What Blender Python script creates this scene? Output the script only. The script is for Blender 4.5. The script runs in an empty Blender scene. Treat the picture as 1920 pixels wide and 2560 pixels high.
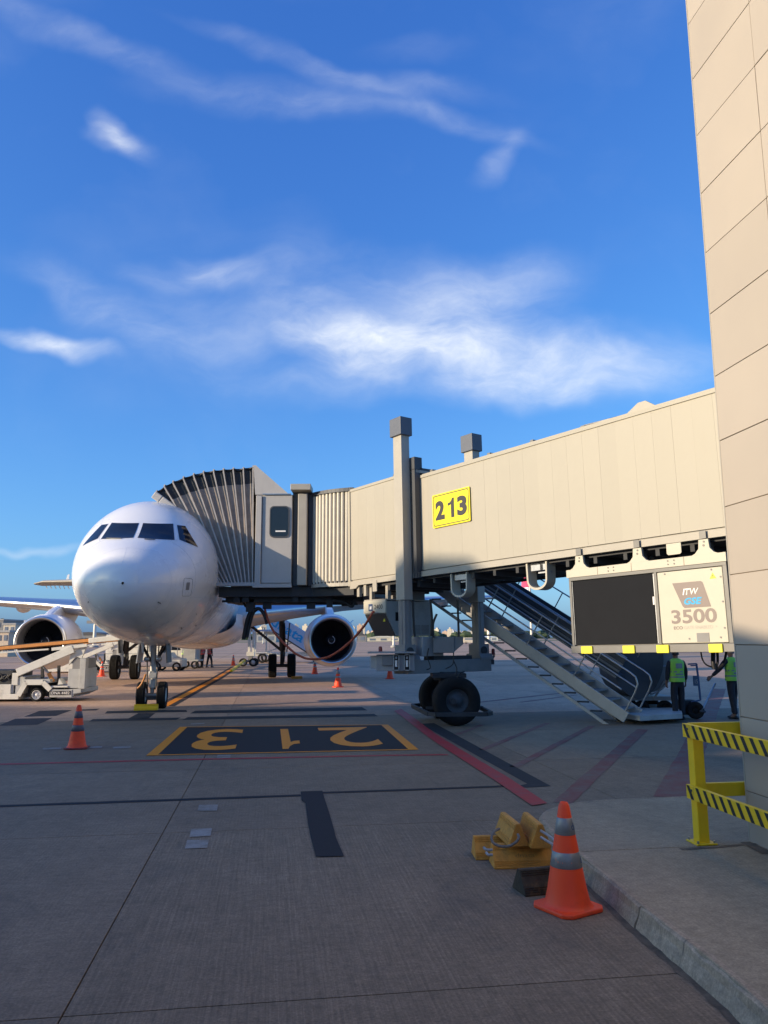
import bpy, math, random
from mathutils import Vector, Matrix, noise as mnoise
from mathutils.bvhtree import BVHTree
random.seed(7)
SC = bpy.context.scene
COL = SC.collection
PI = math.pi
R = math.radians

# ------------------------------------------------------------------ camera
CAM_H, FPX, PITCH, ROLL = 2.0, 1950.0, math.atan(315 / 1950.0), 0.005
FW = Vector((0, math.cos(PITCH), math.sin(PITCH)))
_r0, _u0 = Vector((1, 0, 0)), Vector((0, -math.sin(PITCH), math.cos(PITCH)))
RT = math.cos(ROLL) * _r0 - math.sin(ROLL) * _u0
UP = math.cos(ROLL) * _u0 + math.sin(ROLL) * _r0
CAMP = Vector((0, 0, CAM_H))
cd = bpy.data.cameras.new('camera')
cd.sensor_fit = 'VERTICAL'
cd.sensor_height = 24.0
cd.sensor_width = 18.0
cd.lens = FPX / 2560 * 24.0
cd.clip_start = 0.05
cd.clip_end = 20000
cam = bpy.data.objects.new('camera', cd)
COL.objects.link(cam)
mw = Matrix.Identity(4)
for i in range(3):
    mw[i][0], mw[i][1], mw[i][2] = RT[i], UP[i], -FW[i]
    mw[i][3] = CAMP[i]
cam.matrix_world = mw
SC.camera = cam

# ------------------------------------------------------------------ light
SUN_EL = R(13.2)
SUN_H = Vector((-0.92, -0.39, 0)).normalized()
SUN_DIR = Vector((SUN_H.x * math.cos(SUN_EL), SUN_H.y * math.cos(SUN_EL), math.sin(SUN_EL)))
sl = bpy.data.lights.new('sun', 'SUN')
sl.energy = 4.7
sl.angle = R(0.45)
sl.color = (1.0, 0.81, 0.58)
sun = bpy.data.objects.new('sun', sl)
COL.objects.link(sun)
sun.rotation_euler = SUN_DIR.to_track_quat('Z', 'Y').to_euler()
sun.location = SUN_DIR * 300

W = bpy.data.worlds.new('World')
SC.world = W
W.use_nodes = True
WN, WL = W.node_tree.nodes, W.node_tree.links
SC.view_settings.view_transform = 'Standard'
SC.view_settings.look = 'None'
SC.view_settings.exposure = 0.32
SC.view_settings.gamma = 1.0
SC.view_settings.use_curve_mapping = False


def build_world():
    for n in list(WN):
        WN.remove(n)
    out = WN.new('ShaderNodeOutputWorld')
    bg = WN.new('ShaderNodeBackground')
    WL.new(bg.outputs[0], out.inputs[0])
    sky = WN.new('ShaderNodeTexSky')
    sky.sky_type = 'NISHITA'
    sky.sun_disc = False
    sky.sun_elevation = SUN_EL
    sky.sun_rotation = math.atan2(SUN_H.x, SUN_H.y)
    sky.altitude = 700
    sky.air_density = 1.0
    sky.dust_density = 2.5
    sky.ozone_density = 2.2
    bg.inputs['Strength'].default_value = SKY_STRENGTH
    # clear dry air: a deeper blue than the plain model, the same all round the sky
    sc_ = SKY_STRENGTH * 2 ** SC.view_settings.exposure
    spl = WN.new('ShaderNodeSeparateColor')
    WL.new(sky.outputs[0], spl.inputs[0])
    cmbc = WN.new('ShaderNodeCombineColor')
    for i, (gain, pw) in enumerate(((0.80, 1.12), (1.13, 0.95), (1.38, 0.61))):
        p_ = WN.new('ShaderNodeMath')
        p_.operation = 'POWER'
        p_.inputs[1].default_value = pw
        WL.new(spl.outputs[i], p_.inputs[0])
        m_ = WN.new('ShaderNodeMath')
        m_.operation = 'MULTIPLY'
        m_.inputs[1].default_value = gain * sc_ ** (pw - 1)
        WL.new(p_.outputs[0], m_.inputs[0])
        WL.new(m_.outputs[0], cmbc.inputs[i])
    # ---- thin high clouds, laid out by direction of view
    geo = WN.new('ShaderNodeTexCoord')
    sep = WN.new('ShaderNodeSeparateXYZ')
    WL.new(geo.outputs['Generated'], sep.inputs[0])

    def M(op, a, b=None, c=None):
        n = WN.new('ShaderNodeMath')
        n.operation = op
        for i, v in enumerate((a, b, c)):
            if v is None:
                continue
            if isinstance(v, (int, float)):
                n.inputs[i].default_value = v
            else:
                WL.new(v, n.inputs[i])
        return n.outputs[0]

    def VM(op, a, b=None):
        n = WN.new('ShaderNodeVectorMath')
        n.operation = op
        for i, v in enumerate((a, b)):
            if v is None:
                continue
            if isinstance(v, tuple):
                n.inputs[i].default_value = v
            else:
                WL.new(v, n.inputs[i])
        return n
    dx = sep.outputs[0]
    dy = sep.outputs[1]
    dz = sep.outputs[2]
    dyc = M('MAXIMUM', M('ABSOLUTE', dy), 0.05)
    tx = M('DIVIDE', dx, dyc)
    tz = M('DIVIDE', dz, dyc)
    cmb = WN.new('ShaderNodeCombineXYZ')
    WL.new(tx, cmb.inputs[0])
    WL.new(tz, cmb.inputs[1])
    WL.new(M('SIGN', dy), cmb.inputs[2])
    base = cmb.outputs[0]
    # warp
    wn = WN.new('ShaderNodeTexNoise')
    wn.inputs['Scale'].default_value = 5.0
    wn.inputs['Detail'].default_value = 4.0
    WL.new(base, wn.inputs['Vector'])
    wv = VM('SCALE', VM('SUBTRACT', wn.outputs['Color'], (0.5, 0.5, 0.5)).outputs[0])
    wv.inputs['Scale'].default_value = 0.12
    warped = VM('ADD', base, wv.outputs[0]).outputs[0]

    def blob(cx, cz, rx, rz, rot, amp, soft=0.0):
        d = VM('SUBTRACT', warped, (cx, cz, 1.0)).outputs[0]
        vr = WN.new('ShaderNodeVectorRotate')
        vr.rotation_type = 'Z_AXIS'
        vr.inputs['Angle'].default_value = rot
        WL.new(d, vr.inputs['Vector'])
        s = VM('MULTIPLY', vr.outputs[0], (1 / rx, 1 / rz, 4.0)).outputs[0]
        ln = VM('LENGTH', s).outputs['Value']
        mr = WN.new('ShaderNodeMapRange')
        mr.interpolation_type = 'SMOOTHSTEP'
        mr.inputs['From Min'].default_value = soft
        mr.inputs['From Max'].default_value = 1.0
        mr.inputs['To Min'].default_value = amp
        mr.inputs['To Max'].default_value = 0.0
        WL.new(ln, mr.inputs['Value'])
        return mr.outputs[0]
    tot = None
    for a in CLOUDS:
        o = blob(*a)
        tot = o if tot is None else M('ADD', tot, o)
    # wispy texture stretched along the streaks
    mp = WN.new('ShaderNodeMapping')
    mp.inputs['Rotation'].default_value = (0, 0, R(20))
    mp.inputs['Scale'].default_value = (6.0, 13.0, 1)
    WL.new(warped, mp.inputs['Vector'])
    n1 = WN.new('ShaderNodeTexNoise')
    n1.inputs['Scale'].default_value = 1.0
    n1.inputs['Detail'].default_value = 9.0
    n1.inputs['Roughness'].default_value = 0.55
    n1.inputs['Distortion'].default_value = 0.35
    WL.new(mp.outputs[0], n1.inputs['Vector'])
    mr1 = WN.new('ShaderNodeMapRange')
    mr1.interpolation_type = 'SMOOTHSTEP'
    mr1.inputs['From Min'].default_value = 0.22
    mr1.inputs['From Max'].default_value = 0.78
    WL.new(n1.outputs['Fac'], mr1.inputs['Value'])
    # faint veil everywhere above the horizon
    n2 = WN.new('ShaderNodeTexNoise')
    n2.inputs['Scale'].default_value = 2.2
    n2.inputs['Detail'].default_value = 6.0
    WL.new(warped, n2.inputs['Vector'])
    mr2 = WN.new('ShaderNodeMapRange')
    mr2.inputs['From Min'].default_value = 0.5
    mr2.inputs['From Max'].default_value = 0.8
    mr2.inputs['To Max'].default_value = 0.10
    WL.new(n2.outputs['Fac'], mr2.inputs['Value'])
    mp3 = WN.new('ShaderNodeMapping')
    mp3.inputs['Rotation'].default_value = (0, 0, R(24))
    mp3.inputs['Scale'].default_value = (17.0, 40.0, 1)
    WL.new(warped, mp3.inputs['Vector'])
    n3 = WN.new('ShaderNodeTexNoise')
    n3.inputs['Scale'].default_value = 1.0
    n3.inputs['Detail'].default_value = 8.0
    n3.inputs['Roughness'].default_value = 0.68
    n3.inputs['Distortion'].default_value = 0.35
    WL.new(mp3.outputs[0], n3.inputs['Vector'])
    mr3 = WN.new('ShaderNodeMapRange')
    mr3.inputs['From Min'].default_value = 0.32
    mr3.inputs['From Max'].default_value = 0.70
    mr3.inputs['To Min'].default_value = 0.74
    mr3.inputs['To Max'].default_value = 1.18
    WL.new(n3.outputs['Fac'], mr3.inputs['Value'])
    tot = M('MULTIPLY', tot, mr3.outputs[0])
    dens = M('MULTIPLY', M('ADD', tot, mr2.outputs[0]), M('ADD', M('MULTIPLY', mr1.outputs[0], 1.0), 0.24))
    dens = M('MINIMUM', M('MULTIPLY', dens, M('GREATER_THAN', dz, 0.0)), 0.92)
    mix = WN.new('ShaderNodeMix')
    mix.data_type = 'RGBA'
    WL.new(dens, mix.inputs[0])
    WL.new(cmbc.outputs[0], mix.inputs[6])
    mix.inputs[7].default_value = CLOUD_COL
    WL.new(mix.outputs[2], bg.inputs['Color'])


SKY_STRENGTH = 0.12
CLOUD_COL = (7.0, 7.3, 7.6, 1)
#          tan az, tan el, rx, rz, rot, strength
CLOUDS = [(-0.060, 0.400, 0.110, 0.045, 0.10, 0.52), (0.030, 0.388, 0.19, 0.060, 0.1, 0.43),
          (0.150, 0.372, 0.26, 0.080, 0.12, 0.40), (0.280, 0.355, 0.26, 0.075, 0.05, 0.29),
          (0.110, 0.440, 0.22, 0.085, -0.2, 0.29), (-0.110, 0.450, 0.15, 0.055, 0.4, 0.22),
          (0.02, 0.47, 0.26, 0.07, 0.2, 0.14), (0.18, 0.325, 0.20, 0.035, 0.05, 0.26),
          (-0.235, 0.492, 0.080, 0.030, 0.30, 0.40), (-0.30, 0.488, 0.10, 0.03, 0.1, 0.15),
          (-0.450, 0.390, 0.130, 0.024, 0.22, 0.64), (-0.40, 0.450, 0.18, 0.045, 0.50, 0.22),
          (-0.20, 0.40, 0.26, 0.10, 0.1, 0.14), (-0.05, 0.34, 0.24, 0.04, 0.0, 0.14),
          (-0.378, 0.712, 0.055, 0.028, 0.75, 0.31),
          (-0.360, 0.690, 0.075, 0.030, 0.35, 0.22),
          (-0.42, 0.862, 0.26, 0.035, 0.42, 0.15), (-0.13, 0.762, 0.28, 0.045, 0.12, 0.15),
          (0.11, 0.715, 0.18, 0.026, 0.28, 0.17), (0.172, 0.660, 0.075, 0.026, -0.75, 0.19),
          (-0.12, 0.825, 0.24, 0.026, 0.40, 0.13), (0.05, 0.775, 0.20, 0.03, 0.18, 0.10),
          (-0.455, 0.122, 0.10, 0.010, 0.03, 0.26), (0.06, 0.83, 0.1, 0.03, 0.1, 0.05)]
build_world()


# ------------------------------------------------------------------ points in the place
def ray(x, y):
    return FW + RT * ((x - 960) / FPX) - UP * ((y - 1280) / FPX)


def G(x, y, z=0.0):
    d = ray(x, y)
    return CAMP + d * ((z - CAM_H) / d.z)


def P(x, y, Y):
    d = ray(x, y)
    return CAMP + d * (Y / d.y)


def PL(x, y, p0, n):
    d = ray(x, y)
    return CAMP + d * ((Vector(p0) - CAMP).dot(n) / d.dot(n))


# apron axes: AX runs away from the terminal along the stand, BX to the right
YAW = math.atan(0.1455)
AX = Vector((-math.sin(YAW), math.cos(YAW), 0))
BX = Vector((math.cos(YAW), math.sin(YAW), 0))
ZV = Vector((0, 0, 1))


def frame(o, x, y, z):
    m = Matrix.Identity(4)
    for i in range(3):
        m[i][0], m[i][1], m[i][2], m[i][3] = x[i], y[i], z[i], o[i]
    return m


# ------------------------------------------------------------------ materials
MATS = {}


def mat(name, col, rough=0.6, metal=0.0, var=0.10, vscale=3.0, bump=0.0, bscale=40.0, coat=0.0, streak=0.0,
        dirt=None, dirt_amt=0.0, spec=0.5, emit=None, rand=0.0):
    m = bpy.data.materials.new(name)
    m.use_nodes = True
    nt = m.node_tree
    N, L = nt.nodes, nt.links
    b = N['Principled BSDF']
    b.inputs['Roughness'].default_value = rough
    b.inputs['Metallic'].default_value = metal
    b.inputs['Specular IOR Level'].default_value = spec
    if coat:
        b.inputs['Coat Weight'].default_value = coat
        b.inputs['Coat Roughness'].default_value = 0.06
    tc = N.new('ShaderNodeTexCoord')
    nz = N.new('ShaderNodeTexNoise')
    nz.inputs['Scale'].default_value = vscale
    nz.inputs['Detail'].default_value = 6
    nz.inputs['Roughness'].default_value = 0.6
    L.new(tc.outputs['Object'], nz.inputs['Vector'])
    mr = N.new('ShaderNodeMapRange')
    mr.inputs['From Min'].default_value = 0.3
    mr.inputs['From Max'].default_value = 0.7
    mr.inputs['To Min'].default_value = 1 - var
    mr.inputs['To Max'].default_value = 1 + var
    L.new(nz.outputs['Fac'], mr.inputs['Value'])
    mx = N.new('ShaderNodeMix')
    mx.data_type = 'RGBA'
    mx.blend_type = 'MULTIPLY'
    mx.inputs[0].default_value = 1.0
    mx.inputs[6].default_value = (*col, 1)
    L.new(mr.outputs[0], mx.inputs[7])
    last = mx.outputs[2]
    if rand:
        oi = N.new('ShaderNodeObjectInfo')
        rr = N.new('ShaderNodeMapRange')
        rr.inputs['To Min'].default_value = 1 - rand
        rr.inputs['To Max'].default_value = 1 + rand
        L.new(oi.outputs['Random'], rr.inputs['Value'])
        mr_ = N.new('ShaderNodeMix')
        mr_.data_type = 'RGBA'
        mr_.blend_type = 'MULTIPLY'
        mr_.inputs[0].default_value = 1.0
        L.new(last, mr_.inputs[6])
        L.new(rr.outputs[0], mr_.inputs[7])
        last = mr_.outputs[2]
    if dirt or streak:
        mp = N.new('ShaderNodeMapping')
        mp.inputs['Scale'].default_value = (3.0, 3.0, 0.35) if streak else (1, 1, 1)
        L.new(tc.outputs['Object'], mp.inputs['Vector'])
        n2 = N.new('ShaderNodeTexNoise')
        n2.inputs['Scale'].default_value = 2.3
        n2.inputs['Detail'].default_value = 8
        n2.inputs['Roughness'].default_value = 0.7
        L.new(mp.outputs[0], n2.inputs['Vector'])
        r2 = N.new('ShaderNodeMapRange')
        r2.inputs['From Min'].default_value = 0.52
        r2.inputs['From Max'].default_value = 0.78
        r2.inputs['To Max'].default_value = dirt_amt or streak
        L.new(n2.outputs['Fac'], r2.inputs['Value'])
        m2 = N.new('ShaderNodeMix')
        m2.data_type = 'RGBA'
        L.new(r2.outputs[0], m2.inputs[0])
        L.new(last, m2.inputs[6])
        m2.inputs[7].default_value = (*(dirt or (0.10, 0.085, 0.07)), 1)
        last = m2.outputs[2]
        r3 = N.new('ShaderNodeMapRange')
        r3.inputs['To Min'].default_value = max(0.04, rough - 0.05)
        r3.inputs['To Max'].default_value = min(1.0, rough + 0.18)
        L.new(nz.outputs['Fac'], r3.inputs['Value'])
        L.new(r3.outputs[0], b.inputs['Roughness'])
    L.new(last, b.inputs['Base Color'])
    if emit:
        b.inputs['Emission Color'].default_value = (*col, 1)
        b.inputs['Emission Strength'].default_value = emit
    if bump:
        nb = N.new('ShaderNodeTexNoise')
        nb.inputs['Scale'].default_value = bscale
        nb.inputs['Detail'].default_value = 4
        L.new(tc.outputs['Object'], nb.inputs['Vector'])
        bp = N.new('ShaderNodeBump')
        bp.inputs['Strength'].default_value = bump
        bp.inputs['Distance'].default_value = 0.02
        L.new(nb.outputs['Fac'], bp.inputs['Height'])
        L.new(bp.outputs[0], b.inputs['Normal'])
    MATS[name] = m
    return m


M_ = {}


def defmats():
    a = M_
    a['white_paint'] = mat('aircraft_white', (0.80, 0.80, 0.79), 0.22, var=0.02, vscale=0.5, coat=0.35, dirt=(0.55, 0.53, 0.50), dirt_amt=0.05)
    a['nacelle'] = mat('nacelle_white', (0.74, 0.75, 0.77), 0.25, var=0.03, coat=0.3, dirt=(0.4, 0.38, 0.36), dirt_amt=0.15)
    a['wing_grey'] = mat('wing_grey', (0.50, 0.52, 0.54), 0.38, var=0.05, vscale=1.0, dirt=(0.25, 0.24, 0.23), dirt_amt=0.25)
    a['bare_metal'] = mat('bare_metal', (0.70, 0.69, 0.67), 0.34, 1.0, var=0.04)
    a['steel'] = mat('brushed_steel', (0.42, 0.42, 0.43), 0.38, 0.9, var=0.12, vscale=9)
    a['duct'] = mat('engine_duct', (0.24, 0.245, 0.26), 0.45, 0.3, var=0.1)
    a['fan'] = mat('fan_titanium', (0.06, 0.064, 0.075), 0.35, 0.6, var=0.15)
    a['black'] = mat('black_part', (0.018, 0.018, 0.020), 0.55, var=0.2)
    a['rubber'] = mat('tyre_rubber', (0.013, 0.013, 0.014), 0.8, var=0.25, vscale=14, bump=0.2, dirt=(0.06, 0.055, 0.05), dirt_amt=0.35, spec=0.3)
    a['glass'] = mat('cockpit_glass', (0.010, 0.013, 0.020), 0.05, var=0.02, spec=0.5)
    a['gear'] = mat('gear_metal', (0.52, 0.52, 0.50), 0.42, 0.25, var=0.12, vscale=7, dirt=(0.06, 0.05, 0.045), dirt_amt=0.7)
    a['gear_dark'] = mat('gear_dark', (0.07, 0.072, 0.078), 0.5, 0.2, var=0.2, vscale=7)
    a['beige'] = mat('bridge_beige', (0.378, 0.35, 0.287), 0.48, var=0.03, vscale=1.4, streak=0.18, rand=0.022, dirt=(0.34, 0.30, 0.23))
    a['beige2'] = mat('bridge_trim', (0.38, 0.352, 0.297), 0.45, var=0.05, vscale=2.0, dirt=(0.26, 0.22, 0.17), dirt_amt=0.25)
    a['cream'] = mat('unit_cream', (0.50, 0.47, 0.38), 0.42, var=0.03, dirt=(0.4, 0.36, 0.28), dirt_amt=0.12)
    a['grey_paint'] = mat('grey_paint', (0.35, 0.345, 0.335), 0.5, var=0.08, vscale=3, dirt=(0.12, 0.11, 0.10), dirt_amt=0.4)
    a['mid_grey'] = mat('mid_grey', (0.22, 0.215, 0.21), 0.5, var=0.08, vscale=3, dirt=(0.08, 0.075, 0.07), dirt_amt=0.4)
    a['stair_grey'] = mat('stair_grey', (0.46, 0.445, 0.42), 0.5, var=0.07, vscale=3, dirt=(0.2, 0.18, 0.16), dirt_amt=0.35)
    a['dark_grey'] = mat('dark_grey', (0.055, 0.06, 0.07), 0.55, var=0.12)
    a['column_cap'] = mat('column_cap_grey', (0.105, 0.115, 0.14), 0.5, var=0.05)
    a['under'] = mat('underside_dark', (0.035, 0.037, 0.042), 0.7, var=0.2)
    a['hood'] = mat('hood_fabric', (0.29, 0.245, 0.21), 0.62, var=0.22, vscale=5, bump=0.5, bscale=9, dirt=(0.30, 0.26, 0.22), dirt_amt=0.45)
    a['hood_rib'] = mat('hood_rib', (0.42, 0.385, 0.35), 0.5, var=0.15)
    a['hood_top'] = mat('hood_top_fabric', (0.028, 0.028, 0.032), 0.6, var=0.3, bump=0.6, bscale=12)
    a['cab'] = mat('cab_grey', (0.42, 0.405, 0.385), 0.45, var=0.04, streak=0.15, dirt=(0.22, 0.2, 0.18))
    a['slat'] = mat('curtain_slat', (0.50, 0.46, 0.38), 0.42, var=0.06)
    a['panel_dark'] = mat('grille_dark', (0.016, 0.017, 0.020), 0.85, var=0.06, spec=0.12)
    a['frame_grey'] = mat('unit_frame', (0.17, 0.165, 0.155), 0.45, 0.2, var=0.08)
    a['yellow'] = mat('safety_yellow', (0.86, 0.56, 0.010), 0.42, var=0.07, vscale=6, dirt=(0.25, 0.17, 0.03), dirt_amt=0.4)
    a['sign_yellow'] = mat('sign_yellow', (0.84, 0.70, 0.010), 0.4, var=0.03)
    a['bumper_yellow'] = mat('bumper_yellow', (0.80, 0.72, 0.05), 0.4, var=0.05)
    a['chock'] = mat('chock_yellow', (0.58, 0.26, 0.04), 0.65, var=0.22, vscale=18, bump=0.25, bscale=60, dirt=(0.05, 0.035, 0.02), dirt_amt=0.75)
    a['chock_old'] = mat('chock_worn', (0.05, 0.036, 0.022), 0.75, var=0.5, vscale=9, bump=0.4, bscale=50, dirt=(0.40, 0.22, 0.05), dirt_amt=0.75)
    a['rope'] = mat('rope', (0.20, 0.175, 0.155), 0.9, var=0.25, vscale=60, bump=0.6, bscale=180)
    a['rope_white'] = mat('rope_white', (0.40, 0.39, 0.40), 0.85, var=0.2, vscale=60, bump=0.6, bscale=180)
    a['cone'] = mat('cone_orange', (1.0, 0.075, 0.014), 0.48, var=0.07, vscale=7, dirt=(0.26, 0.05, 0.03), dirt_amt=0.6)
    a['cone_dull'] = mat('cone_red_base', (0.22, 0.035, 0.03), 0.6, var=0.15, vscale=7)
    a['reflect'] = mat('reflective_band', (0.27, 0.265, 0.26), 0.35, 0.35, var=0.12, vscale=22, dirt=(0.13, 0.13, 0.15), dirt_amt=0.6)
    a['reflect_dark'] = mat('reflective_band_dark', (0.12, 0.10, 0.11), 0.45, 0.2, var=0.12)
    a['tape_black'] = mat('tape_black', (0.018, 0.018, 0.02), 0.5, var=0.15)
    a['ink_brown'] = mat('print_taupe', (0.23, 0.185, 0.165), 0.5, var=0.02)
    a['ink_black'] = mat('print_black', (0.028, 0.026, 0.03), 0.5, var=0.02)
    a['ink_blue'] = mat('print_blue', (0.02, 0.37, 0.70), 0.5, var=0.02)
    a['ink_white'] = mat('print_white', (0.82, 0.80, 0.76), 0.5, var=0.02)
    a['ink_navy'] = mat('print_navy', (0.05, 0.09, 0.19), 0.5, var=0.02)
    a['ink_grey'] = mat('print_grey', (0.42, 0.38, 0.34), 0.5, var=0.02)
    a['cable_red'] = mat('cable_orange', (0.50, 0.10, 0.045), 0.5, var=0.1)
    a['cable'] = mat('cable_black', (0.015, 0.015, 0.017), 0.5, var=0.1)
    a['strap'] = mat('strap_cream', (0.46, 0.43, 0.36), 0.5, var=0.06)
    a['beacon'] = mat('beacon_red', (0.20, 0.028, 0.015), 0.25, var=0.05)
    a['loader'] = mat('loader_white', (0.66, 0.64, 0.57), 0.42, var=0.06, dirt=(0.2, 0.17, 0.13), dirt_amt=0.5)
    a['loader_grey'] = mat('loader_grey', (0.42, 0.42, 0.40), 0.45, var=0.08, dirt=(0.16, 0.14, 0.12), dirt_amt=0.5)
    a['belt_orange'] = mat('belt_orange', (0.62, 0.25, 0.06), 0.5, var=0.12, vscale=8)
    a['rim'] = mat('rim_white', (0.62, 0.62, 0.62), 0.4, 0.1, var=0.08, dirt=(0.15, 0.13, 0.12), dirt_amt=0.4)
    a['vest'] = mat('vest_lime', (0.27, 0.62, 0.07), 0.55, var=0.06, vscale=9)
    a['vest_lit'] = mat('vest_lime_sunlit', (0.50, 0.78, 0.08), 0.55, var=0.06, vscale=9)  # brighter copy of the lime vest, sunlight put into the colour
    a['vest_red'] = mat('vest_red', (0.62, 0.06, 0.05), 0.6, var=0.1, vscale=9)
    a['stripe_grey'] = mat('vest_stripe', (0.20, 0.24, 0.25), 0.4, var=0.05)
    a['cloth'] = mat('cloth_navy', (0.018, 0.02, 0.028), 0.85, var=0.25, vscale=10)
    a['skin'] = mat('skin_brown', (0.22, 0.125, 0.085), 0.5, var=0.08, vscale=12)
    a['hair'] = mat('hair_black', (0.012, 0.010, 0.010), 0.6, var=0.2)
    a['hair_grey'] = mat('hair_short_grey', (0.10, 0.085, 0.075), 0.6, var=0.2)
    a['panel_blue'] = mat('stairs_blue', (0.50, 0.58, 0.72), 0.45, var=0.04)
    a['tail_red'] = mat('tail_red', (0.72, 0.06, 0.11), 0.35, var=0.04)
    a['pole_white'] = mat('pole_white', (0.70, 0.67, 0.58), 0.45, var=0.06, dirt=(0.25, 0.2, 0.14), dirt_amt=0.4)
    a['building_cream'] = mat('far_cream', (0.62, 0.55, 0.43), 0.8, var=0.08, vscale=0.1)
    a['tower_a'] = mat('tower_pale', (0.66, 0.60, 0.50), 0.85, var=0.05, vscale=0.02)
    a['tower_b'] = mat('tower_tan', (0.58, 0.47, 0.36), 0.85, var=0.05, vscale=0.02)
    a['tower_c'] = mat('tower_grey', (0.50, 0.52, 0.55), 0.85, var=0.05, vscale=0.02)
    a['far_window'] = mat('far_window', (0.16, 0.19, 0.24), 0.4, var=0.1, vscale=0.05)
    a['roof_dark'] = mat('hangar_roof', (0.07, 0.07, 0.075), 0.7, var=0.15, vscale=0.2)
    a['foliage'] = mat('foliage', (0.050, 0.075, 0.032), 0.8, var=0.45, vscale=0.35)
    a['trunk'] = mat('trunk', (0.12, 0.09, 0.06), 0.9, var=0.2)
    a['terminal'] = mat('terminal_cladding', (0.56, 0.54, 0.50), 0.6, var=0.05, vscale=0.3)
    a['window_dark'] = mat('terminal_glass', (0.03, 0.04, 0.05), 0.08, var=0.05)
    a['seal'] = mat('joint_seal', (0.26, 0.205, 0.15), 0.8, var=0.1)


defmats()


# ------------------------------------------------------------------ mesh helpers
class MB:
    """collects shapes; build() links them as ONE mesh object"""

    def __init__(self):
        self.v, self.f, self.mi, self.sm = [], [], [], []
        self.mx = None
        self.m = 0
        self.s = False

    def add(self, vs, fs):
        o = len(self.v)
        if self.mx is not None:
            vs = [self.mx @ Vector(p) for p in vs]
        self.v += [tuple(p) for p in vs]
        self.f += [tuple(i + o for i in q) for q in fs]
        self.mi += [self.m] * len(fs)
        self.sm += [self.s] * len(fs)
        return self

    def box(self, c, s, rot=None):
        hx, hy, hz = s[0] / 2, s[1] / 2, s[2] / 2
        vs = [Vector((x, y, z)) for z in (-hz, hz) for y in (-hy, hy) for x in (-hx, hx)]
        if rot is not None:
            vs = [rot @ p for p in vs]
        vs = [p + Vector(c) for p in vs]
        return self.add(vs, [(0, 2, 3, 1), (4, 5, 7, 6), (0, 1, 5, 4), (2, 6, 7, 3), (0, 4, 6, 2), (1, 3, 7, 5)])

    def box2(self, a, b):
        return self.box([(a[i] + b[i]) / 2 for i in range(3)], [abs(b[i] - a[i]) for i in range(3)])

    def bar(self, p0, p1, w, h, up=(0, 0, 1)):
        """rectangular bar from p0 to p1; w across, h along up"""
        p0, p1 = Vector(p0), Vector(p1)
        d = (p1 - p0).normalized()
        u = Vector(up)
        s = d.cross(u)
        if s.length < 1e-5:
            u = Vector((0, 1, 0))
            s = d.cross(u)
        s.normalize()
        u = s.cross(d)
        vs = []
        for p in (p0, p1):
            for a, b in ((-1, -1), (1, -1), (1, 1), (-1, 1)):
                vs.append(p + s * (a * w / 2) + u * (b * h / 2))
        return self.add(vs, [(0, 1, 2, 3), (7, 6, 5, 4), (0, 4, 5, 1), (1, 5, 6, 2), (2, 6, 7, 3), (3, 7, 4, 0)])

    def tube(self, pts, r, n=8, caps=True, closed=False):
        pts = [Vector(p) for p in pts]
        rr = r if isinstance(r, (list, tuple)) else [r] * len(pts)
        k = len(pts)
        vs, fs = [], []
        prev = None
        for i, p in enumerate(pts):
            if closed:
                d = pts[(i + 1) % k] - pts[i - 1]
            else:
                d = pts[min(i + 1, k - 1)] - pts[max(i - 1, 0)]
            d.normalize()
            if prev is None:
                a = Vector((0, 0, 1)) if abs(d.z) < 0.9 else Vector((1, 0, 0))
                s = d.cross(a).normalized()
            else:
                s = prev - d * prev.dot(d)
                if s.length < 1e-6:
                    s = d.orthogonal()
                s.normalize()
            prev = s
            t = d.cross(s)
            for j in range(n):
                an = 2 * PI * j / n
                vs.append(p + (s * math.cos(an) + t * math.sin(an)) * rr[i])
        last = k if closed else k - 1
        for i in range(last):
            for j in range(n):
                a, b = i * n + j, i * n + (j + 1) % n
                c, d2 = ((i + 1) % k) * n + (j + 1) % n, ((i + 1) % k) * n + j
                fs.append((a, b, c, d2))
        so = self.s
        self.s = n > 5
        self.add(vs, fs)
        self.s = so
        if caps and not closed:
            self.add(vs[:n], [tuple(range(n))[::-1]])
            self.add(vs[-n:], [tuple(range(n))])
        return self

    def cyl(self, p0, p1, r0, r1=None, n=16, caps=True):
        return self.tube([p0, p1], [r0, r0 if r1 is None else r1], n, caps)

    def lathe(self, prof, n=32, o=(0, 0, 0), ax=(0, 0, 1), closed=False):
        """prof: (radius, distance along axis)"""
        ax = Vector(ax).normalized()
        s = ax.orthogonal().normalized()
        t = ax.cross(s)
        vs, fs = [], []
        k = len(prof)
        for r, h in prof:
            for j in range(n):
                an = 2 * PI * j / n
                vs.append(Vector(o) + ax * h + (s * math.cos(an) + t * math.sin(an)) * max(r, 1e-4))
        for i in range(k if closed else k - 1):
            for j in range(n):
                i2 = (i + 1) % k
                fs.append((i * n + j, i * n + (j + 1) % n, i2 * n + (j + 1) % n, i2 * n + j))
        so = self.s
        self.s = True
        self.add(vs, fs)
        self.s = so
        return self

    def prism(self, poly, a, b, fr=None):
        """poly: 2D outline (x, z) extruded along y from a to b"""
        n = len(poly)
        vs = [Vector((x, a, z)) for x, z in poly] + [Vector((x, b, z)) for x, z in poly]
        if fr is not None:
            vs = [fr @ p for p in vs]
        fs = [tuple(range(n))[::-1], tuple(range(n, 2 * n))]
        for i in range(n):
            j = (i + 1) % n
            fs.append((i, j, n + j, n + i))
        return self.add(vs, fs)

    def poly(self, pts):
        return self.add(pts, [tuple(range(len(pts)))])

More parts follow.
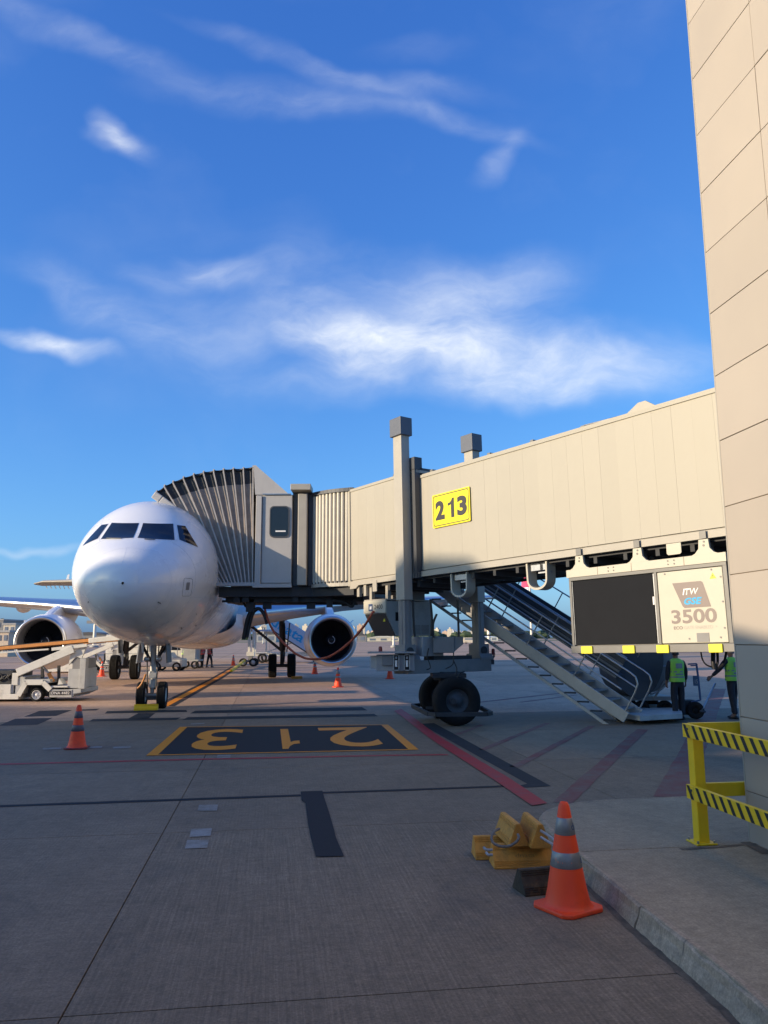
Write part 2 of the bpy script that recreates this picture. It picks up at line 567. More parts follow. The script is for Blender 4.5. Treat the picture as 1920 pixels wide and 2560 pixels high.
    def slab(self, pts, z0, z1):
        n = len(pts)
        vs = [(p[0], p[1], z0) for p in pts] + [(p[0], p[1], z1) for p in pts]
        fs = [tuple(range(n))[::-1], tuple(range(n, 2 * n))]
        for i in range(n):
            j = (i + 1) % n
            fs.append((i, j, n + j, n + i))
        return self.add(vs, fs)

    def grid(self, rows, wrap=False):
        k, n = len(rows), len(rows[0])
        vs = [p for r_ in rows for p in r_]
        fs = []
        for i in range(k - 1):
            for j in range(n if wrap else n - 1):
                a, b = i * n + j, i * n + (j + 1) % n
                fs.append((a, b, b + n, a + n))
        so = self.s
        self.s = True
        self.add(vs, fs)
        self.s = so
        return self

    def mesh(self, name, mats):
        me = bpy.data.meshes.new(name)
        me.from_pydata(self.v, [], self.f)
        for m in (mats if isinstance(mats, (list, tuple)) else [mats]):
            me.materials.append(M_[m] if isinstance(m, str) else m)
        me.polygons.foreach_set('material_index', self.mi)
        me.polygons.foreach_set('use_smooth', self.sm)
        me.update()
        return me

    def build(self, name, mats, parent=None, bevel=0.0, fix=True):
        me = self.mesh(name, mats)
        if fix:
            import bmesh
            bm = bmesh.new()
            bm.from_mesh(me)
            bmesh.ops.recalc_face_normals(bm, faces=bm.faces)
            bm.to_mesh(me)
            bm.free()
        return link(name, me, parent, bevel)


def link(name, me, parent=None, bevel=0.0):
    o = bpy.data.objects.new(name, me)
    COL.objects.link(o)
    if parent is not None:
        o.parent = parent
    if bevel:
        md = o.modifiers.new('bevel', 'BEVEL')
        md.width = bevel
        md.segments = 2
        md.limit_method = 'ANGLE'
        md.angle_limit = R(40)
        md.harden_normals = False
    return o


def tag(o, label=None, cat=None, group=None, kind=None):
    if label:
        o['label'] = label
    if cat:
        o['category'] = cat
    if group:
        o['group'] = group
    if kind:
        o['kind'] = kind
    return o


def thing(name, label, cat, m=None, group=None):
    o = bpy.data.objects.new(name, None)
    o.empty_display_size = 0.2
    COL.objects.link(o)
    if isinstance(m, Matrix):
        o.matrix_world = m
    elif m is not None:
        o.location = m
    return tag(o, label, cat, group)


def kids(o):
    return [c for c in bpy.data.objects if c.parent == o]


def copy_tree(o, parent=None):
    c = o.copy()
    COL.objects.link(c)
    if parent is not None:
        c.parent = parent
    for ch in list(o.children):
        copy_tree(ch, c)
    return c


def text_mesh(s, w, h, bold=0.0, depth=0.0, shear=0.0):
    """flat lettering fitted to w x h, lying in its own XY plane, centred"""
    cu = bpy.data.curves.new('lettering', 'FONT')
    cu.body = s
    cu.offset = bold
    cu.shear = shear
    cu.resolution_u = 4
    cu.extrude = 0.0
    ob = bpy.data.objects.new('lettering', cu)
    COL.objects.link(ob)
    dg = bpy.context.evaluated_depsgraph_get()
    me = bpy.data.meshes.new_from_object(ob.evaluated_get(dg))
    bpy.data.objects.remove(ob)
    xs = [v.co.x for v in me.vertices]
    ys = [v.co.y for v in me.vertices]
    cx, cy = (min(xs) + max(xs)) / 2, (min(ys) + max(ys)) / 2
    sx = w / (max(xs) - min(xs)) if w else h / (max(ys) - min(ys))
    sy = h / (max(ys) - min(ys)) if h else sx
    for v in me.vertices:
        v.co = ((v.co.x - cx) * sx, (v.co.y - cy) * sy, 0)
    me.materials.clear()
    return me


ONE = [(0.30, 0), (0.56, 0), (0.56, 1), (0.40, 1), (0.34, 0.88), (0.22, 0.80), (0.04, 0.775), (0.04, 0.635), (0.20, 0.655), (0.30, 0.70)]


def lettering(s, w, h, fr, m, parent, bold=0.0, name='lettering', shear=0.0):
    if s == '1':
        b = MB()
        b.mx = fr
        b.poly([((x - 0.32) * h * (w / (0.52 * h)), (y - 0.5) * h, 0) for x, y in ONE])
        return b.build(name, m, parent, fix=False)
    me = text_mesh(s, w, h, bold, shear=shear)
    me.materials.append(M_[m])
    me.transform(fr)
    return link(name, me, parent)


def round_rect(w, h, r, n=5):
    pts = []
    for cx, cy, a0 in ((w / 2 - r, h / 2 - r, 0), (-w / 2 + r, h / 2 - r, 90), (-w / 2 + r, -h / 2 + r, 180), (w / 2 - r, -h / 2 + r, 270)):
        for i in range(n):
            a = R(a0 + 90 * i / (n - 1))
            pts.append((cx + r * math.cos(a), cy + r * math.sin(a)))
    return pts


def tyre_profile(rad, wid, rim):
    """closed cross-section (radius, offset) of a tyre"""
    hw = wid / 2
    pr = [(rim, -hw * 0.72), (rim + (rad - rim) * 0.25, -hw * 0.95), (rim + (rad - rim) * 0.6, -hw), (rad - 0.10 * wid, -hw * 0.93),
          (rad - 0.02 * wid, -hw * 0.72)]
    gr = []
    for k in (-0.42, -0.14, 0.14, 0.42):
        gr += [(rad, hw * (k - 0.045)), (rad - 0.012, hw * (k - 0.03)), (rad - 0.012, hw * (k + 0.03)), (rad, hw * (k + 0.045))]
    pr += gr
    pr += [(r_, -h_) for r_, h_ in pr[4::-1]]
    return pr


def sag(p0, p1, drop, n=16):
    p0, p1 = Vector(p0), Vector(p1)
    return [p0.lerp(p1, i / n) - Vector((0, 0, drop * 4 * (i / n) * (1 - i / n))) for i in range(n + 1)]


def smooth_path(pts, n=6):
    """Catmull-Rom through the points"""
    pts = [Vector(p) for p in pts]
    out = []
    for i in range(len(pts) - 1):
        p0, p1, p2, p3 = pts[max(i - 1, 0)], pts[i], pts[i + 1], pts[min(i + 2, len(pts) - 1)]
        for k in range(n):
            t = k / n
            out.append(0.5 * ((2 * p1) + (p2 - p0) * t + (2 * p0 - 5 * p1 + 4 * p2 - p3) * t * t + (3 * p1 - p0 - 3 * p2 + p3) * t ** 3))
    out.append(pts[-1])
    return out


# ------------------------------------------------------------------ ground materials
def concrete(name, col, groove=0.5, stain=0.6, joints=False, tint=0.0, rough=0.82, groove_scale=26.0, lane=0.0, tines=0.06):
    m = bpy.data.materials.new(name)
    m.use_nodes = True
    nt = m.node_tree
    N, L = nt.nodes, nt.links
    b = N['Principled BSDF']
    b.inputs['Roughness'].default_value = rough
    b.inputs['Specular IOR Level'].default_value = 0.35
    g = N.new('ShaderNodeNewGeometry')
    rot = N.new('ShaderNodeVectorRotate')
    rot.rotation_type = 'Z_AXIS'
    rot.inputs['Angle'].default_value = -YAW
    L.new(g.outputs['Position'], rot.inputs['Vector'])

    def noise(scale, detail=5, rough_=0.6, sc=(1, 1, 1), dist=0.0):
        mp = N.new('ShaderNodeMapping')
        mp.inputs['Scale'].default_value = sc
        L.new(rot.outputs[0], mp.inputs['Vector'])
        n = N.new('ShaderNodeTexNoise')
        n.inputs['Scale'].default_value = scale
        n.inputs['Detail'].default_value = detail
        n.inputs['Roughness'].default_value = rough_
        n.inputs['Distortion'].default_value = dist
        L.new(mp.outputs[0], n.inputs['Vector'])
        return n.outputs['Fac']

    def rng(v, a, b_, c, d):
        r = N.new('ShaderNodeMapRange')
        r.inputs['From Min'].default_value = a
        r.inputs['From Max'].default_value = b_
        r.inputs['To Min'].default_value = c
        r.inputs['To Max'].default_value = d
        L.new(v, r.inputs['Value'])
        return r.outputs[0]

    def mul(col_, fac):
        x = N.new('ShaderNodeMix')
        x.data_type = 'RGBA'
        x.blend_type = 'MULTIPLY'
        x.inputs[0].default_value = 1
        L.new(col_, x.inputs[6])
        L.new(fac, x.inputs[7])
        return x.outputs[2]

    def mixc(fac, col_, c2):
        x = N.new('ShaderNodeMix')
        x.data_type = 'RGBA'
        L.new(fac, x.inputs[0])
        L.new(col_, x.inputs[6])
        x.inputs[7].default_value = (*c2, 1)
        return x.outputs[2]
    rgb = N.new('ShaderNodeRGB')
    rgb.outputs[0].default_value = (*col, 1)
    c = rgb.outputs[0]
    oi = N.new('ShaderNodeObjectInfo')
    c = mul(c, rng(oi.outputs['Random'], 0, 1, 0.86, 1.12))
    c = mul(c, rng(noise(0.22, 4), 0.3, 0.7, 0.86, 1.12))
    c = mul(c, rng(noise(2.2, 8, 0.72), 0.3, 0.7, 0.85, 1.13))
    c = mul(c, rng(noise(60, 4, 0.7), 0.3, 0.7, 0.72, 1.26))
    c = mul(c, rng(noise(1.0, 6, 0.75, (11.0, 17.0, 1), 0.4), 0.3, 0.7, 0.78, 1.2))
    # broom marks run along the stand
    gr = noise(1.0, 3, 0.55, (groove_scale, 0.9, 1), 0.4)
    gr2 = noise(1.0, 4, 0.7, (groove_scale * 2.7, 3.2, 1), 0.2)
    c = mul(c, rng(gr, 0.3, 0.7, 1 - 0.20 * groove, 1 + 0.14 * groove))
    c = mul(c, rng(gr2, 0.3, 0.7, 1 - 0.26 * groove, 1 + 0.22 * groove))
    # tine lines, a couple of centimetres apart
    wv = N.new('ShaderNodeTexWave')
    wv.wave_type = 'BANDS'
    wv.bands_direction = 'X'
    wv.inputs['Scale'].default_value = 8.5
    wv.inputs['Distortion'].default_value = 3.0
    wv.inputs['Detail'].default_value = 3.0
    wv.inputs['Detail Scale'].default_value = 0.7
    L.new(rot.outputs[0], wv.inputs['Vector'])
    tn = N.new('ShaderNodeMath')
    tn.operation = 'MULTIPLY'
    L.new(wv.outputs['Fac'], tn.inputs[0])
    L.new(rng(noise(2.6, 4, 0.6, (1, 0.5, 1)), 0.35, 0.65, 0.15, 1.0), tn.inputs[1])
    c = mul(c, rng(tn.outputs[0], 0, 1, 1 + tines * 0.5, 1 - tines * 1.3))
    # chips and scuffs across the grain
    c = mixc(rng(noise(1.0, 4, 0.75, (9.0, 30.0, 1), 0.5), 0.66, 0.74, 0, 0.35 + tines), c, (0.40, 0.33, 0.26))
    c = mixc(rng(noise(1.0, 4, 0.75, (8.0, 26.0, 1.3), 0.9), 0.65, 0.72, 0, 0.45 + tines), c, (0.055, 0.05, 0.045))
    # oil and wear
    c = mixc(rng(noise(0.9, 7, 0.72, (1, 0.6, 1), 0.6), 0.56, 0.78, 0, stain), c, (0.055, 0.05, 0.048))
    c = mixc(rng(noise(5.0, 6, 0.75, (1, 1, 1), 0.8), 0.66, 0.78, 0, stain * 0.8), c, (0.05, 0.047, 0.046))
    c = mixc(rng(noise(9.0, 5, 0.7, (2.2, 0.35, 1), 0.3), 0.68, 0.78, 0, stain * 0.35), c, (0.42, 0.41, 0.39))
    if lane:
        # rubber and dust bands worn along the taxi way, seen far off
        c = mixc(rng(noise(1.0, 5, 0.6, (0.004, 0.085, 1), 0.2), 0.50, 0.66, 0, lane), c, (0.10, 0.085, 0.07))
        c = mixc(rng(noise(1.0, 4, 0.6, (0.003, 0.06, 1), 0.2), 0.55, 0.7, 0, lane * 0.8), c, (0.50, 0.40, 0.30))
    if joints:
        br = N.new('ShaderNodeTexBrick')
        br.offset = 0.0
        br.inputs['Scale'].default_value = 1.0
        br.inputs['Mortar Size'].default_value = 0.03
        br.inputs['Brick Width'].default_value = 5.0
        br.inputs['Row Height'].default_value = 4.0
        br.inputs['Color1'].default_value = (1, 1, 1, 1)
        br.inputs['Color2'].default_value = (0.9, 0.9, 0.9, 1)
        br.inputs['Mortar'].default_value = (0.35, 0.33, 0.3, 1)
        L.new(rot.outputs[0], br.inputs['Vector'])
        c = mul(c, br.outputs['Color'])
    L.new(c, b.inputs['Base Color'])
    bp = N.new('ShaderNodeBump')
    bp.inputs['Strength'].default_value = 0.75 * groove + 0.15
    bp.inputs['Distance'].default_value = 0.006
    ad = N.new('ShaderNodeMath')
    ad.operation = 'ADD'
    L.new(gr2, ad.inputs[0])
    L.new(noise(38, 4, 0.7), ad.inputs[1])
    L.new(ad.outputs[0], bp.inputs['Height'])
    L.new(bp.outputs[0], b.inputs['Normal'])
    M_[name] = m
    return m


def paint(name, col, wear=0.35, rough=0.6, wear_col=(0.20, 0.195, 0.185), scale=3.0):
    m = bpy.data.materials.new(name)
    m.use_nodes = True
    nt = m.node_tree
    N, L = nt.nodes, nt.links
    b = N['Principled BSDF']
    b.inputs['Roughness'].default_value = rough
    b.inputs['Specular IOR Level'].default_value = 0.22
    g = N.new('ShaderNodeNewGeometry')
    n1 = N.new('ShaderNodeTexNoise')
    n1.inputs['Scale'].default_value = scale
    n1.inputs['Detail'].default_value = 9
    n1.inputs['Roughness'].default_value = 0.75
    L.new(g.outputs['Position'], n1.inputs['Vector'])
    r1 = N.new('ShaderNodeMapRange')
    r1.inputs['From Min'].default_value = 0.66 - wear * 0.38
    r1.inputs['From Max'].default_value = 0.80 - wear * 0.18
    r1.inputs['To Max'].default_value = min(1.0, wear * 1.7)
    L.new(n1.outputs['Fac'], r1.inputs['Value'])
    n2 = N.new('ShaderNodeTexNoise')
    n2.inputs['Scale'].default_value = 70
    n2.inputs['Detail'].default_value = 3
    L.new(g.outputs['Position'], n2.inputs['Vector'])
    r2 = N.new('ShaderNodeMapRange')
    r2.inputs['To Min'].default_value = 0.75
    r2.inputs['To Max'].default_value = 1.25
    L.new(n2.outputs['Fac'], r2.inputs['Value'])
    mx = N.new('ShaderNodeMix')
    mx.data_type = 'RGBA'
    L.new(r1.outputs[0], mx.inputs[0])
    mx.inputs[6].default_value = (*col, 1)
    mx.inputs[7].default_value = (*wear_col, 1)
    m2 = N.new('ShaderNodeMix')
    m2.data_type = 'RGBA'
    m2.blend_type = 'MULTIPLY'
    m2.inputs[0].default_value = 1
    L.new(mx.outputs[2], m2.inputs[6])
    L.new(r2.outputs[0], m2.inputs[7])
    L.new(m2.outputs[2], b.inputs['Base Color'])
    bp = N.new('ShaderNodeBump')
    bp.inputs['Strength'].default_value = 0.4
    bp.inputs['Distance'].default_value = 0.004
    L.new(n2.outputs['Fac'], bp.inputs['Height'])
    L.new(bp.outputs[0], b.inputs['Normal'])
    M_[name] = m


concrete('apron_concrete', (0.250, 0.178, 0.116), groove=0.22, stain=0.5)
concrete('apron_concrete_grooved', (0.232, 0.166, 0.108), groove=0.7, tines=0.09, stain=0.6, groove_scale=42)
concrete('apron_concrete_sunlit', (0.50, 0.325, 0.215), groove=0.15, stain=0.45)  # lighter copy for slabs past the shade edge, sun brightness put into the colour
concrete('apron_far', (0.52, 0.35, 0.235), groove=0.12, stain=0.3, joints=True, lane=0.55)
concrete('joint_filler', (0.105, 0.09, 0.075), groove=0.1, stain=0.2)
concrete('island_concrete', (0.355, 0.268, 0.172), groove=0.10, stain=0.6, rough=0.75)
concrete('kerb_face', (0.41, 0.30, 0.20), groove=0.5, stain=0.95, rough=0.85)
concrete('grass_strip', (0.145, 0.15, 0.06), groove=0.1, stain=0.2)
paint('paint_black', (0.022, 0.021, 0.024), 0.10, 0.75, (0.10, 0.09, 0.08))
paint('paint_black_worn', (0.034, 0.033, 0.036), 0.28, 0.8, (0.13, 0.11, 0.09), 2.0)
paint('paint_orange', (0.80, 0.27, 0.02), 0.12, 0.6, (0.24, 0.15, 0.09))
paint('paint_red', (0.42, 0.035, 0.04), 0.45, 0.6, (0.17, 0.10, 0.10))
paint('paint_red_worn', (0.24, 0.075, 0.065), 0.75, 0.75, (0.20, 0.155, 0.12), 2.2)
paint('paint_white', (0.34, 0.305, 0.27), 0.62, 0.75, (0.20, 0.155, 0.11))
paint('paint_yellow', (0.62, 0.40, 0.04), 0.25, 0.6)


# ------------------------------------------------------------------ ground
def loc2(s, t, z=0.0):
    """apron coordinates: s to the right, t away"""
    p = AX * t + BX * s
    return Vector((p.x, p.y, z))


T0 = 0.72          # a cross joint
S0 = -1.42 + 0.35  # the long joint in front of the camera
SW, TL = 5.4, 4.05


def build_ground():
    mb = MB()
    mb.poly([loc2(-2500, -400, -0.03), loc2(2500, -400, -0.03), loc2(2500, 6000, -0.03), loc2(-2500, 6000, -0.03)])
    base = mb.build('ground', 'joint_filler')
    tag(base, kind='structure')
    # the apron near the stand is laid in slabs with open joints; further off one sheet
    t_end = T0 + TL * 13
    s_lo, s_hi = S0 - SW * 6, S0 + SW * 6
    mb = MB()
    for a, b, c, d in ((-400, 400, t_end, 420), (-400, s_lo, -60, t_end), (s_hi, 400, -60, t_end), (s_lo, s_hi, -60, T0 - TL)):
        mb.poly([loc2(a, c), loc2(b, c), loc2(b, d), loc2(a, d)])
    ap = mb.build('apron', 'apron_far')
    tag(ap, kind='structure')
    meshes = {}
    for kind in ('apron_concrete', 'apron_concrete_grooved', 'apron_concrete_sunlit'):
        mb = MB()
        g = 0.0055
        mb.box((0, 0, -0.015), (SW - 2 * g, TL - 2 * g, 0.03))
        meshes[kind] = mb.mesh('slab', kind)
    rot = Matrix.Rotation(YAW, 4, 'Z')
    for i in range(-6, 6):
        for j in range(-1, 13):
            s, t = S0 + (i + 0.5) * SW, T0 + (j + 0.5) * TL
            p = loc2(s, t)
            if p.y < 2 and abs(p.x) > 8:
                pass
            k = 'apron_concrete_grooved' if (i == 0 and j in (0, 1)) or (i == 1 and j == 1) else ('apron_concrete_sunlit' if j >= 5 else 'apron_concrete')
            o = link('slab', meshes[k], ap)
            o.matrix_world = Matrix.Translation(p) @ rot
    # strips of grass and taxi way far out
    mb = MB()
    mb.poly([loc2(-2000, 420, 0.0), loc2(2000, 420, 0.0), loc2(2000, 560, 0.0), loc2(-2000, 560, 0.0)])
    tag(mb.build('grass', 'grass_strip'), kind='structure')
    mb = MB()
    mb.poly([loc2(-2000, 560, -0.004), loc2(2000, 560, -0.004), loc2(2000, 900, -0.004), loc2(-2000, 900, -0.004)])
    tag(mb.build('runway', 'apron_far'), kind='structure')
    mb = MB()
    mb.poly([loc2(-2500, 900, -0.008), loc2(2500, 900, -0.008), loc2(2500, 6000, -0.008), loc2(-2500, 6000, -0.008)])
    tag(mb.build('grassland', 'grass_strip'), kind='structure')


build_ground()


def strip(pts_l, pts_r, z):
    """painted band between two edges"""
    mb = MB()
    n = len(pts_l)
    vs = [(p.x, p.y, z) for p in pts_l] + [(p.x, p.y, z) for p in pts_r]
    mb.add(vs, [(i, i + 1, n + i + 1, n + i) for i in range(n - 1)])
    return mb


def band(name, pts, w, m, z=0.004, ragged=0.0):
    """painted line of width w through ground points"""
    pts = [Vector((p.x, p.y, 0)) for p in pts]
    ll, rr = [], []
    fine = []
    for i in range(len(pts) - 1):
        k = max(1, int((pts[i + 1] - pts[i]).length / 0.35)) if ragged else 1
        for j in range(k):
            fine.append(pts[i].lerp(pts[i + 1], j / k))
    fine.append(pts[-1])
    for i, p in enumerate(fine):
        d = fine[min(i + 1, len(fine) - 1)] - fine[max(i - 1, 0)]
        d.normalize()
        s = Vector((-d.y, d.x, 0))
        ll.append(p + s * (w / 2 + random.uniform(-1, 1) * ragged))
        rr.append(p - s * (w / 2 + random.uniform(-1, 1) * ragged))
    o = strip(ll, rr, z).build(name, m)
    return tag(o, kind='structure')


def patch(name, pts, m, z=0.004):
    mb = MB()
    mb.poly([(p.x, p.y, z) for p in pts])
    return tag(mb.build(name, m), kind='structure')


def build_markings():
    # stand number box: black with an orange border, digits read from the aircraft side
    c = [G(365, 1890), G(1047, 1875), G(970, 1812), G(450, 1818)]
    o = patch('stand_marking', c, 'paint_black', 0.004)

    def along(a, b, w0, w1):
        inner0 = c[a].lerp(c[(a - 1) % 4], w0)
        return inner0
    # border
    mb = MB()
    ctr = (c[0] + c[1] + c[2] + c[3]) / 4
    inn = []
    ex = (c[1] - c[0]).normalized()
    ey = (c[3] - c[0]).normalized()
    inn = [c[0] + ex * 0.19 + ey * 0.09, c[1] - ex * 0.18 + ey * 0.09, c[2] - ex * 0.17 - ey * 0.09, c[3] + ex * 0.17 - ey * 0.09]
    vs = [(p.x, p.y, 0.008) for p in c + inn]
    mb.add(vs, [(i, (i + 1) % 4, 4 + (i + 1) % 4, 4 + i) for i in range(4)])
    mb.build('marking_border', 'paint_orange', o)
    for ch, (x0, x1, y0, y1) in (('3', (482, 606, 1824, 1876)), ('1', (702, 744, 1823, 1873)), ('2', (800, 946, 1819, 1868))):
        bot0, bot1 = G(x0 + 8, y0), G(x1 - 8, y0)   # digit foot is the far side
        top0, top1 = G(x0 - 6, y1), G(x1 + 6, y1)
        ctr = (bot0 + bot1 + top0 + top1) / 4
        wv = ((bot1 - bot0).length + (top1 - top0).length) / 2
        hv = (ctr - (top0 + top1) / 2).dot(AX) * 2
        fr = frame((ctr.x, ctr.y, 0.008), -BX, -AX, ZV)
        lettering(ch, wv * (0.94 if ch != '1' else 1.1), hv, fr, 'paint_orange', o, bold=0.010, name='digit')
    # red lines
    band('apron_marking', [G(0, 1911) * 3 - G(480, 1899) * 2, G(0, 1911), G(480, 1899), G(960, 1889), G(1120, 1887)], 0.13, 'paint_red', 0.004)
    L_ = [G(985, 1778), G(1010, 1796), G(1060, 1836), G(1110, 1871), G(1230, 1948), G(1330, 2016)]
    R_ = [G(1003, 1773), G(1032, 1793), G(1086, 1834), G(1140, 1868), G(1270, 1945), G(1368, 2010)]
    tag(strip(L_, R_, 0.012).build('apron_marking', 'paint_red'), kind='structure')
    for a, b, w in (((1405, 2008), (1606, 1824), 0.24), ((1678, 1995), (1800, 1722), 0.42), ((1286, 1918), (1480, 1815), 0.15),
                    ((1205, 1875), (1368, 1808), 0.14), ((1140, 1838), (1205, 1812), 0.13), ((1196, 1756), (1430, 1730), 0.22),
                    ((1300, 1756), (1440, 1738), 0.16)):
        band('apron_marking', [G(*a), G(*b)], w, 'paint_red_worn', 0.004, 0.01)
    # dark over-painting beside the red line and across the bay
    patch('apron_marking', [G(1050, 1810), G(1085, 1808), G(1378, 1966), G(1262, 1972), G(1318, 1960)], 'paint_black_worn', 0.004)
    band('apron_marking', [G(0, 2016) * 3 - G(380, 2002) * 2, G(0, 2016), G(380, 2002), G(752, 1989)], 0.125, 'paint_black', 0.004, 0.008)
    band('apron_marking', [G(752, 1984), G(1000, 1976), G(1262, 1966)], 0.12, 'paint_black', 0.004, 0.006)
    ll = [G(752, 1980), G(754, 2002), G(764, 2010), G(770, 2060), G(778, 2100), G(790, 2144)]
    rr = [G(806, 1978), G(812, 2000), G(822, 2030), G(834, 2072), G(840, 2096), G(860, 2142)]
    tag(strip(ll, rr, 0.008).build('apron_marking', 'paint_black'), kind='structure')
    # white dashes next to the long joint
    for q in (((498, 2013), (545, 2013), (542, 2028), (494, 2028)), ((478, 2074), (530, 2072), (526, 2091), (474, 2094)),
              ((468, 2102), (522, 2101), (518, 2121), (462, 2123)), ((544, 1888), (577, 1888), (575, 1896), (542, 1896)),
              ((108, 1871), (154, 1869), (152, 1873), (106, 1875)), ((210, 1868), (256, 1866), (254, 1870), (206, 1872)),
              ((284, 1868), (328, 1866), (326, 1871), (281, 1872)), ((478, 1809), (512, 1808), (510, 1811), (476, 1812))):
        patch('apron_marking', [G(*p) for p in q], 'paint_white', 0.006)
    # black bars in front of the nose wheel and by the loader
    for q in (((268, 1778), (405, 1775), (466, 1775), (468, 1780), (262, 1784)), ((232, 1798), (452, 1794), (440, 1800), (222, 1804)),
              ((346, 1783), (388, 1783), (371, 1797), (320, 1797)),
              ((488, 1777), (905, 1768), (918, 1776), (475, 1784)), ((470, 1793), (935, 1785), (945, 1791), (455, 1800)),
              ((100, 1777), (182, 1775), (140, 1790), (60, 1792)), ((38, 1797), (132, 1795), (94, 1812), (-5, 1815)),
              ((204, 1774), (250, 1772), (240, 1776), (200, 1777))):
        patch('apron_marking', [G(*p) for p in q], 'paint_black_worn', 0.004)
    # lead-in line to the nose wheel with its dark edges
    a0, a1, a2 = G(410, 1766), G(540, 1697), G(590, 1666)
    band('apron_marking', [a0, a1, a2], 0.62, 'paint_black_worn', 0.004)
    band('apron_marking', [a0, a1, a2], 0.24, 'paint_orange', 0.008)
    band('apron_marking', [G(330, 1768), G(470, 1745)], 0.10, 'paint_red_worn', 0.006)
    # lines on the far apron
    for y, w, m in ((1628, 0.8, 'paint_white'), (1640, 0.5, 'paint_yellow'), (1655, 0.35, 'paint_red_worn')):
        band('apron_marking', [G(-200, y + 3), G(2100, y - 4)], w, m, 0.006)


build_markings()


# ------------------------------------------------------------------ raised island with kerb
ISL = [(1.93, 3.2), (1.90, 4.6), (1.80, 5.6), (1.68, 7.0), (1.60, 7.9), (1.60, 8.45), (1.74, 8.85), (2.02, 9.15), (2.45, 9.38), (3.46, 9.56), (5.2, 9.78), (12.0, 10.7), (12.0, 3.2)]
IZ = 0.15


def build_island():
    pts = smooth_path([Vector((x, y, 0)) for x, y in ISL[:11]], 12)
    pts += [Vector((12.0, 10.7, 0)), Vector((12.0, 3.2, 0))]
    # pieces: cut by the cross joint seen at the post foot
    jt = [G(1290, 2136, IZ), G(1920, 2108, IZ)]
    d = (jt[1] - jt[0]).normalized()
    nrm = Vector((-d.y, d.x, 0))
    near, far = [], []
    n = len(pts)

    def side(p):
        return (p - Vector((jt[0].x, jt[0].y, 0))).dot(nrm)
    for i in range(n):
        a, b = pts[i], pts[(i + 1) % n]
        sa, sb = side(a), side(b)
        (near if sa < 0 else far).append(a.copy())
        if sa * sb < 0:
            q = a.lerp(b, sa / (sa - sb))
            near.append(q - nrm * 0.006)
            far.append(q + nrm * 0.006)
    isl = None
    mb = MB()
    mb.slab([p + (p - Vector((5, 6.5, 0))).normalized() * -0.02 for p in pts], -0.02, IZ - 0.02)
    isl = tag(mb.build('pavement', 'joint_filler'), kind='structure')
    for poly in (near, far):
        mb = MB()
        mb.m = 0
        mb.slab(poly, IZ - 0.075, IZ)
        o = mb.build('paving_slab', 'island_concrete', isl, bevel=0.008)
    # kerb face: cast upstand with its own joints, slightly battered
    edge = pts[:-2]
    acc, seg = 0.0, [edge[0]]
    for i in range(1, len(edge)):
        seg.append(edge[i])
        acc += (edge[i] - edge[i - 1]).length
        if acc > 2.6 or i == len(edge) - 1:
            mb = MB()
            rows = []
            for q, p in enumerate(seg):
                t = (seg[min(q + 1, len(seg) - 1)] - seg[max(q - 1, 0)]).normalized()
                o_ = Vector((-t.y, t.x, 0))
                ins = t * (0.006 if q == 0 else (-0.006 if q == len(seg) - 1 else 0))
                p2 = p + ins
                j = random.uniform(-0.007, 0.007)
                cz = -abs(random.gauss(0, 0.006)) if random.random() < 0.8 else -random.uniform(0.008, 0.022)
                rows.append([p2 + o_ * (0.055 + j), p2 + o_ * (0.045 + j) + ZV * 0.03, p2 + o_ * 0.020 + ZV * 0.085, p2 + o_ * (0.012 + j * 0.5) + ZV * (IZ - 0.012 + cz),
                             p2 - o_ * (0.004 - cz) + ZV * (IZ + 0.0015), p2 - o_ * 0.045 + ZV * (IZ + 0.0015), p2 - o_ * 0.06 - ZV * 0.02, p2 + o_ * 0.055 - ZV * 0.02])
            n8 = 8
            vs = [v for r_ in rows for v in r_]
            fs = []
            for q in range(len(rows) - 1):
                for k in range(n8):
                    a, b = q * n8 + k, q * n8 + (k + 1) % n8
                    fs.append((a, b, b + n8, a + n8))
            fs.append(tuple(range(n8)))
            fs.append(tuple(range((len(rows) - 1) * n8, len(rows) * n8))[::-1])
            mb.add(vs, fs)
            mb.build('kerb_stone', 'kerb_face', isl)
            seg = [edge[i]]
            acc = 0.0

    # dirt gathered along the foot of the kerb, and where the wall meets the island
    line = [p + Vector((0, 0, 0)) for p in edge]
    off = []
    for q, p in enumerate(line):
        t = (line[min(q + 1, len(line) - 1)] - line[max(q - 1, 0)]).normalized()
        off.append(p + Vector((-t.y, t.x, 0)) * 0.075)
    band('kerb_grime', off, 0.06, 'grime', 0.003, 0.014)
    band('kerb_grime', [G(1700, 2123, IZ) , G(1800, 2118, IZ), G(1860, 2112, IZ), G(1930, 2108, IZ)], 0.06, 'grime', IZ + 0.003, 0.02)
    band('kerb_grime', [G(1868, 2106, IZ), G(1925, 2136, IZ)], 0.09, 'grime', IZ + 0.005, 0.03)


paint('grime', (0.085, 0.066, 0.05), 0.9, 0.9, (0.21, 0.155, 0.105), 6.0)
build_island()


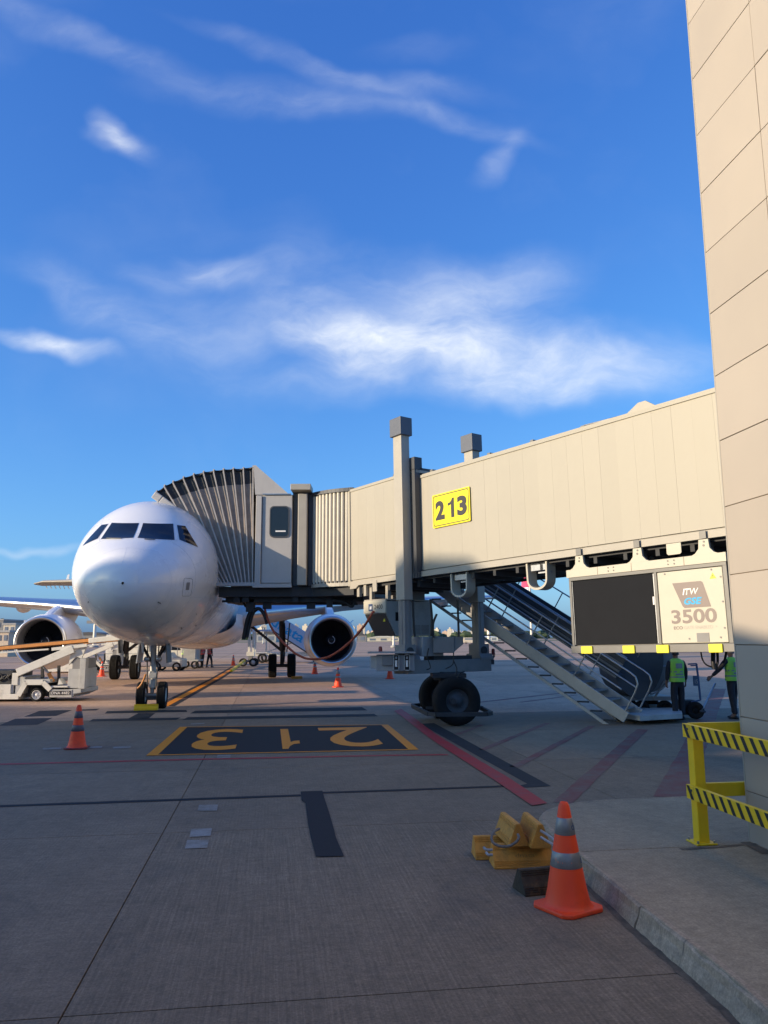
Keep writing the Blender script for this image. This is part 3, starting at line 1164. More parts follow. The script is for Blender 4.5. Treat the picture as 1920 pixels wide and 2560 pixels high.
# ------------------------------------------------------------------ terminal wall on the right
def build_wall():
    e = Vector((3.33, 7.52, 0))
    back = Vector((0.130, -0.9915, 0))      # along the visible face, towards the camera
    nrm = Vector((-0.9915, -0.130, 0))      # face looks left
    inn = -nrm
    t = thing('terminal_wall', 'tall beige panelled corner of the terminal building beside the boarding bridge', 'wall', (e.x, e.y, 0.0))
    fr = frame((0, 0, 0), back, inn, ZV)    # local x towards camera, y into the building
    core = MB()
    core.mx = fr
    core.box2((0.012, 0.013, 0.10), (8.0, 2.5, 14.0))
    core.build('wall_core', 'seal', t)
    PH, PW = 0.664, 1.03
    z0 = 1.92 - PH * 3
    mm = MB()
    g = 0.004
    me_full = None
    for i in range(-1, 20):
        za = z0 + i * PH
        zb = za + PH
        if zb < 0.2:
            continue
        za = max(za, 0.12)
        for j in range(7):
            if j > 3 and zb < 2.0 and False:
                continue
            xa, xb = j * PW + (0.0 if j == 0 else g), (j + 1) * PW - g
            mb = MB()
            mb.mx = fr
            dz = random.uniform(-0.0016, 0.0016)
            mb.box2((xa, dz, za + g), (xb, 0.012 + dz, zb - g))
            if j == 0:
                mb.box2((0.0, 0.016, za + g), (0.011, 2.5, zb - g))
            mb.build('wall_panel', 'wall_beige', t, bevel=0.003)
    mb = MB()
    mb.mx = fr
    mb.box2((0.0, -0.012, 0.10), (7.2, 0.03, 0.122))
    mb.build('base_flashing', 'seal', t)
    mb = MB()
    mb.mx = fr
    mb.box2((-0.012, -0.004, 0.15), (0.004, 0.05, 14.0))
    mb.build('corner_trim', 'beige2', t)


M_['wall_beige'] = mat('wall_beige', (0.40, 0.35, 0.288), 0.55, var=0.035, vscale=0.8, rand=0.035, dirt=(0.40, 0.33, 0.25), dirt_amt=0.12)
build_wall()


# ------------------------------------------------------------------ terminal behind the camera, unseen (roof outline shaped to cast the stand's shade)
def build_terminal():
    t = thing('terminal_building', 'long unseen terminal building behind the stand, roof outline shaped for its shadow', 'building', (0, 0, 0))
    roof = [(-260, 15.6), (-72, 15.5), (-66, 15.0), (-61, 15.1), (-53, 15.6), (-46, 15.9), (-42.2, 15.0), (-41.0, 12.2), (-39.6, 10.4), (-27, 8.7), (-17.2, 7.3), (-15.9, 6.9), (-8, 5.0), (1.5, 4.6)]
    y0 = -1.2
    prev = None
    pts = [(x, z) for x, z in roof]
    mb = MB()
    yb = y0 - 16
    n = len(pts)
    fr_ = [(x, y0, z) for x, z in pts] + [(1.5, y0, 0), (-260, y0, 0)]
    bk = [(x, yb, max(3.0, z * 0.45)) for x, z in pts] + [(1.5, yb, 0), (-260, yb, 0)]
    m_ = len(fr_)
    mb.add(fr_ + bk, [tuple(range(m_)), tuple(range(m_, 2 * m_))[::-1]] + [(i, (i + 1) % m_, m_ + (i + 1) % m_, m_ + i) for i in range(m_)])
    mb.build('facade', 'terminal', t)
    mb = MB()
    for i in range(len(pts) - 1):
        (xa, za), (xb, zb) = pts[i], pts[i + 1]
        mb.bar((xa, y0 + 0.06, za - 0.16), (xb, y0 + 0.06, zb - 0.16), 0.12, 0.3)
    mb.build('parapet', 'grey_paint', t)
    for k in range(10):
        x = -38.5 - k * 6.0
        mb = MB()
        mb.box((x, y0 + 0.03, 4.9), (4.8, 0.06, 1.7))
        w_ = mb.build('window', 'window_dark', t)
        mb = MB()
        for dx in (-1.6, 0, 1.6):
            mb.box((x + dx, y0 + 0.08, 4.9), (0.07, 0.05, 1.7))
        mb.build('mullion', 'steel', w_)


build_terminal()


# ------------------------------------------------------------------ boarding bridge
JB = Vector((1.56, 19.5, 0))
JU = Vector((-0.5963663, 0.80246752, -0.01982713))
JN = Vector((0.80262529, 0.59648356, 0.0))
JW = Vector((-0.01182656, 0.01591376, 0.99980342))
JF = frame((0, 0, 0), JU, JN, JW)          # bridge axes, about the bridge origin
WT = Matrix.Translation(-JB)               # world points -> bridge origin


def J(m=0):
    b = MB()
    b.mx = JF
    b.m = m
    return b


def Wd():
    b = MB()
    b.mx = WT
    return b


jb = thing('boarding_bridge', 'beige passenger boarding bridge numbered 213 docked to the white airliner', 'boarding bridge', JB)


def bridge_tunnels():
    # near the terminal: inner tunnel
    b = J()
    b.box2((-9.6, -0.845, 3.60), (-0.1, 0.845, 5.90))
    b.build('inner_tunnel', 'beige2', jb)
    x = -9.55
    pw = 0.395
    mes = MB()
    mes.mx = JF
    mes.box2((0.0008, -0.015, 0), (pw - 0.0008, 0.015, 2.29))
    me = mes.mesh('wall_panel', 'beige')
    me_far = me
    i = 0
    while x < -0.25:
        w_ = min(pw, -0.2 - x)
        o = link('wall_panel', me, jb)
        o.location = JF @ Vector((x, -0.868 + random.uniform(-0.001, 0.001), 3.615))
        o = link('wall_panel', me, jb)
        o.location = JF @ Vector((x, 0.868, 3.615))
        x += pw
    b = J()
    b.box2((-9.6, -0.905, 5.885), (-0.2, 0.905, 5.955))
    b.box2((-9.6, -0.86, 5.955), (-0.2, 0.86, 5.985))
    b.build('roof_edge', 'beige', jb)
    b = J()
    b.box2((-9.6, -0.93, 3.455), (-0.2, -0.80, 3.585))
    b.box2((-9.6, 0.80, 3.455), (-0.2, 0.93, 3.585))
    b.build('floor_beam', 'beige2', jb)
    b = J()
    b.box2((-9.6, -0.80, 3.40), (-0.2, 0.80, 3.50))
    for k in range(14):
        b.box2((-9.4 + k * 0.68, -0.80, 3.28), (-9.32 + k * 0.68, 0.80, 3.40))
    b.box2((-9.6, 0.72, 3.27), (2.4, 0.86, 3.335))
    for k in range(9):
        b.box2((-9.4 + k * 1.25, 0.76, 3.32), (-9.35 + k * 1.25, 0.82, 3.46))
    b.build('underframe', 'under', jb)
    # near the aircraft: outer tunnel, a little larger
    b = J()
    b.box2((-0.05, -0.965, 3.56), (2.75, 0.965, 6.04))
    b.build('outer_tunnel', 'beige2', jb)
    mes = MB()
    mes.mx = JF
    mes.box2((0.0008, -0.015, 0), (pw - 0.0008, 0.015, 2.45))
    me = mes.mesh('wall_panel', 'beige')
    x = -0.02
    while x < 2.7:
        for y in (-0.985, 0.985):
            o = link('wall_panel', me, jb)
            o.location = JF @ Vector((x, y, 3.60))
        x += pw
    b = J()
    b.box2((-0.2, -1.02, 6.03), (2.78, 1.02, 6.10))
    b.box2((2.70, -1.03, 3.44), (2.80, 1.03, 6.17))
    b.build('roof_edge', 'beige', jb)
    b = J()
    b.prism([(-0.2, 3.565), (2.72, 3.565), (2.72, 3.36), (2.46, 3.36), (2.32, 3.44), (-0.2, 3.44)], -1.03, -0.90)
    b.prism([(-0.2, 3.565), (2.72, 3.565), (2.72, 3.36), (2.46, 3.36), (2.32, 3.44), (-0.2, 3.44)], 0.90, 1.03)
    b.build('floor_beam', 'beige2', jb)
    b = J()
    b.box2((-0.2, -0.90, 3.36), (2.7, 0.90, 3.52))
    for k in range(5):
        b.box2((-0.1 + k * 0.6, -0.90, 3.22), (0.0 + k * 0.6, 0.90, 3.36))
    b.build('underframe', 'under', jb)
    # collar and cross-head at the lift columns
    b = J()
    b.box2((-0.20, -1.06, 3.42), (-0.07, -0.90, 6.10))
    b.box2((-0.20, 0.90, 3.42), (-0.07, 1.06, 6.10))
    b.box2((-0.20, -0.90, 6.105), (-0.07, 0.90, 6.16))
    b.box2((-0.20, -1.06, 6.11), (0.47, -0.82, 6.42))
    b.box2((-0.20, 0.82, 6.11), (0.47, 1.06, 6.42))
    b.build('tunnel_collar', 'dark_grey', jb)
    # brackets, lamps and lugs on the roofs
    for u_, h in ((-3.85, 0.07), (-5.2, 0.05), (-2.55, 0.07), (-8.55, 0.22), (0.95, 0.14), (-0.55, 0.08)):
        b = J()
        zt = 5.985 if u_ < -0.2 else 6.10
        b.box2((u_, -0.78, zt), (u_ + 0.09, -0.66, zt + h))
        b.build('roof_lug', 'frame_grey', jb)
    b = J()
    b.prism([(-6.86, 5.985), (-6.66, 6.13), (-6.50, 6.13), (-6.24, 5.985)], -0.84, -0.80)
    b.build('roof_bracket', 'beige2', jb)
    b = J()
    b.tube([(-6.1, -0.78, 6.0), (-5.2, -0.78, 6.03)], 0.012, 6)
    b.build('roof_conduit', 'steel', jb)
    for u_ in (2.36, 2.05):
        b = J()
        b.box2((u_, -0.975, 3.14), (u_ + 0.11, -0.89, 3.44))
        b.build('hanger_bracket', 'beige2', jb)
    b = J()
    b.box2((1.48, -1.045, 3.22), (1.66, -1.02, 3.50))
    b.build('lifting_plate', 'beige2', jb)


def bridge_sign():
    # board number on the side of the tunnel
    c = JF @ Vector((-1.335, -0.905, 4.965))
    fr = frame(c, -JU, JW, -JN)
    b = MB()
    b.mx = fr
    pts = round_rect(1.31, 0.80, 0.03)
    b.prism([(x, y) for x, y in pts], 0, 0.018, Matrix(((1, 0, 0, 0), (0, 0, 1, 0), (0, 1, 0, 0), (0, 0, 0, 1))))
    s = b.build('gate_sign', 'sign_yellow', jb)
    b = MB()
    b.mx = fr
    o_, i_ = round_rect(1.245, 0.735, 0.05), round_rect(1.205, 0.695, 0.04)
    k = len(o_)
    b.add([(x, y, 0.021) for x, y in o_] + [(x, y, 0.021) for x, y in i_], [(q, (q + 1) % k, k + (q + 1) % k, k + q) for q in range(k)])
    b.build('sign_border', 'ink_black', s)
    fr2 = frame(c - JN * 0.022, -JU, JW, -JN)
    for ch, x, w_ in (('2', -0.38, 0.33), ('1', 0.02, 0.22), ('3', 0.39, 0.33)):
        f3 = fr2 @ Matrix.Translation((x, 0, 0))
        lettering(ch, w_, 0.46, f3, 'ink_black', s, bold=0.05, name='digit')


def lift_column(y, far=False):
    b = J()
    top = 7.0 if not far else 6.94
    b.box2((-0.03, y - 0.13, 2.90), (0.30, y + 0.13, top))
    o = b.build('lift_column', 'beige2', jb, bevel=0.012)
    b = J()
    b.box2((-0.09, y - 0.185, top - 0.02), (0.36, y + 0.185, top + 0.44))
    b.build('column_cap', 'column_cap', o, bevel=0.012)
    b = J()
    b.box2((0.01, y - 0.10, 1.60), (0.26, y + 0.10, 2.92))
    b.box2((0.10, y - 0.115, 1.60), (0.13, y - 0.10, 2.90))
    b.box2((-0.005, y - 0.04, 1.60), (0.01, y + 0.04, 2.90))
    b.build('inner_column', 'mid_grey', o, bevel=0.008)
    b = J()
    b.box2((-0.06, y - 0.17, 1.56), (0.33, y + 0.17, 1.84))
    b.prism([(-0.16, 1.44), (0.43, 1.44), (0.43, 1.50), (0.36, 1.60), (-0.09, 1.60), (-0.16, 1.50)], y - 0.22, y + 0.22)
    b.build('column_foot', 'mid_grey', o)
    b = J()
    b.cyl((-0.09, y - 0.02, 1.68), (-0.05, y - 0.02, 1.68), 0.10, n=14)
    b.build('pivot_pin', 'under', o)


def bridge_drive():
    for y in (-1.2, 1.2):
        lift_column(y, y > 0)
    # bolster beam
    b = J()
    b.box2((-0.14, -1.35, 1.16), (0.41, 1.36, 1.47))
    b.build('bolster_beam', 'mid_grey', jb, bevel=0.015)
    b = J()
    b.prism([(-0.10, 1.56), (-0.10, 2.03), (0.37, 2.03), (0.37, 1.56)], -0.86, -0.20)
    b.build('drive_cabinet', 'grey_paint', jb, bevel=0.015)
    b = Wd()
    q = [P(1082, 1592, 19.2), P(1133, 1593, 19.2), P(1133, 1632, 19.2), P(1082, 1632, 19.2)]
    b.box2((q[0].x, 18.95, q[2].z), (q[1].x, 19.5, q[0].z))
    c1, c2 = P(1134, 1592, 19.1), P(1157, 1591, 19.1)
    c3, c4, c5 = P(1157, 1610, 19.1), P(1134, 1630, 19.1), P(1134, 1632, 19.1)
    b.prism([(c1.x, c1.z), (c2.x, c2.z), (c3.x, c3.z), (c4.x, c4.z)], 18.98, 19.45)
    b.build('motor_housing', 'mid_grey', jb, bevel=0.01)
    b = J()
    b.box2((-0.08, -0.5, 1.47), (0.3, 0.75, 1.56))
    b.build('bolster_pad', 'under', jb)
    # equipment cabinets at the near end of the beam
    for name, x0, x1, y0, y1, m, Y0, Y1 in (('control_cabinet', 941, 1036, 1637, 1678, 'grey_paint', 18.55, 19.15),
                                            ('junction_box', 926, 942, 1640, 1672, 'loader_grey', 18.6, 18.9),
                                            ('switch_panel', 955, 982, 1639, 1664, 'mid_grey', 18.50, 18.56)):
        p0, p1 = P(x0, y1, Y0), P(x1, y0, Y0)
        b = Wd()
        b.box2((p0.x, Y0, p0.z), (p1.x, Y1, p1.z))
        b.build(name, m, jb, bevel=0.008)
    p0, p1 = P(919, 1634, 18.5), P(1038, 1628, 18.5)
    b = Wd()
    b.box2((p0.x, 18.4, p0.z + 0.005), (p1.x, 19.2, p0.z + 0.04))
    b.build('cabinet_roof', 'grey_paint', jb)
    for x0 in (983, 1010):
        p0, p1 = P(x0, 1677, 18.5), P(x0 + 15, 1635.5, 18.5)
        b = Wd()
        w_ = 0.022
        for a, c in (((p0.x, p0.z), (p0.x + w_, p1.z)), ((p1.x - w_, p0.z), (p1.x, p1.z)), ((p0.x, p0.z), (p1.x, p0.z + w_)), ((p0.x, p1.z - w_), (p1.x, p1.z))):
            b.box2((a[0], 18.48, a[1]), (c[0], 18.55, c[1]))
        nf = b.build('niche_frame', 'loader_grey', jb)
        b = Wd()
        b.box2((p0.x + w_, 18.53, p0.z + w_), (p1.x - w_, 18.548, p1.z - w_))
        b.build('niche_back', 'black', nf)
        b = Wd()
        cx = (p0.x + p1.x) / 2
        b.cyl((cx, 18.51, p0.z + 0.09), (cx, 18.51, p0.z + 0.24), 0.030, n=10)
        b.m = 1
        b.box((cx, 18.49, p0.z + 0.30), (0.035, 0.02, 0.05))
        b.build('gauge', ['ink_white', 'steel'], nf)
    for x_, y_, Y_ in ((951, 1633, 18.7), (1233, 1637, 20.4)):
        p = P(x_, y_, Y_)
        b = Wd()
        b.lathe([(0.0, 0), (0.055, 0), (0.055, 0.03), (0.045, 0.035), (0.045, 0.13), (0.03, 0.155), (0, 0.16)], 14, p)
        b.build('warning_beacon', 'beacon', jb)
    p = P(1222, 1662, 20.4)
    b = Wd()
    b.bar(p, P(1236, 1638, 20.4), 0.05, 0.05)
    b.box(P(1227, 1655, 20.4), (0.16, 0.14, 0.12))
    b.box(P(1213, 1661, 20.35), (0.18, 0.3, 0.3))
    b.build('beacon_arm', 'dark_grey', jb)
    # bogie: fork, wheels, guard
    cx, cy = 1.53, 19.35
    b = Wd()
    b.box((cx, cy, 1.11), (0.80, 1.0, 0.10))
    b.lathe([(0.34, 0), (0.34, 0.10), (0.26, 0.16), (0.26, 0.2)], 20, (cx, cy, 0.99))
    b.box((cx, cy, 0.78), (0.40, 0.62, 0.56))
    b.cyl((cx - 0.04 * -1, cy - 0.98, 0.555), (cx, cy + 0.98, 0.555), 0.07, n=12)
    b.build('bogie', 'under', jb)
    axd = Vector((-0.145, 0.99, 0)).normalized()
    for s in (-1, 1):
        c = Vector((cx, cy, 0.555)) + axd * (0.82 * s)
        b = Wd()
        b.lathe(tyre_profile(0.555, 0.36, 0.27), 44, c, axd, closed=True)
        ty = b.build('wheel', 'rubber', jb)
        b = Wd()
        b.lathe([(0, -0.10), (0.10, -0.11), (0.12, -0.07), (0.24, -0.05), (0.28, -0.13), (0.28, 0.13), (0.24, 0.05), (0.12, 0.07), (0.10, 0.11), (0, 0.10)], 28, c, axd)
        for k in range(8):
            a = 2 * PI * k / 8
            b.cyl(c + Vector((math.cos(a) * 0.18, -0.07, math.sin(a) * 0.18)), c + Vector((math.cos(a) * 0.18, -0.045, math.sin(a) * 0.18)), 0.018, n=6)
        b.build('wheel_hub', 'dark_grey', ty)
    g0, g1, g2, g3 = G(1026, 1757, 0.30), G(1092, 1798, 0.30), G(1214, 1776, 0.30), G(1120, 1752, 0.30)
    b = Wd()
    hoop = [Vector((0.70, 20.4, 0.30)), Vector((0.72, 20.0, 0.30)), Vector((0.98, 18.1, 0.30)), Vector((1.15, 17.98, 0.30)), Vector((2.28, 18.02, 0.30)), Vector((2.42, 18.25, 0.30)), Vector((2.30, 20.4, 0.30)), Vector((0.9, 20.55, 0.30))]
    for i in range(len(hoop)):
        b.bar(hoop[i], hoop[(i + 1) % len(hoop)], 0.07, 0.09)
    b.build('wheel_guard', 'under', jb)
    b = Wd()
    b.bar((0.98, 19.2, 0.34), (2.36, 19.25, 0.34), 0.06, 0.06)
    b.bar((1.5, 19.2, 0.34), (1.5, 19.2, 0.8), 0.06, 0.06)
    b.build('guard_bracket', 'under', jb)
    # cables round the drive
    for pts in ([(1092, 1535), (1083, 1560), (1084, 1594)], [(1033, 1500), (1034, 1545), (1037, 1592)], [(1076, 1500), (1080, 1545), (1078, 1590)],
                [(1144, 1500), (1146, 1560), (1147, 1592)]):
        b = Wd()
        b.tube(smooth_path([P(x, y, 18.9) for x, y in pts], 6), 0.028, 7)
        b.build('supply_cable', 'cable', jb)
    for pts in ([(1066, 1648), (1072, 1620), (1068, 1640), (1076, 1668), (1066, 1674)], [(1134, 1632), (1132, 1660), (1114, 1672)],
                [(1133, 1650), (1142, 1672), (1138, 1690)], [(1140, 1698), (1150, 1684), (1162, 1678)]):
        b = Wd()
        b.tube(smooth_path([P(x, y, 18.4) for x, y in pts], 6), 0.014, 6)
        b.build('control_cable', 'cable', jb)


def bridge_straps():
    # flat cable loops hanging under the inner tunnel
    for u0 in (-1.455, -3.83):
        pts = []
        for k in range(25):
            a = PI * k / 24
            pts.append((u0 + 0.255 * math.cos(a), 3.12 - 0.22 * math.sin(a) ** 0.8))
        pts = [(u0 + 0.265, 3.44)] + pts + [(u0 - 0.265, 3.44)]
        b = J()
        n = len(pts)
        t = 0.022
        vs, fs = [], []
        for i, (x, z) in enumerate(pts):
            d = Vector((pts[min(i + 1, n - 1)][0] - pts[max(i - 1, 0)][0], pts[min(i + 1, n - 1)][1] - pts[max(i - 1, 0)][1])).normalized()
            nx, nz = -d.y * t, d.x * t
            for y in (-0.86, -0.60):
                vs += [(x - nx, y, z - nz), (x + nx, y, z + nz)]
        for i in range(n - 1):
            for a, c in ((0, 1), (1, 3), (3, 2), (2, 0)):
                fs.append((i * 4 + a, i * 4 + c, (i + 1) * 4 + c, (i + 1) * 4 + a))
        b.add(vs, fs)
        o = b.build('cable_loop', 'strap', jb)
        b = J()
        b.box2((u0 - 0.2, -0.80, 3.28), (u0 + 0.2, -0.68, 3.44))
        b.box2((u0 - 0.3, -0.75, 3.22), (u0 + 0.05, -0.72, 3.25))
        b.build('loop_carrier', 'steel', o)


def bridge_cab():
    # rotunda with a curtain of slats
    c0 = JB + JU * 2.80 - JN * 0.90
    p1 = Vector((-2.02, 22.02, 0))
    pts = []
    a, bq = Vector((c0.x, c0.y, 0)), p1
    mid = (a + bq) / 2 + Vector((-0.12, -0.20, 0))
    ns = 11
    arc = []
    for k in range(ns + 1):
        t = k / ns
        arc.append((1 - t) ** 2 * a + 2 * t * (1 - t) * mid + t * t * bq)
    z0, z1 = 3.50, 6.0
    b = Wd()
    b.grid([[p + Vector((0.05, 0.07, z0)) for p in arc], [p + Vector((0.05, 0.07, z1 + 0.02)) for p in arc]])
    cur = b.build('curtain_backing', 'dark_grey', jb)
    for k in range(ns):
        p, q = arc[k], arc[k + 1]
        d = (q - p).normalized()
        nn = Vector((d.y, -d.x, 0))
        if nn.y > 0:
            nn = -nn
        b = Wd()
        prof = [(0.06, 0.0), (0.12, 0.035), (0.5, 0.055), (0.80, 0.035), (0.88, -0.01), (0.97, -0.03)]
        L = (q - p).length
        lo = [p + d * (L * s) + nn * h + ZV * z0 for s, h in prof]
        hi = [v + ZV * (z1 - z0 + 0.015 * (1 - k / ns)) for v in lo]
        b.grid([lo, hi])
        b.build('curtain_slat', 'slat', jb, fix=False)
        for zz in (z0 + 0.02,):
            b = Wd()
            b.box(p + d * L * 0.5 + nn * 0.03 + ZV * zz, (0.06, 0.05, 0.05))
            b.build('slat_guide', 'black', jb)
    b = Wd()
    for k in range(ns):
        b.bar(arc[k] + ZV * (z1 + 0.06) + Vector((0, -0.02, 0)), arc[k + 1] + ZV * (z1 + 0.06) + Vector((0, -0.02, 0)), 0.14, 0.10)
    b.build('curtain_head', 'dark_grey', jb)
    b = Wd()
    for k in range(ns):
        b.bar(arc[k] + ZV * (z0 - 0.05), arc[k + 1] + ZV * (z0 - 0.05), 0.10, 0.10)
    b.build('curtain_sill', 'beige2', jb)
    b = Wd()
    b.slab([arc[0] + Vector((0.3, 0.2, 0)), arc[0], arc[-1], Vector((-2.6, 21.95, 0)), Vector((-2.6, 24.6, 0)), Vector((0.4, 24.6, 0))], 6.02, 6.10)
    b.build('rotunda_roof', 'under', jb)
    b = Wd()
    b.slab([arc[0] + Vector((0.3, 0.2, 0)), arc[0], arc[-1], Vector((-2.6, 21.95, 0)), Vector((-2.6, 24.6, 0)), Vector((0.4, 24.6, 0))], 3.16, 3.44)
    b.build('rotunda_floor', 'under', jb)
    # posts between curtain and cab
    b = Wd()
    b.box2((-2.15, 21.98, 3.46), (-1.98, 22.3, 6.05))
    b.box2((-2.58, 21.95, 3.46), (-2.44, 22.3, 6.08))
    b.box2((-2.60, 22.31, 3.46), (-1.95, 22.40, 6.05))
    b.build('post_recess', 'dark_grey', jb)
    b = Wd()
    b.box2((-2.43, 21.72, 3.46), (-2.17, 21.98, 6.05))
    b.build('cab_post', 'beige2', jb, bevel=0.02)
    b = Wd()
    b.prism([(-2.63, 6.13), (-2.63, 6.30), (-2.06, 6.30), (-2.06, 6.13)], 21.55, 22.25)
    b.build('post_cap', 'beige2', jb, bevel=0.012)
    # cab with its side door
    b = Wd()
    b.box2((-3.62, 21.84, 3.50), (-2.60, 24.8, 6.04))
    cab = b.build('cab', 'cab', jb)
    b = Wd()
    b.box2((-3.44, 21.79, 3.53), (-2.60, 21.838, 6.02))
    door = b.build('cab_door', 'cab', jb, bevel=0.012)
    cx, cz = (-3.20 - 2.70) / 2, (5.68 + 4.83) / 2
    pts = round_rect(0.50, 0.84, 0.10)
    b = Wd()
    b.prism([(cx + x, cz + z) for x, z in pts], 21.775, 21.789)
    b.build('door_window', 'glass', door)
    b = Wd()
    o_, i_ = round_rect(0.56, 0.90, 0.12), round_rect(0.50, 0.84, 0.10)
    k = len(o_)
    vs = [(cx + x, 21.765, cz + z) for x, z in o_] + [(cx + x, 21.765, cz + z) for x, z in i_] + [(cx + x, 21.789, cz + z) for x, z in o_]
    b.add(vs, [(q, (q + 1) % k, k + (q + 1) % k, k + q) for q in range(k)] + [(q, (q + 1) % k, 2 * k + (q + 1) % k, 2 * k + q) for q in range(k)])
    b.build('window_frame', 'dark_grey', door)
    b = Wd()
    b.box2((cx - 0.11, 21.768, cz - 0.29), (cx + 0.18, 21.776, cz - 0.25))
    b.build('window_sticker', 'ink_white', door)
    b = Wd()
    b.box2((-3.62, 21.74, 3.50), (-3.455, 21.84, 6.0))
    b.build('door_jamb', 'cab', jb, bevel=0.01)
    b = Wd()
    b.box2((-3.66, 21.68, 3.40), (-2.58, 21.86, 3.50))
    b.box2((-4.72, 21.70, 3.45), (-3.60, 21.90, 3.545))
    b.build('cab_sill', 'cab', jb)
    b = Wd()
    b.prism([(-3.66, 6.04), (-3.72, 6.88), (-3.66, 6.90), (-3.60, 6.84), (-2.76, 6.10), (-2.70, 6.04)], 21.80, 24.8)
    b.build('cab_roof', 'cab', jb)
    b = Wd()
    b.box2((-3.44, 21.74, 6.03), (-2.64, 21.80, 6.06))
    b.build('door_hood', 'steel', jb)
    # floor structure under the cab and things hanging from it
    b = Wd()
    b.box2((-4.65, 21.95, 3.16), (-2.6, 24.7, 3.44))
    b.box2((-4.5, 22.2, 3.02), (-0.6, 24.3, 3.18))
    b.build('cab_floor_frame', 'under', jb)
    rnd = random.Random(4)
    for x_ in (-4.15, -3.9, -3.35, -3.0, -2.5, -2.1, -1.55, -1.1):
        b = Wd()
        h = rnd.uniform(0.1, 0.34)
        b.box((x_, 22.1 + rnd.uniform(0, 0.4), 3.16 - h / 2 - 0.005), (rnd.uniform(0.12, 0.26), 0.22, h))
        b.build('floor_bracket', 'under', jb)
    b = Wd()
    for y_ in (22.2, 23.0):
        b.tube([(-4.6, y_, 3.05), (-0.8, y_ + 0.4, 3.0)], 0.035, 6)
    b.tube(smooth_path([P(830, 1500, 22), P(862, 1506, 22), P(880, 1516, 22), P(888, 1498, 22), P(902, 1496, 22)], 5), 0.05, 6)
    b.build('floor_conduit', 'under', jb)
    b = Wd()
    b.box2((-3.92, 22.2, 2.75), (-3.70, 22.5, 3.10))
    b.build('hose_bracket', 'under', jb)
    for pts, r in (([(640, 1524), (628, 1528), (618, 1552), (609, 1598)], 0.06), ([(642, 1523), (632, 1534), (622, 1570), (617, 1594)], 0.05),
                   ([(640, 1522), (650, 1523), (660, 1536), (668, 1560)], 0.05), ([(606, 1500), (614, 1516), (622, 1512), (624, 1496)], 0.03)):
        b = Wd()
        b.tube(smooth_path([P(x, y, 22.3) for x, y in pts], 6), r, 8)
        b.build('hanging_hose', 'cable', jb)


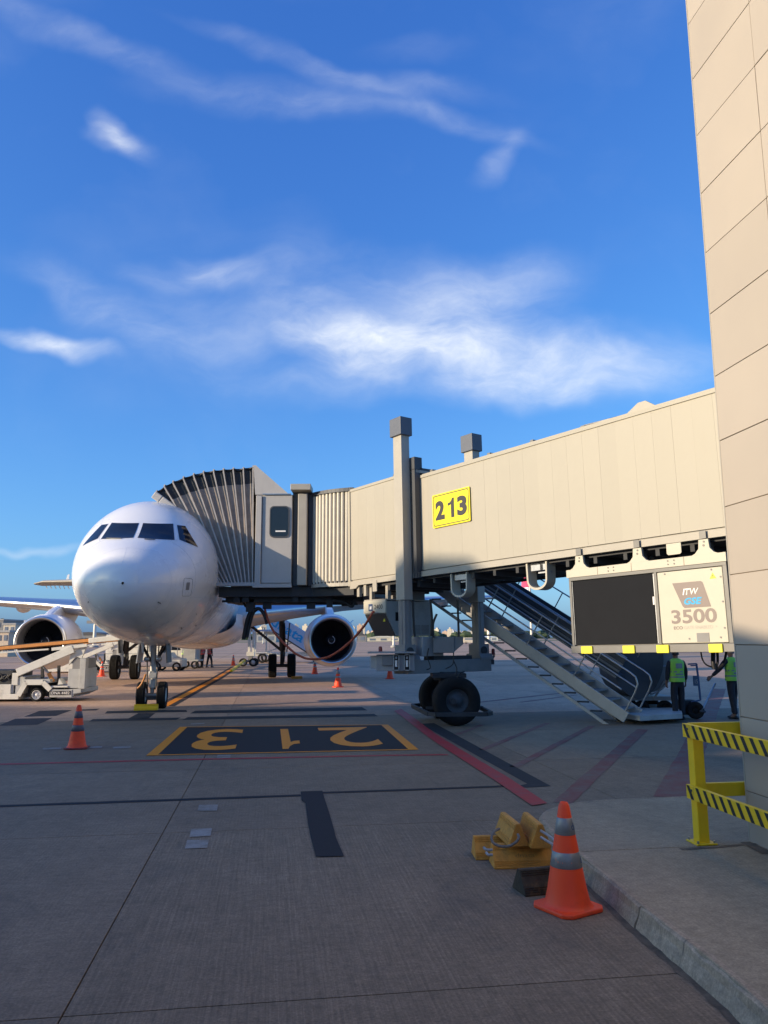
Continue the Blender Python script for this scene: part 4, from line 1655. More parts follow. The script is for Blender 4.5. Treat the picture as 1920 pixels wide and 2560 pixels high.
def bridge_hood():
    # folding hood pressed on the fuselage: near side fan, roof and far side
    Y0, Y1 = 21.88, 24.85
    tops = [(-3.74, 6.88), (-4.02, 6.83), (-4.31, 6.82), (-4.59, 6.80), (-4.87, 6.77), (-5.16, 6.73), (-5.44, 6.66), (-5.73, 6.57), (-6.02, 6.45), (-6.26, 6.33), (-6.48, 6.17)]
    nb = len(tops)
    bots = [(-3.68 - 0.97 * i / (nb - 1), 3.55) for i in range(nb)]
    for i in range(nb):
        (xt, zt), (xb, zb) = tops[i], bots[i]
        b = Wd()
        pts = [(xb, Y0 - 0.05, zb), (xt, Y0 - 0.05, zt - 0.05), (xt, Y0 - 0.02, zt + 0.01), (xt, Y1 + 0.02, zt + 0.01), (xt, Y1 + 0.05, zt - 0.05), (xb, Y1 + 0.05, zb)]
        for k in range(len(pts) - 1):
            b.bar(pts[k], pts[k + 1], 0.035, 0.035, (1, 0, 0))
        b.build('hood_rib', 'hood_rib', jb)
        if i == nb - 1:
            break
        (xt2, zt2), (xb2, zb2) = tops[i + 1], bots[i + 1]
        for side, yy in ((-1, Y0), (1, Y1)):
            rows = []
            for r_ in range(15):
                t = r_ / 14
                a = Vector((xb + (xt - xb) * t, yy, zb + (zt - zb) * t))
                c = Vector((xb2 + (xt2 - xb2) * t, yy, zb2 + (zt2 - zb2) * t))
                row = []
                wd = (a - c).length
                for s in range(7):
                    u_ = s / 6
                    p = a.lerp(c, u_)
                    fold = (math.sin(PI * u_) ** 0.8) * (0.20 * wd + 0.015) + 0.012 * mnoise.noise(Vector((i * 3.1, t * 5, u_ * 2)))
                    p.y += -side * (fold * (1.0))   # sags inwards between ribs
                    row.append(p)
                rows.append(row)
            b = Wd()
            b.grid(rows[:13])
            b.build('hood_curtain', 'hood', jb, fix=False)
            b = Wd()
            b.grid(rows[12:])
            b.build('hood_valance', 'hood_top', jb, fix=False)
        rows = []
        for r_ in range(9):
            yy = Y0 + (Y1 - Y0) * r_ / 8
            row = []
            for s in range(6):
                u_ = s / 5
                sagz = 0.09 * math.sin(PI * u_) * (0.7 + 0.6 * mnoise.noise(Vector((i * 2.3, r_ * 0.9, u_))))
                row.append((xt + (xt2 - xt) * u_, yy, zt + (zt2 - zt) * u_ - sagz))
            rows.append(row)
        b = Wd()
        b.grid(rows)
        b.build('hood_roof_cloth', 'hood_top', jb, fix=False)
    # padded bumper round the open end, lies on the skin
    edge = [(-6.56, 6.07), (-6.34, 5.92), (-5.8, 5.50), (-5.49, 5.17), (-5.09, 4.55), (-4.91, 4.13), (-4.68, 3.42)]
    for i in range(len(edge) - 1):
        (xa, za), (xb, zb) = edge[i], edge[i + 1]
        b = Wd()
        b.bar((xa, Y0 - 0.02, za), (xb, Y0 - 0.02, zb), 0.22, 0.13, (0, 1, 0))
        b.build('hood_bumper', 'cab', jb, bevel=0.03)
        b = Wd()
        b.bar((xa, Y1, za), (xb, Y1, zb), 0.22, 0.13, (0, 1, 0))
        b.build('hood_bumper', 'cab', jb)
    b = Wd()
    rows = []
    for i, (xa, za) in enumerate(edge):
        t = min(1.0, i / (len(edge) - 1))
        k = t * (nb - 1)
    # cloth between last rib and bumper
    (xt, zt), (xb, zb) = tops[-1], bots[-1]
    for yy in (Y0, Y1):
        b = Wd()
        rows = []
        for q in range(13):
            t = q / 12
            p = Vector((xt + (xb - xt) * t, yy, zt + (zb - zt) * t))
            f = t * (len(edge) - 1)
            i0 = min(int(f), len(edge) - 2)
            e = Vector((edge[i0][0], 0, edge[i0][1])).lerp(Vector((edge[i0 + 1][0], 0, edge[i0 + 1][1])), f - i0)
            e.y = yy
            rows.append([p, p.lerp(e, 0.5) + Vector((0, 0.03, 0)), e])
        b.grid(rows)
        b.build('hood_curtain', 'hood', jb, fix=False)


bridge_tunnels()
bridge_sign()
bridge_drive()
bridge_straps()
bridge_cab()
bridge_hood()


# ------------------------------------------------------------------ service stair of the bridge, baggage chute
def stair():
    D = Vector((-0.8, 0.6, 0))
    Wv = Vector((0.6, 0.8, 0))
    F0 = Vector((5.46, 18.45, 0.22))
    run, rise = 5.05, 3.15
    sl = (D * run + ZV * rise).normalized()
    up = (ZV - sl * sl.z).normalized()
    L = math.hypot(run, rise)
    t = thing('service_stair', 'grey metal service stair with pipe handrails going up behind the boarding bridge', 'stair', (F0.x, F0.y, 0))
    TM = Matrix.Translation(-Vector((F0.x, F0.y, 0)))

    def S():
        b = MB()
        b.mx = TM
        return b
    width = 0.92
    for w_ in (0.0, width):
        b = S()
        b.bar(F0 + Wv * w_ - sl * 0.1, F0 + Wv * w_ + sl * (L + 0.1), 0.05, 0.26, up)
        b.build('stringer', 'stair_grey', t, bevel=0.006)
    b = S()
    b.bar(F0 - up * 0.40 - sl * 0.05, F0 - up * 0.40 + sl * L, 0.05, 0.07, up)
    b.build('levelling_bar', 'stair_grey', t)
    b = S()
    b.bar(F0 + Wv * width - up * 0.40 - sl * 0.05, F0 + Wv * width - up * 0.40 + sl * L, 0.05, 0.07, up)
    b.build('levelling_bar', 'stair_grey', t)
    ntr = 16
    for k in range(ntr):
        q = F0 + sl * (L * (k + 0.5) / ntr)
        b = S()
        b.box(q + Wv * width / 2 + ZV * 0.02, (0.26, width - 0.06, 0.035), Matrix(((D.x, Wv.x, 0), (D.y, Wv.y, 0), (0, 0, 1))))
        b.build('tread', 'mid_grey', t)
        b = S()
        b.bar(q - up * 0.27 + D * 0.15, q - up * 0.27 - D * 0.13, 0.06, 0.035, (0, 0, 1))
        b.build('tread_link', 'under', t)
    # handrails
    for w_ in (-0.02, width + 0.02):
        o = F0 + Wv * w_
        for h in (0.95, 0.50):
            b = S()
            s0 = 0.12 if h > 0.6 else 0.30
            pts = [o + sl * s0 + up * h, o + sl * (L - 0.05) + up * h]
            if h > 0.6:
                pts = [o + sl * -0.02 + up * 0.12, o + sl * 0.0 + up * 0.62, o + sl * 0.04 + up * 0.82, o + sl * 0.16 + up * 0.93, o + sl * 0.32 + up * 0.95, o + sl * (L - 0.05) + up * 0.95]
            b.tube(pts, 0.021, 8)
            b.build('handrail', 'steel', t)
        for k in range(1, 5):
            b = S()
            q = o + sl * (L * k / 4.2)
            b.tube([q + up * 0.10, q + up * 0.95], 0.018, 8)
            b.build('rail_post', 'steel', t)
    # foot platform on castors
    b = S()
    pf = [G(1531, 1785, 0.16), G(1600, 1796, 0.16), G(1706, 1790, 0.16), G(1700, 1762, 0.16), G(1640, 1760, 0.16)]
    b.slab([(p.x, p.y) for p in pf], 0.10, 0.22)
    b.build('foot_platform', 'loader_grey', t, bevel=0.008)
    for q in (G(1549, 1802), G(1612, 1806), G(1666, 1803), G(1690, 1785)):
        b = S()
        ax_ = Vector((0.2, 1, 0)).normalized()
        b.lathe([(0.02, -0.04), (0.085, -0.04), (0.095, -0.02), (0.095, 0.02), (0.085, 0.04), (0.02, 0.04)], 16, (q.x, q.y, 0.095), ax_, closed=True)
        b.box((q.x, q.y, 0.16), (0.05, 0.16, 0.08))
        b.build('castor', 'rubber', t)
    # ---- chute beside the stair
    c = thing('baggage_chute', 'dark enclosed baggage chute running down parallel to the service stair', 'chute', (F0.x, F0.y, 0))
    O = F0 + Wv * 1.25 + up * 0.62 + sl * 0.9
    b = S()
    b.bar(O, O + sl * (L - 0.7), 0.06, 0.52, up)
    b.bar(O + Wv * 0.75, O + Wv * 0.75 + sl * (L - 0.7), 0.06, 0.52, up)
    b.bar(O + Wv * 0.375 - up * 0.23, O + Wv * 0.375 - up * 0.23 + sl * (L - 0.7), 0.70, 0.05, up)
    b.build('chute_trough', 'dark_grey', c)
    for h in (0.10, -0.09, -0.25):
        b = S()
        b.bar(O - Wv * 0.045 + up * h, O - Wv * 0.045 + up * h + sl * (L - 0.7), 0.03, 0.045, up)
        b.build('chute_rail', 'mid_grey', c)
    b = S()
    b.tube([O + up * 0.30, O + up * 0.30 + sl * (L - 0.7)], 0.018, 6)
    b.tube([O + Wv * 0.75 + up * 0.72, O + Wv * 0.75 + up * 0.72 + sl * (L - 0.7)], 0.02, 6)
    for k in range(5):
        q = O + Wv * 0.75 + sl * ((L - 0.8) * k / 4)
        b.tube([q + up * 0.2, q + up * 0.72], 0.016, 6)
    b.build('chute_handrail', 'steel', c)
    # rounded catch basin at the foot
    d = thing('catch_drum', 'big rounded dark grey catch basin at the foot of the baggage chute', 'basin', (6.7, 20.6, 0))
    DM = Matrix.Translation(-Vector((6.7, 20.6, 0)))
    prof = []
    x0, x1 = P(1531, 1700, 20.2).x, P(1660, 1700, 20.2).x
    zt = 2.06
    a0 = [(x0 + 0.28, zt), (x1 - 0.10, zt), (x1 + 0.02, 1.5), (x1 - 0.06, 1.05), (x1 - 0.28, 0.66), (x1 - 0.58, 0.46), (x0 + 0.55, 0.47), (x0 + 0.22, 0.70), (x0 + 0.06, 1.10), (x0 + 0.10, 1.55)]
    pts = smooth_path([Vector((x, 0, z)) for x, z in a0], 4)
    poly = [(p.x, p.z) for p in pts]
    b = MB()
    b.mx = DM
    b.prism(poly, 20.2, 21.6)
    b.build('basin_shell', 'dark_grey', d)
    b = MB()
    b.mx = DM
    rim = [(x1 - 0.08, zt), (x1 + 0.30, zt), (x1 + 0.33, 1.55), (x1 + 0.22, 1.05), (x1 - 0.02, 0.72), (x1 - 0.30, 0.60), (x1 - 0.26, 0.70), (x1 - 0.05, 1.05), (x1 + 0.03, 1.5)]
    rs = [(p.x, p.z) for p in smooth_path([Vector((x, 0, z)) for x, z in rim], 3)]
    b.prism(rs, 20.3, 21.5)
    b.build('basin_side', 'mid_grey', d)
    b = MB()
    b.mx = DM
    b.tube(smooth_path([Vector((x1 + 0.30, 20.28, zt)), Vector((x1 + 0.33, 20.28, 1.5)), Vector((x1 + 0.22, 20.28, 1.02)), Vector((x1 - 0.05, 20.28, 0.68)), Vector((x1 - 0.35, 20.28, 0.55))], 5), 0.022, 6)
    b.tube([(x1 - 0.02, 20.26, 1.25), (x1 + 0.30, 20.26, 1.28)], 0.016, 6)
    b.build('basin_rim', 'steel', d)
    b = MB()
    b.mx = DM
    b.box2((x0 + 0.3, 20.3, 0.40), (x1 + 0.25, 21.5, 0.50))
    b.bar((x1 - 0.25, 20.28, 0.45), (x1 + 0.05, 20.28, 0.9), 0.04, 0.04)
    b.bar((x0 + 0.4, 20.28, 0.40), (x0 + 0.15, 20.28, 0.16), 0.05, 0.05)
    b.bar((x1 + 0.1, 20.4, 0.45), (x1 + 0.5, 20.4, 0.45), 0.05, 0.05)
    b.build('basin_frame', 'mid_grey', d)
    for x_, y_ in ((x0 + 0.75, 20.35), (x1 + 0.05, 20.4), (x0 + 0.75, 21.4), (x1 + 0.05, 21.4)):
        b = MB()
        b.mx = DM
        b.lathe(tyre_profile(0.20, 0.13, 0.10), 20, (x_, y_, 0.20), Vector((0.1, 1, 0)).normalized(), closed=True)
        b.lathe([(0, -0.03), (0.11, -0.03), (0.11, 0.03), (0, 0.03)], 14, (x_, y_, 0.20), Vector((0.1, 1, 0)).normalized())
        b.build('wheel', 'rubber', d)


stair()


# ------------------------------------------------------------------ conditioned air unit hung under the tunnel
def air_unit():
    o = thing('air_conditioning_unit', 'large conditioned-air unit marked 3500 hung under the bridge near the terminal wall', 'air unit', JB)
    u0, u1, us = -4.74, -7.99, -6.66
    zb, zt = 1.735, 3.035
    yf = -0.95

    def part(name, m, boxes, bevel=0.0, parent=o):
        b = J()
        for a, c in boxes:
            b.box2(a, c)
        return b.build(name, m, parent, bevel)
    part('casing', 'frame_grey', [((u1 + 0.02, yf + 0.05, zb), (u0 - 0.02, 0.75, zt - 0.02))])
    fw = 0.055
    fr_ = part('frame', 'frame_grey', [((u0 - fw, yf - 0.01, zb), (u0, yf + 0.05, zt)), ((u1, yf - 0.01, zb), (u1 + 0.075, yf + 0.05, zt)),
                                      ((us - fw / 2, yf - 0.01, zb), (us + fw / 2, yf + 0.05, zt)),
                                      ((u1, yf - 0.012, zt - 0.06), (u0, yf + 0.05, zt + 0.004))], 0.006)
    gp = part('filter_panel', 'panel_dark', [((us + 0.075, yf + 0.012, zb + 0.02), (u0 - fw - 0.03, yf + 0.045, zt - 0.075))])
    part('panel_edge', 'steel', [((us + 0.035, yf + 0.0, zb + 0.02), (us + 0.05, yf + 0.03, zt - 0.075))], parent=gp)
    part('panel_edge', 'steel', [((u0 - fw - 0.022, yf + 0.0, zb + 0.02), (u0 - fw - 0.012, yf + 0.03, zt - 0.075))], parent=gp)
    part('panel_latch', 'ink_white', [((us + 0.055, yf - 0.005, 2.42), (us + 0.085, yf + 0.02, 2.56))], parent=gp)
    pn = part('access_panel', 'cream', [((u1 + 0.085, yf - 0.004, zb + 0.015), (us - fw / 2 - 0.012, yf + 0.045, zt - 0.07))], 0.008)
    for (uu, zz) in ((-7.72, 2.93), (-7.87, 2.80), (-7.87, 2.40), (-7.86, 1.98), (-7.78, 1.83), (-7.22, 1.82), (-6.85, 2.93)):
        b = J()
        b.cyl((uu, yf - 0.012, zz), (uu, yf, zz), 0.016, n=8)
        b.build('panel_bolt', 'mid_grey', pn)
    # print on the panel; local x runs to the right, y up
    def fr(uu, zz, off=0.0075):
        return frame(JF @ Vector((uu, yf - off, zz)), -JU, JW, -JN)
    b = MB()
    b.mx = fr(-7.31, 2.545)
    lw, lh = 0.60, 0.43
    quad = [(-0.33, lh / 2), (0.20, lh / 2), (0.235, lh / 2 - 0.02), (0.35, -lh / 2), (-0.13, -lh / 2), (-0.165, -lh / 2 + 0.03)]
    b.poly([(x, y, 0) for x, y in quad])
    b.build('logo_panel', 'ink_brown', pn)
    lettering('IT', 0.145, 0.105, fr(-7.235, 2.60, 0.010), 'ink_white', pn, 0.03, shear=0.25)
    lettering('W', 0.155, 0.105, fr(-7.385, 2.60, 0.010), 'ink_white', pn, 0.005, shear=0.25)
    lettering('GSE', 0.33, 0.115, fr(-7.345, 2.44, 0.010), 'ink_blue', pn, 0.035, shear=0.25)
    lettering('3500', 0.83, 0.235, fr(-7.33, 2.19), 'ink_brown', pn, 0.025)
    lettering('ECO', 0.17, 0.055, fr(-7.03, 2.005), 'ink_brown', pn, 0.03)
    lettering('GATE ENABLED', 0.52, 0.055, fr(-7.40, 2.005), 'ink_grey', pn, 0.0)
    b = MB()
    b.mx = fr(-7.72, 2.01)
    b.poly([(-0.02, -0.012, 0), (-0.005, -0.012, 0), (0.02, 0.0, 0), (-0.005, 0.012, 0), (-0.02, 0.012, 0), (0.0, 0.0, 0)])
    b.build('arrow_mark', 'ink_grey', pn)
    b = MB()
    b.mx = fr(-7.735, 2.825)
    b.poly([(-0.06, -0.045, 0), (0.06, -0.045, 0), (0, 0.055, 0)])
    tr = b.build('warning_triangle', 'bumper_yellow', pn)
    b = MB()
    b.mx = fr(-7.735, 2.825, 0.010)
    b.poly([(0.012, 0.03, 0), (-0.014, -0.004, 0), (0.002, -0.004, 0), (-0.008, -0.034, 0), (0.016, 0.004, 0), (0.0, 0.004, 0)])
    b.build('flash_mark', 'ink_black', pn)
    part('rating_plate', 'mid_grey', [((-7.58, yf - 0.012, 1.765), (-7.36, yf - 0.003, 1.91))], parent=pn)
    # base beam with yellow corner pads
    part('base_beam', 'frame_grey', [((u1 - 0.02, yf - 0.03, 1.60), (u0 + 0.02, yf + 0.10, 1.733)), ((u1, yf + 0.10, 1.62), (u0, 0.75, 1.70))], 0.006)
    for uu, w_ in ((-5.11, 0.26), (-6.04, 0.25), (-6.73, 0.24), (-7.70, 0.24)):
        part('bumper_pad', 'bumper_yellow', [((uu - w_ / 2, yf - 0.065, 1.590), (uu + w_ / 2, yf - 0.032, 1.728))], 0.01)
    # hanger beam and legs up to the tunnel
    hb = part('hanger_beam', 'cream', [((u1 - 0.01, yf - 0.02, 3.042), (u0 + 0.04, yf + 0.05, 3.19))])
    for a, c in ((-5.45, -5.44), (-6.2, -6.19), (-7.25, -7.24)):
        part('beam_joint', 'seal', [((c, yf - 0.0225, 3.045), (a, yf - 0.0205, 3.188))], parent=hb)
    for uu in (-5.75, -7.0):
        b = J()
        for dx in (-0.06, 0.06):
            for dz in (3.09, 3.15):
                b.cyl((uu + dx, yf - 0.03, dz), (uu + dx, yf - 0.02, dz), 0.013, n=8)
        b.build('beam_bolts', 'frame_grey', hb)
    for uu in (-5.03, -6.34, -7.63):
        b = J()
        prof = [(uu - 0.24, 3.188), (uu - 0.17, 3.215), (uu - 0.10, 3.29), (uu - 0.085, 3.44), (uu + 0.085, 3.44), (uu + 0.10, 3.29), (uu + 0.17, 3.215), (uu + 0.24, 3.188)]
        b.prism(prof, yf - 0.02, yf + 0.03)
        lg = b.build('hanger_leg', 'cream', o)
        b = J()
        b.box2((uu - 0.02, yf + 0.03, 3.19), (uu + 0.03, yf + 0.25, 3.44))
        b.box2((uu - 0.06, yf - 0.03, 3.452), (uu + 0.06, yf - 0.022, 3.585))
        b.build('leg_web', 'frame_grey', lg)
        b = J()
        b.cyl((uu, yf - 0.028, 3.34), (uu, yf - 0.02, 3.34), 0.02, n=8)
        b.cyl((uu - 0.01, yf - 0.028, 3.40), (uu - 0.01, yf - 0.02, 3.40), 0.018, n=8)
        b.build('leg_bolts', 'frame_grey', lg)
    b = J()
    b.prism([(-7.22, 3.44), (-7.22, 3.27), (-7.19, 3.245), (-6.97, 3.245), (-6.94, 3.27), (-6.94, 3.44)], yf - 0.03, yf - 0.015)
    lp = b.build('lifting_plate', 'cream', o)
    for k in range(7):
        b = J()
        uu = -4.9 - k * 0.5
        b.box2((uu - 0.03, 0.1, 3.04), (uu + 0.03, 0.16, 3.27))
        b.build('rear_hanger', 'under', o)
    b = J()
    b.bar((-5.2, 0.3, 3.06), (-6.2, -0.3, 3.34), 0.05, 0.05)
    b.bar((-6.4, -0.3, 3.34), (-7.6, 0.2, 3.2), 0.05, 0.05)
    b.build('cross_brace', 'mid_grey', o)
    # side conduit and hanging cables
    for pts, r, m in (([(1752, 1628), (1756, 1648), (1766, 1662), (1782, 1668)], 0.017, 'cable'), ([(1783, 1625), (1783, 1655), (1786, 1672)], 0.05, 'cable'),
                      ([(1793, 1626), (1794, 1655), (1788, 1674)], 0.03, 'cable'), ([(1788, 1672), (1796, 1670), (1808, 1660), (1814, 1640), (1816, 1622)], 0.028, 'cable')):
        b = Wd()
        b.tube(smooth_path([P(x, y, 13.6) for x, y in pts], 6), r * 0.8, 8)
        b.build('power_lead', m, o)
    b = J()
    b.box2((u1 - 0.10, yf + 0.02, 1.70), (u1 - 0.03, yf + 0.3, 3.22))
    b.build('side_conduit', 'under', o)


air_unit()


# ------------------------------------------------------------------ ground power unit by the near column
def power_unit():
    c = P(965, 1545, 19.9)
    F = Vector((-0.80, -0.60, 0)).normalized()
    Sd = Vector((0.60, -0.80, 0)).normalized()
    o = thing('ground_power_unit', 'grey ground power unit marked 2400 hung under the bridge beside the near lift column', 'power unit', (c.x, c.y, 0))
    # corner line: where front and side meet
    def fr(base, x, y):
        return frame(base, x, y, ZV)
    ztop, zmid, zbot = P(965, 1500, 19.9).z, P(965, 1532, 19.9).z, P(965, 1590, 19.9).z
    LW = 0.92
    DW = 1.15
    b = MB()
    # body: slanting front; x along -F (into the unit), y along side
    prof = [(0.0, ztop - 0.02), (0.0, zmid), (0.33, zbot), (1.5, zbot), (1.5, ztop - 0.02)]
    m = frame((0, 0, 0), -F, -Sd, ZV)
    b.prism(prof, 0, LW, m)
    b.build('unit_body', 'grey_paint', o, bevel=0.012)
    b = MB()
    n = Vector((-(zmid - zbot), 0, -0.33)).normalized()
    q = [Vector((0.0, 0.03, zmid - 0.02)), Vector((0.0, LW - 0.03, zmid - 0.02)), Vector((0.325, LW - 0.03, zbot + 0.02)), Vector((0.325, 0.03, zbot + 0.02))]
    q2 = [m @ (p + n * 0.022) for p in q]
    q1 = [m @ p for p in q]
    b.add(q1 + q2, [(4, 5, 6, 7), (0, 1, 5, 4), (1, 2, 6, 5), (2, 3, 7, 6), (3, 0, 4, 7)])
    b.build('front_panel', 'mid_brown', o)
    b = MB()
    b.mx = m
    b.box2((-0.03, -0.02, zmid), (0.02, LW + 0.02, ztop))
    hd = b.build('header_panel', 'cream', o, bevel=0.008)
    f2 = frame(m @ Vector((-0.034, 0.28, (ztop + zmid) / 2)), Sd, ZV, F)
    lettering('2400', 0.36, 0.115, f2, 'ink_black', hd, 0.0)
    b = MB()
    b.mx = frame(m @ Vector((-0.034, 0.62, (ztop + zmid) / 2 - 0.01)), Sd, ZV, F)
    b.poly([(-0.09, -0.09, 0), (0.09, -0.09, 0), (0.09, 0.09, 0), (-0.09, 0.09, 0)])
    b.build('logo_panel', 'ink_navy', hd)
    b = MB()
    b.mx = frame(m @ Vector((-0.036, 0.62, (ztop + zmid) / 2 - 0.01)), Sd, ZV, F)
    b.poly([(-0.045, -0.05, 0), (0.04, -0.05, 0), (0.055, 0.03, 0), (-0.03, 0.03, 0)])
    b.build('logo_mark', 'ink_white', hd)
    b = MB()
    t0 = m @ (Vector((0.07, 0.14, zmid - 0.16)) + n * 0.026)
    b.mx = frame(t0, Sd, (ZV + F * 0.0), F)
    b.poly([(-0.05, -0.045, 0), (0.05, -0.045, 0), (0, 0.055, 0)])
    b.build('warning_triangle', 'bumper_yellow', o)
    b = MB()
    b.mx = m
    b.box2((0.30, -0.012, zmid - 0.20), (0.50, -0.002, zmid + 0.02))
    b.build('display', 'panel_dark', o, bevel=0.006)
    for k in range(2):
        b = MB()
        b.mx = m
        for j in range(7):
            b.box2((0.86 + k * 0.3, -0.012, zbot + 0.05 + j * 0.035), (1.11 + k * 0.3, -0.002, zbot + 0.07 + j * 0.035))
        b.build('louvre', 'mid_grey', o)
    b = MB()
    b.mx = m
    b.box2((-0.02, 0.0, ztop), (1.5, LW, ztop + 0.035))
    for x, y in ((0.10, 0.1), (0.10, LW - 0.12), (0.62, 0.1), (0.62, LW - 0.12)):
        b.box2((x, y - 0.05, ztop + 0.03), (x + 0.10, y + 0.05, 3.40))
    b.build('hanger', 'beige2', o)
    b = MB()
    b.mx = m
    b.box2((0.85, 0.2, ztop + 0.035), (1.45, LW, 3.30))
    b.build('hanger_box', 'mid_grey', o)
    # orange supply cable looping over to the cab
    pts = [(931, 1532), (915, 1559), (898, 1580), (881, 1599), (860, 1618), (842, 1631), (822, 1642), (802, 1647), (782, 1648), (765, 1646), (750, 1640), (736, 1632), (719, 1617), (702, 1600), (685, 1580), (672, 1555), (664, 1530), (660, 1512)]
    n_ = len(pts)
    path = [P(x, y, 19.9 + 2.6 * i / (n_ - 1)) for i, (x, y) in enumerate(pts)]
    path = [path[0] + Vector((0.03, 0.22, 0.03))] + path
    b = MB()
    base = Vector((path[0].x, path[0].y, 0))
    b.mx = Matrix.Translation(-base)
    b.tube(smooth_path(path, 3), 0.032, 8)
    k = b.build('power_cable', 'cable_red')
    k.location = base
    tag(k, 'orange power cable sagging from the unit marked 2400 across the engine inlet', 'cable')


M_['mid_brown'] = mat('panel_brown_grey', (0.085, 0.075, 0.07), 0.5, var=0.06)
power_unit()


# ------------------------------------------------------------------ airliner
PYAW = math.atan(0.140)
PA = Vector((-math.sin(PYAW), math.cos(PYAW), 0))
PB = Vector((math.cos(PYAW), math.sin(PYAW), 0))
NOSE = Vector((-6.83, 23.44, 0)) - PA * 5.29
AM = frame(NOSE, PA, PB, ZV)          # x aft, y to the aircraft's left, z up
ZC = 3.95
K = 1.044
FS = [  # x, top, bottom, half width, height of max width (all about the body axis)
    (0.00, -0.60, -0.66, 0.03, -0.63), (0.05, -0.36, -0.87, 0.27, -0.63), (0.12, -0.22, -1.00, 0.42, -0.62), (0.25, -0.06, -1.16, 0.62, -0.60),
    (0.42, 0.09, -1.29, 0.80, -0.58), (0.62, 0.22, -1.40, 0.96, -0.54), (0.80, 0.315, -1.475, 1.075, -0.50), (1.00, 0.41, -1.545, 1.19, -0.47),
    (1.25, 0.53, -1.62, 1.31, -0.42), (1.50, 0.66, -1.68, 1.415, -0.37), (1.75, 0.82, -1.735, 1.505, -0.32), (2.00, 1.01, -1.785, 1.585, -0.27),
    (2.25, 1.20, -1.83, 1.655, -0.23), (2.50, 1.385, -1.865, 1.715, -0.19), (2.75, 1.545, -1.90, 1.77, -0.15), (3.00, 1.67, -1.93, 1.815, -0.12),
    (3.35, 1.79, -1.965, 1.865, -0.08), (3.8, 1.885, -2.00, 1.91, -0.05), (4.4, 1.95, -2.03, 1.945, -0.02), (5.2, 1.975, -2.055, 1.968, 0.0),
    (6.2, 1.98, -2.07, 1.975, 0.0), (9, 1.98, -2.07, 1.975, 0), (14, 1.98, -2.07, 1.975, 0), (20, 1.98, -2.07, 1.975, 0), (26, 1.98, -2.07, 1.975, 0),
    (29, 1.98, -2.03, 1.97, 0), (31, 1.98, -1.85, 1.94, 0.03), (33, 1.97, -1.50, 1.84, 0.15), (35, 1.95, -1.05, 1.68, 0.35), (37, 1.91, -0.55, 1.46, 0.6),
    (39, 1.84, -0.05, 1.18, 0.85), (41, 1.72, 0.42, 0.86, 1.05), (43, 1.52, 0.80, 0.48, 1.15), (44.5, 1.28, 1.00, 0.14, 1.14)]


def fs_at(x):
    for i in range(len(FS) - 1):
        if FS[i][0] <= x <= FS[i + 1][0]:
            # monotone cubic-ish interpolation through neighbours
            p1, p2 = FS[i], FS[i + 1]
            p0, p3 = FS[max(i - 1, 0)], FS[min(i + 2, len(FS) - 1)]
            h = p2[0] - p1[0]
            t = (x - p1[0]) / h
            out = []
            for k in range(1, 5):
                m1 = (p2[k] - p0[k]) / max(p2[0] - p0[0], 1e-6) * h
                m2 = (p3[k] - p1[k]) / max(p3[0] - p1[0], 1e-6) * h
                if i == 0:
                    m1 = (p2[k] - p1[k])
                h00, h10, h01, h11 = 2 * t ** 3 - 3 * t * t + 1, t ** 3 - 2 * t * t + t, -2 * t ** 3 + 3 * t * t, t ** 3 - t * t
                out.append(h00 * p1[k] + h10 * m1 + h01 * p2[k] + h11 * m2)
            return out
    return list(FS[-1][1:])


def ring(x, n=72):
    zt, zb, w, zm = fs_at(x)
    pts = []
    for j in range(n):
        a = 2 * PI * j / n
        s, c = math.sin(a), math.cos(a)
        z = zm + ((zt - zm) * c if c > 0 else (zm - zb) * c)
        pts.append(Vector((x * K, w * K * s, ZC + z * K)))
    return pts


def xs_between(a, b):
    out = [a]
    x = a
    while x < b:
        st = 0.03 if x < 0.3 else (0.06 if x < 3.5 else (0.25 if x < 6.5 else 1.0))
        x = min(b, x + st)
        out.append(x)
    return out


def airfoil(c, t, n=14, camber=0.02):
    up, lo = [], []
    for i in range(n + 1):
        x = 0.5 * (1 - math.cos(PI * i / n))
        y = 5 * t * (0.2969 * math.sqrt(x) - 0.126 * x - 0.3516 * x * x + 0.2843 * x ** 3 - 0.1036 * x ** 4)
        cm = camber * math.sin(PI * x)
        up.append((x * c, (cm + y) * c))
        lo.append((x * c, (cm - y) * c))
    return up[::-1] + lo[1:-1]


def loft(b, secs):
    """secs: (LE point, chord, thickness ratio, twist, direction of 'up')"""
    rows = []
    for le, c, t, tw, up in secs:
        up = Vector(up)
        row = []
        for x, z in airfoil(c, t):
            xr = x * math.cos(tw) + z * math.sin(tw)
            zr = -x * math.sin(tw) + z * math.cos(tw)
            row.append(Vector(le) + Vector((xr, 0, 0)) + up * zr)
        rows.append(row)
    b.grid(rows, wrap=True)
    b.add(rows[-1], [tuple(range(len(rows[-1])))])
    b.add(rows[0], [tuple(range(len(rows[0])))[::-1]])


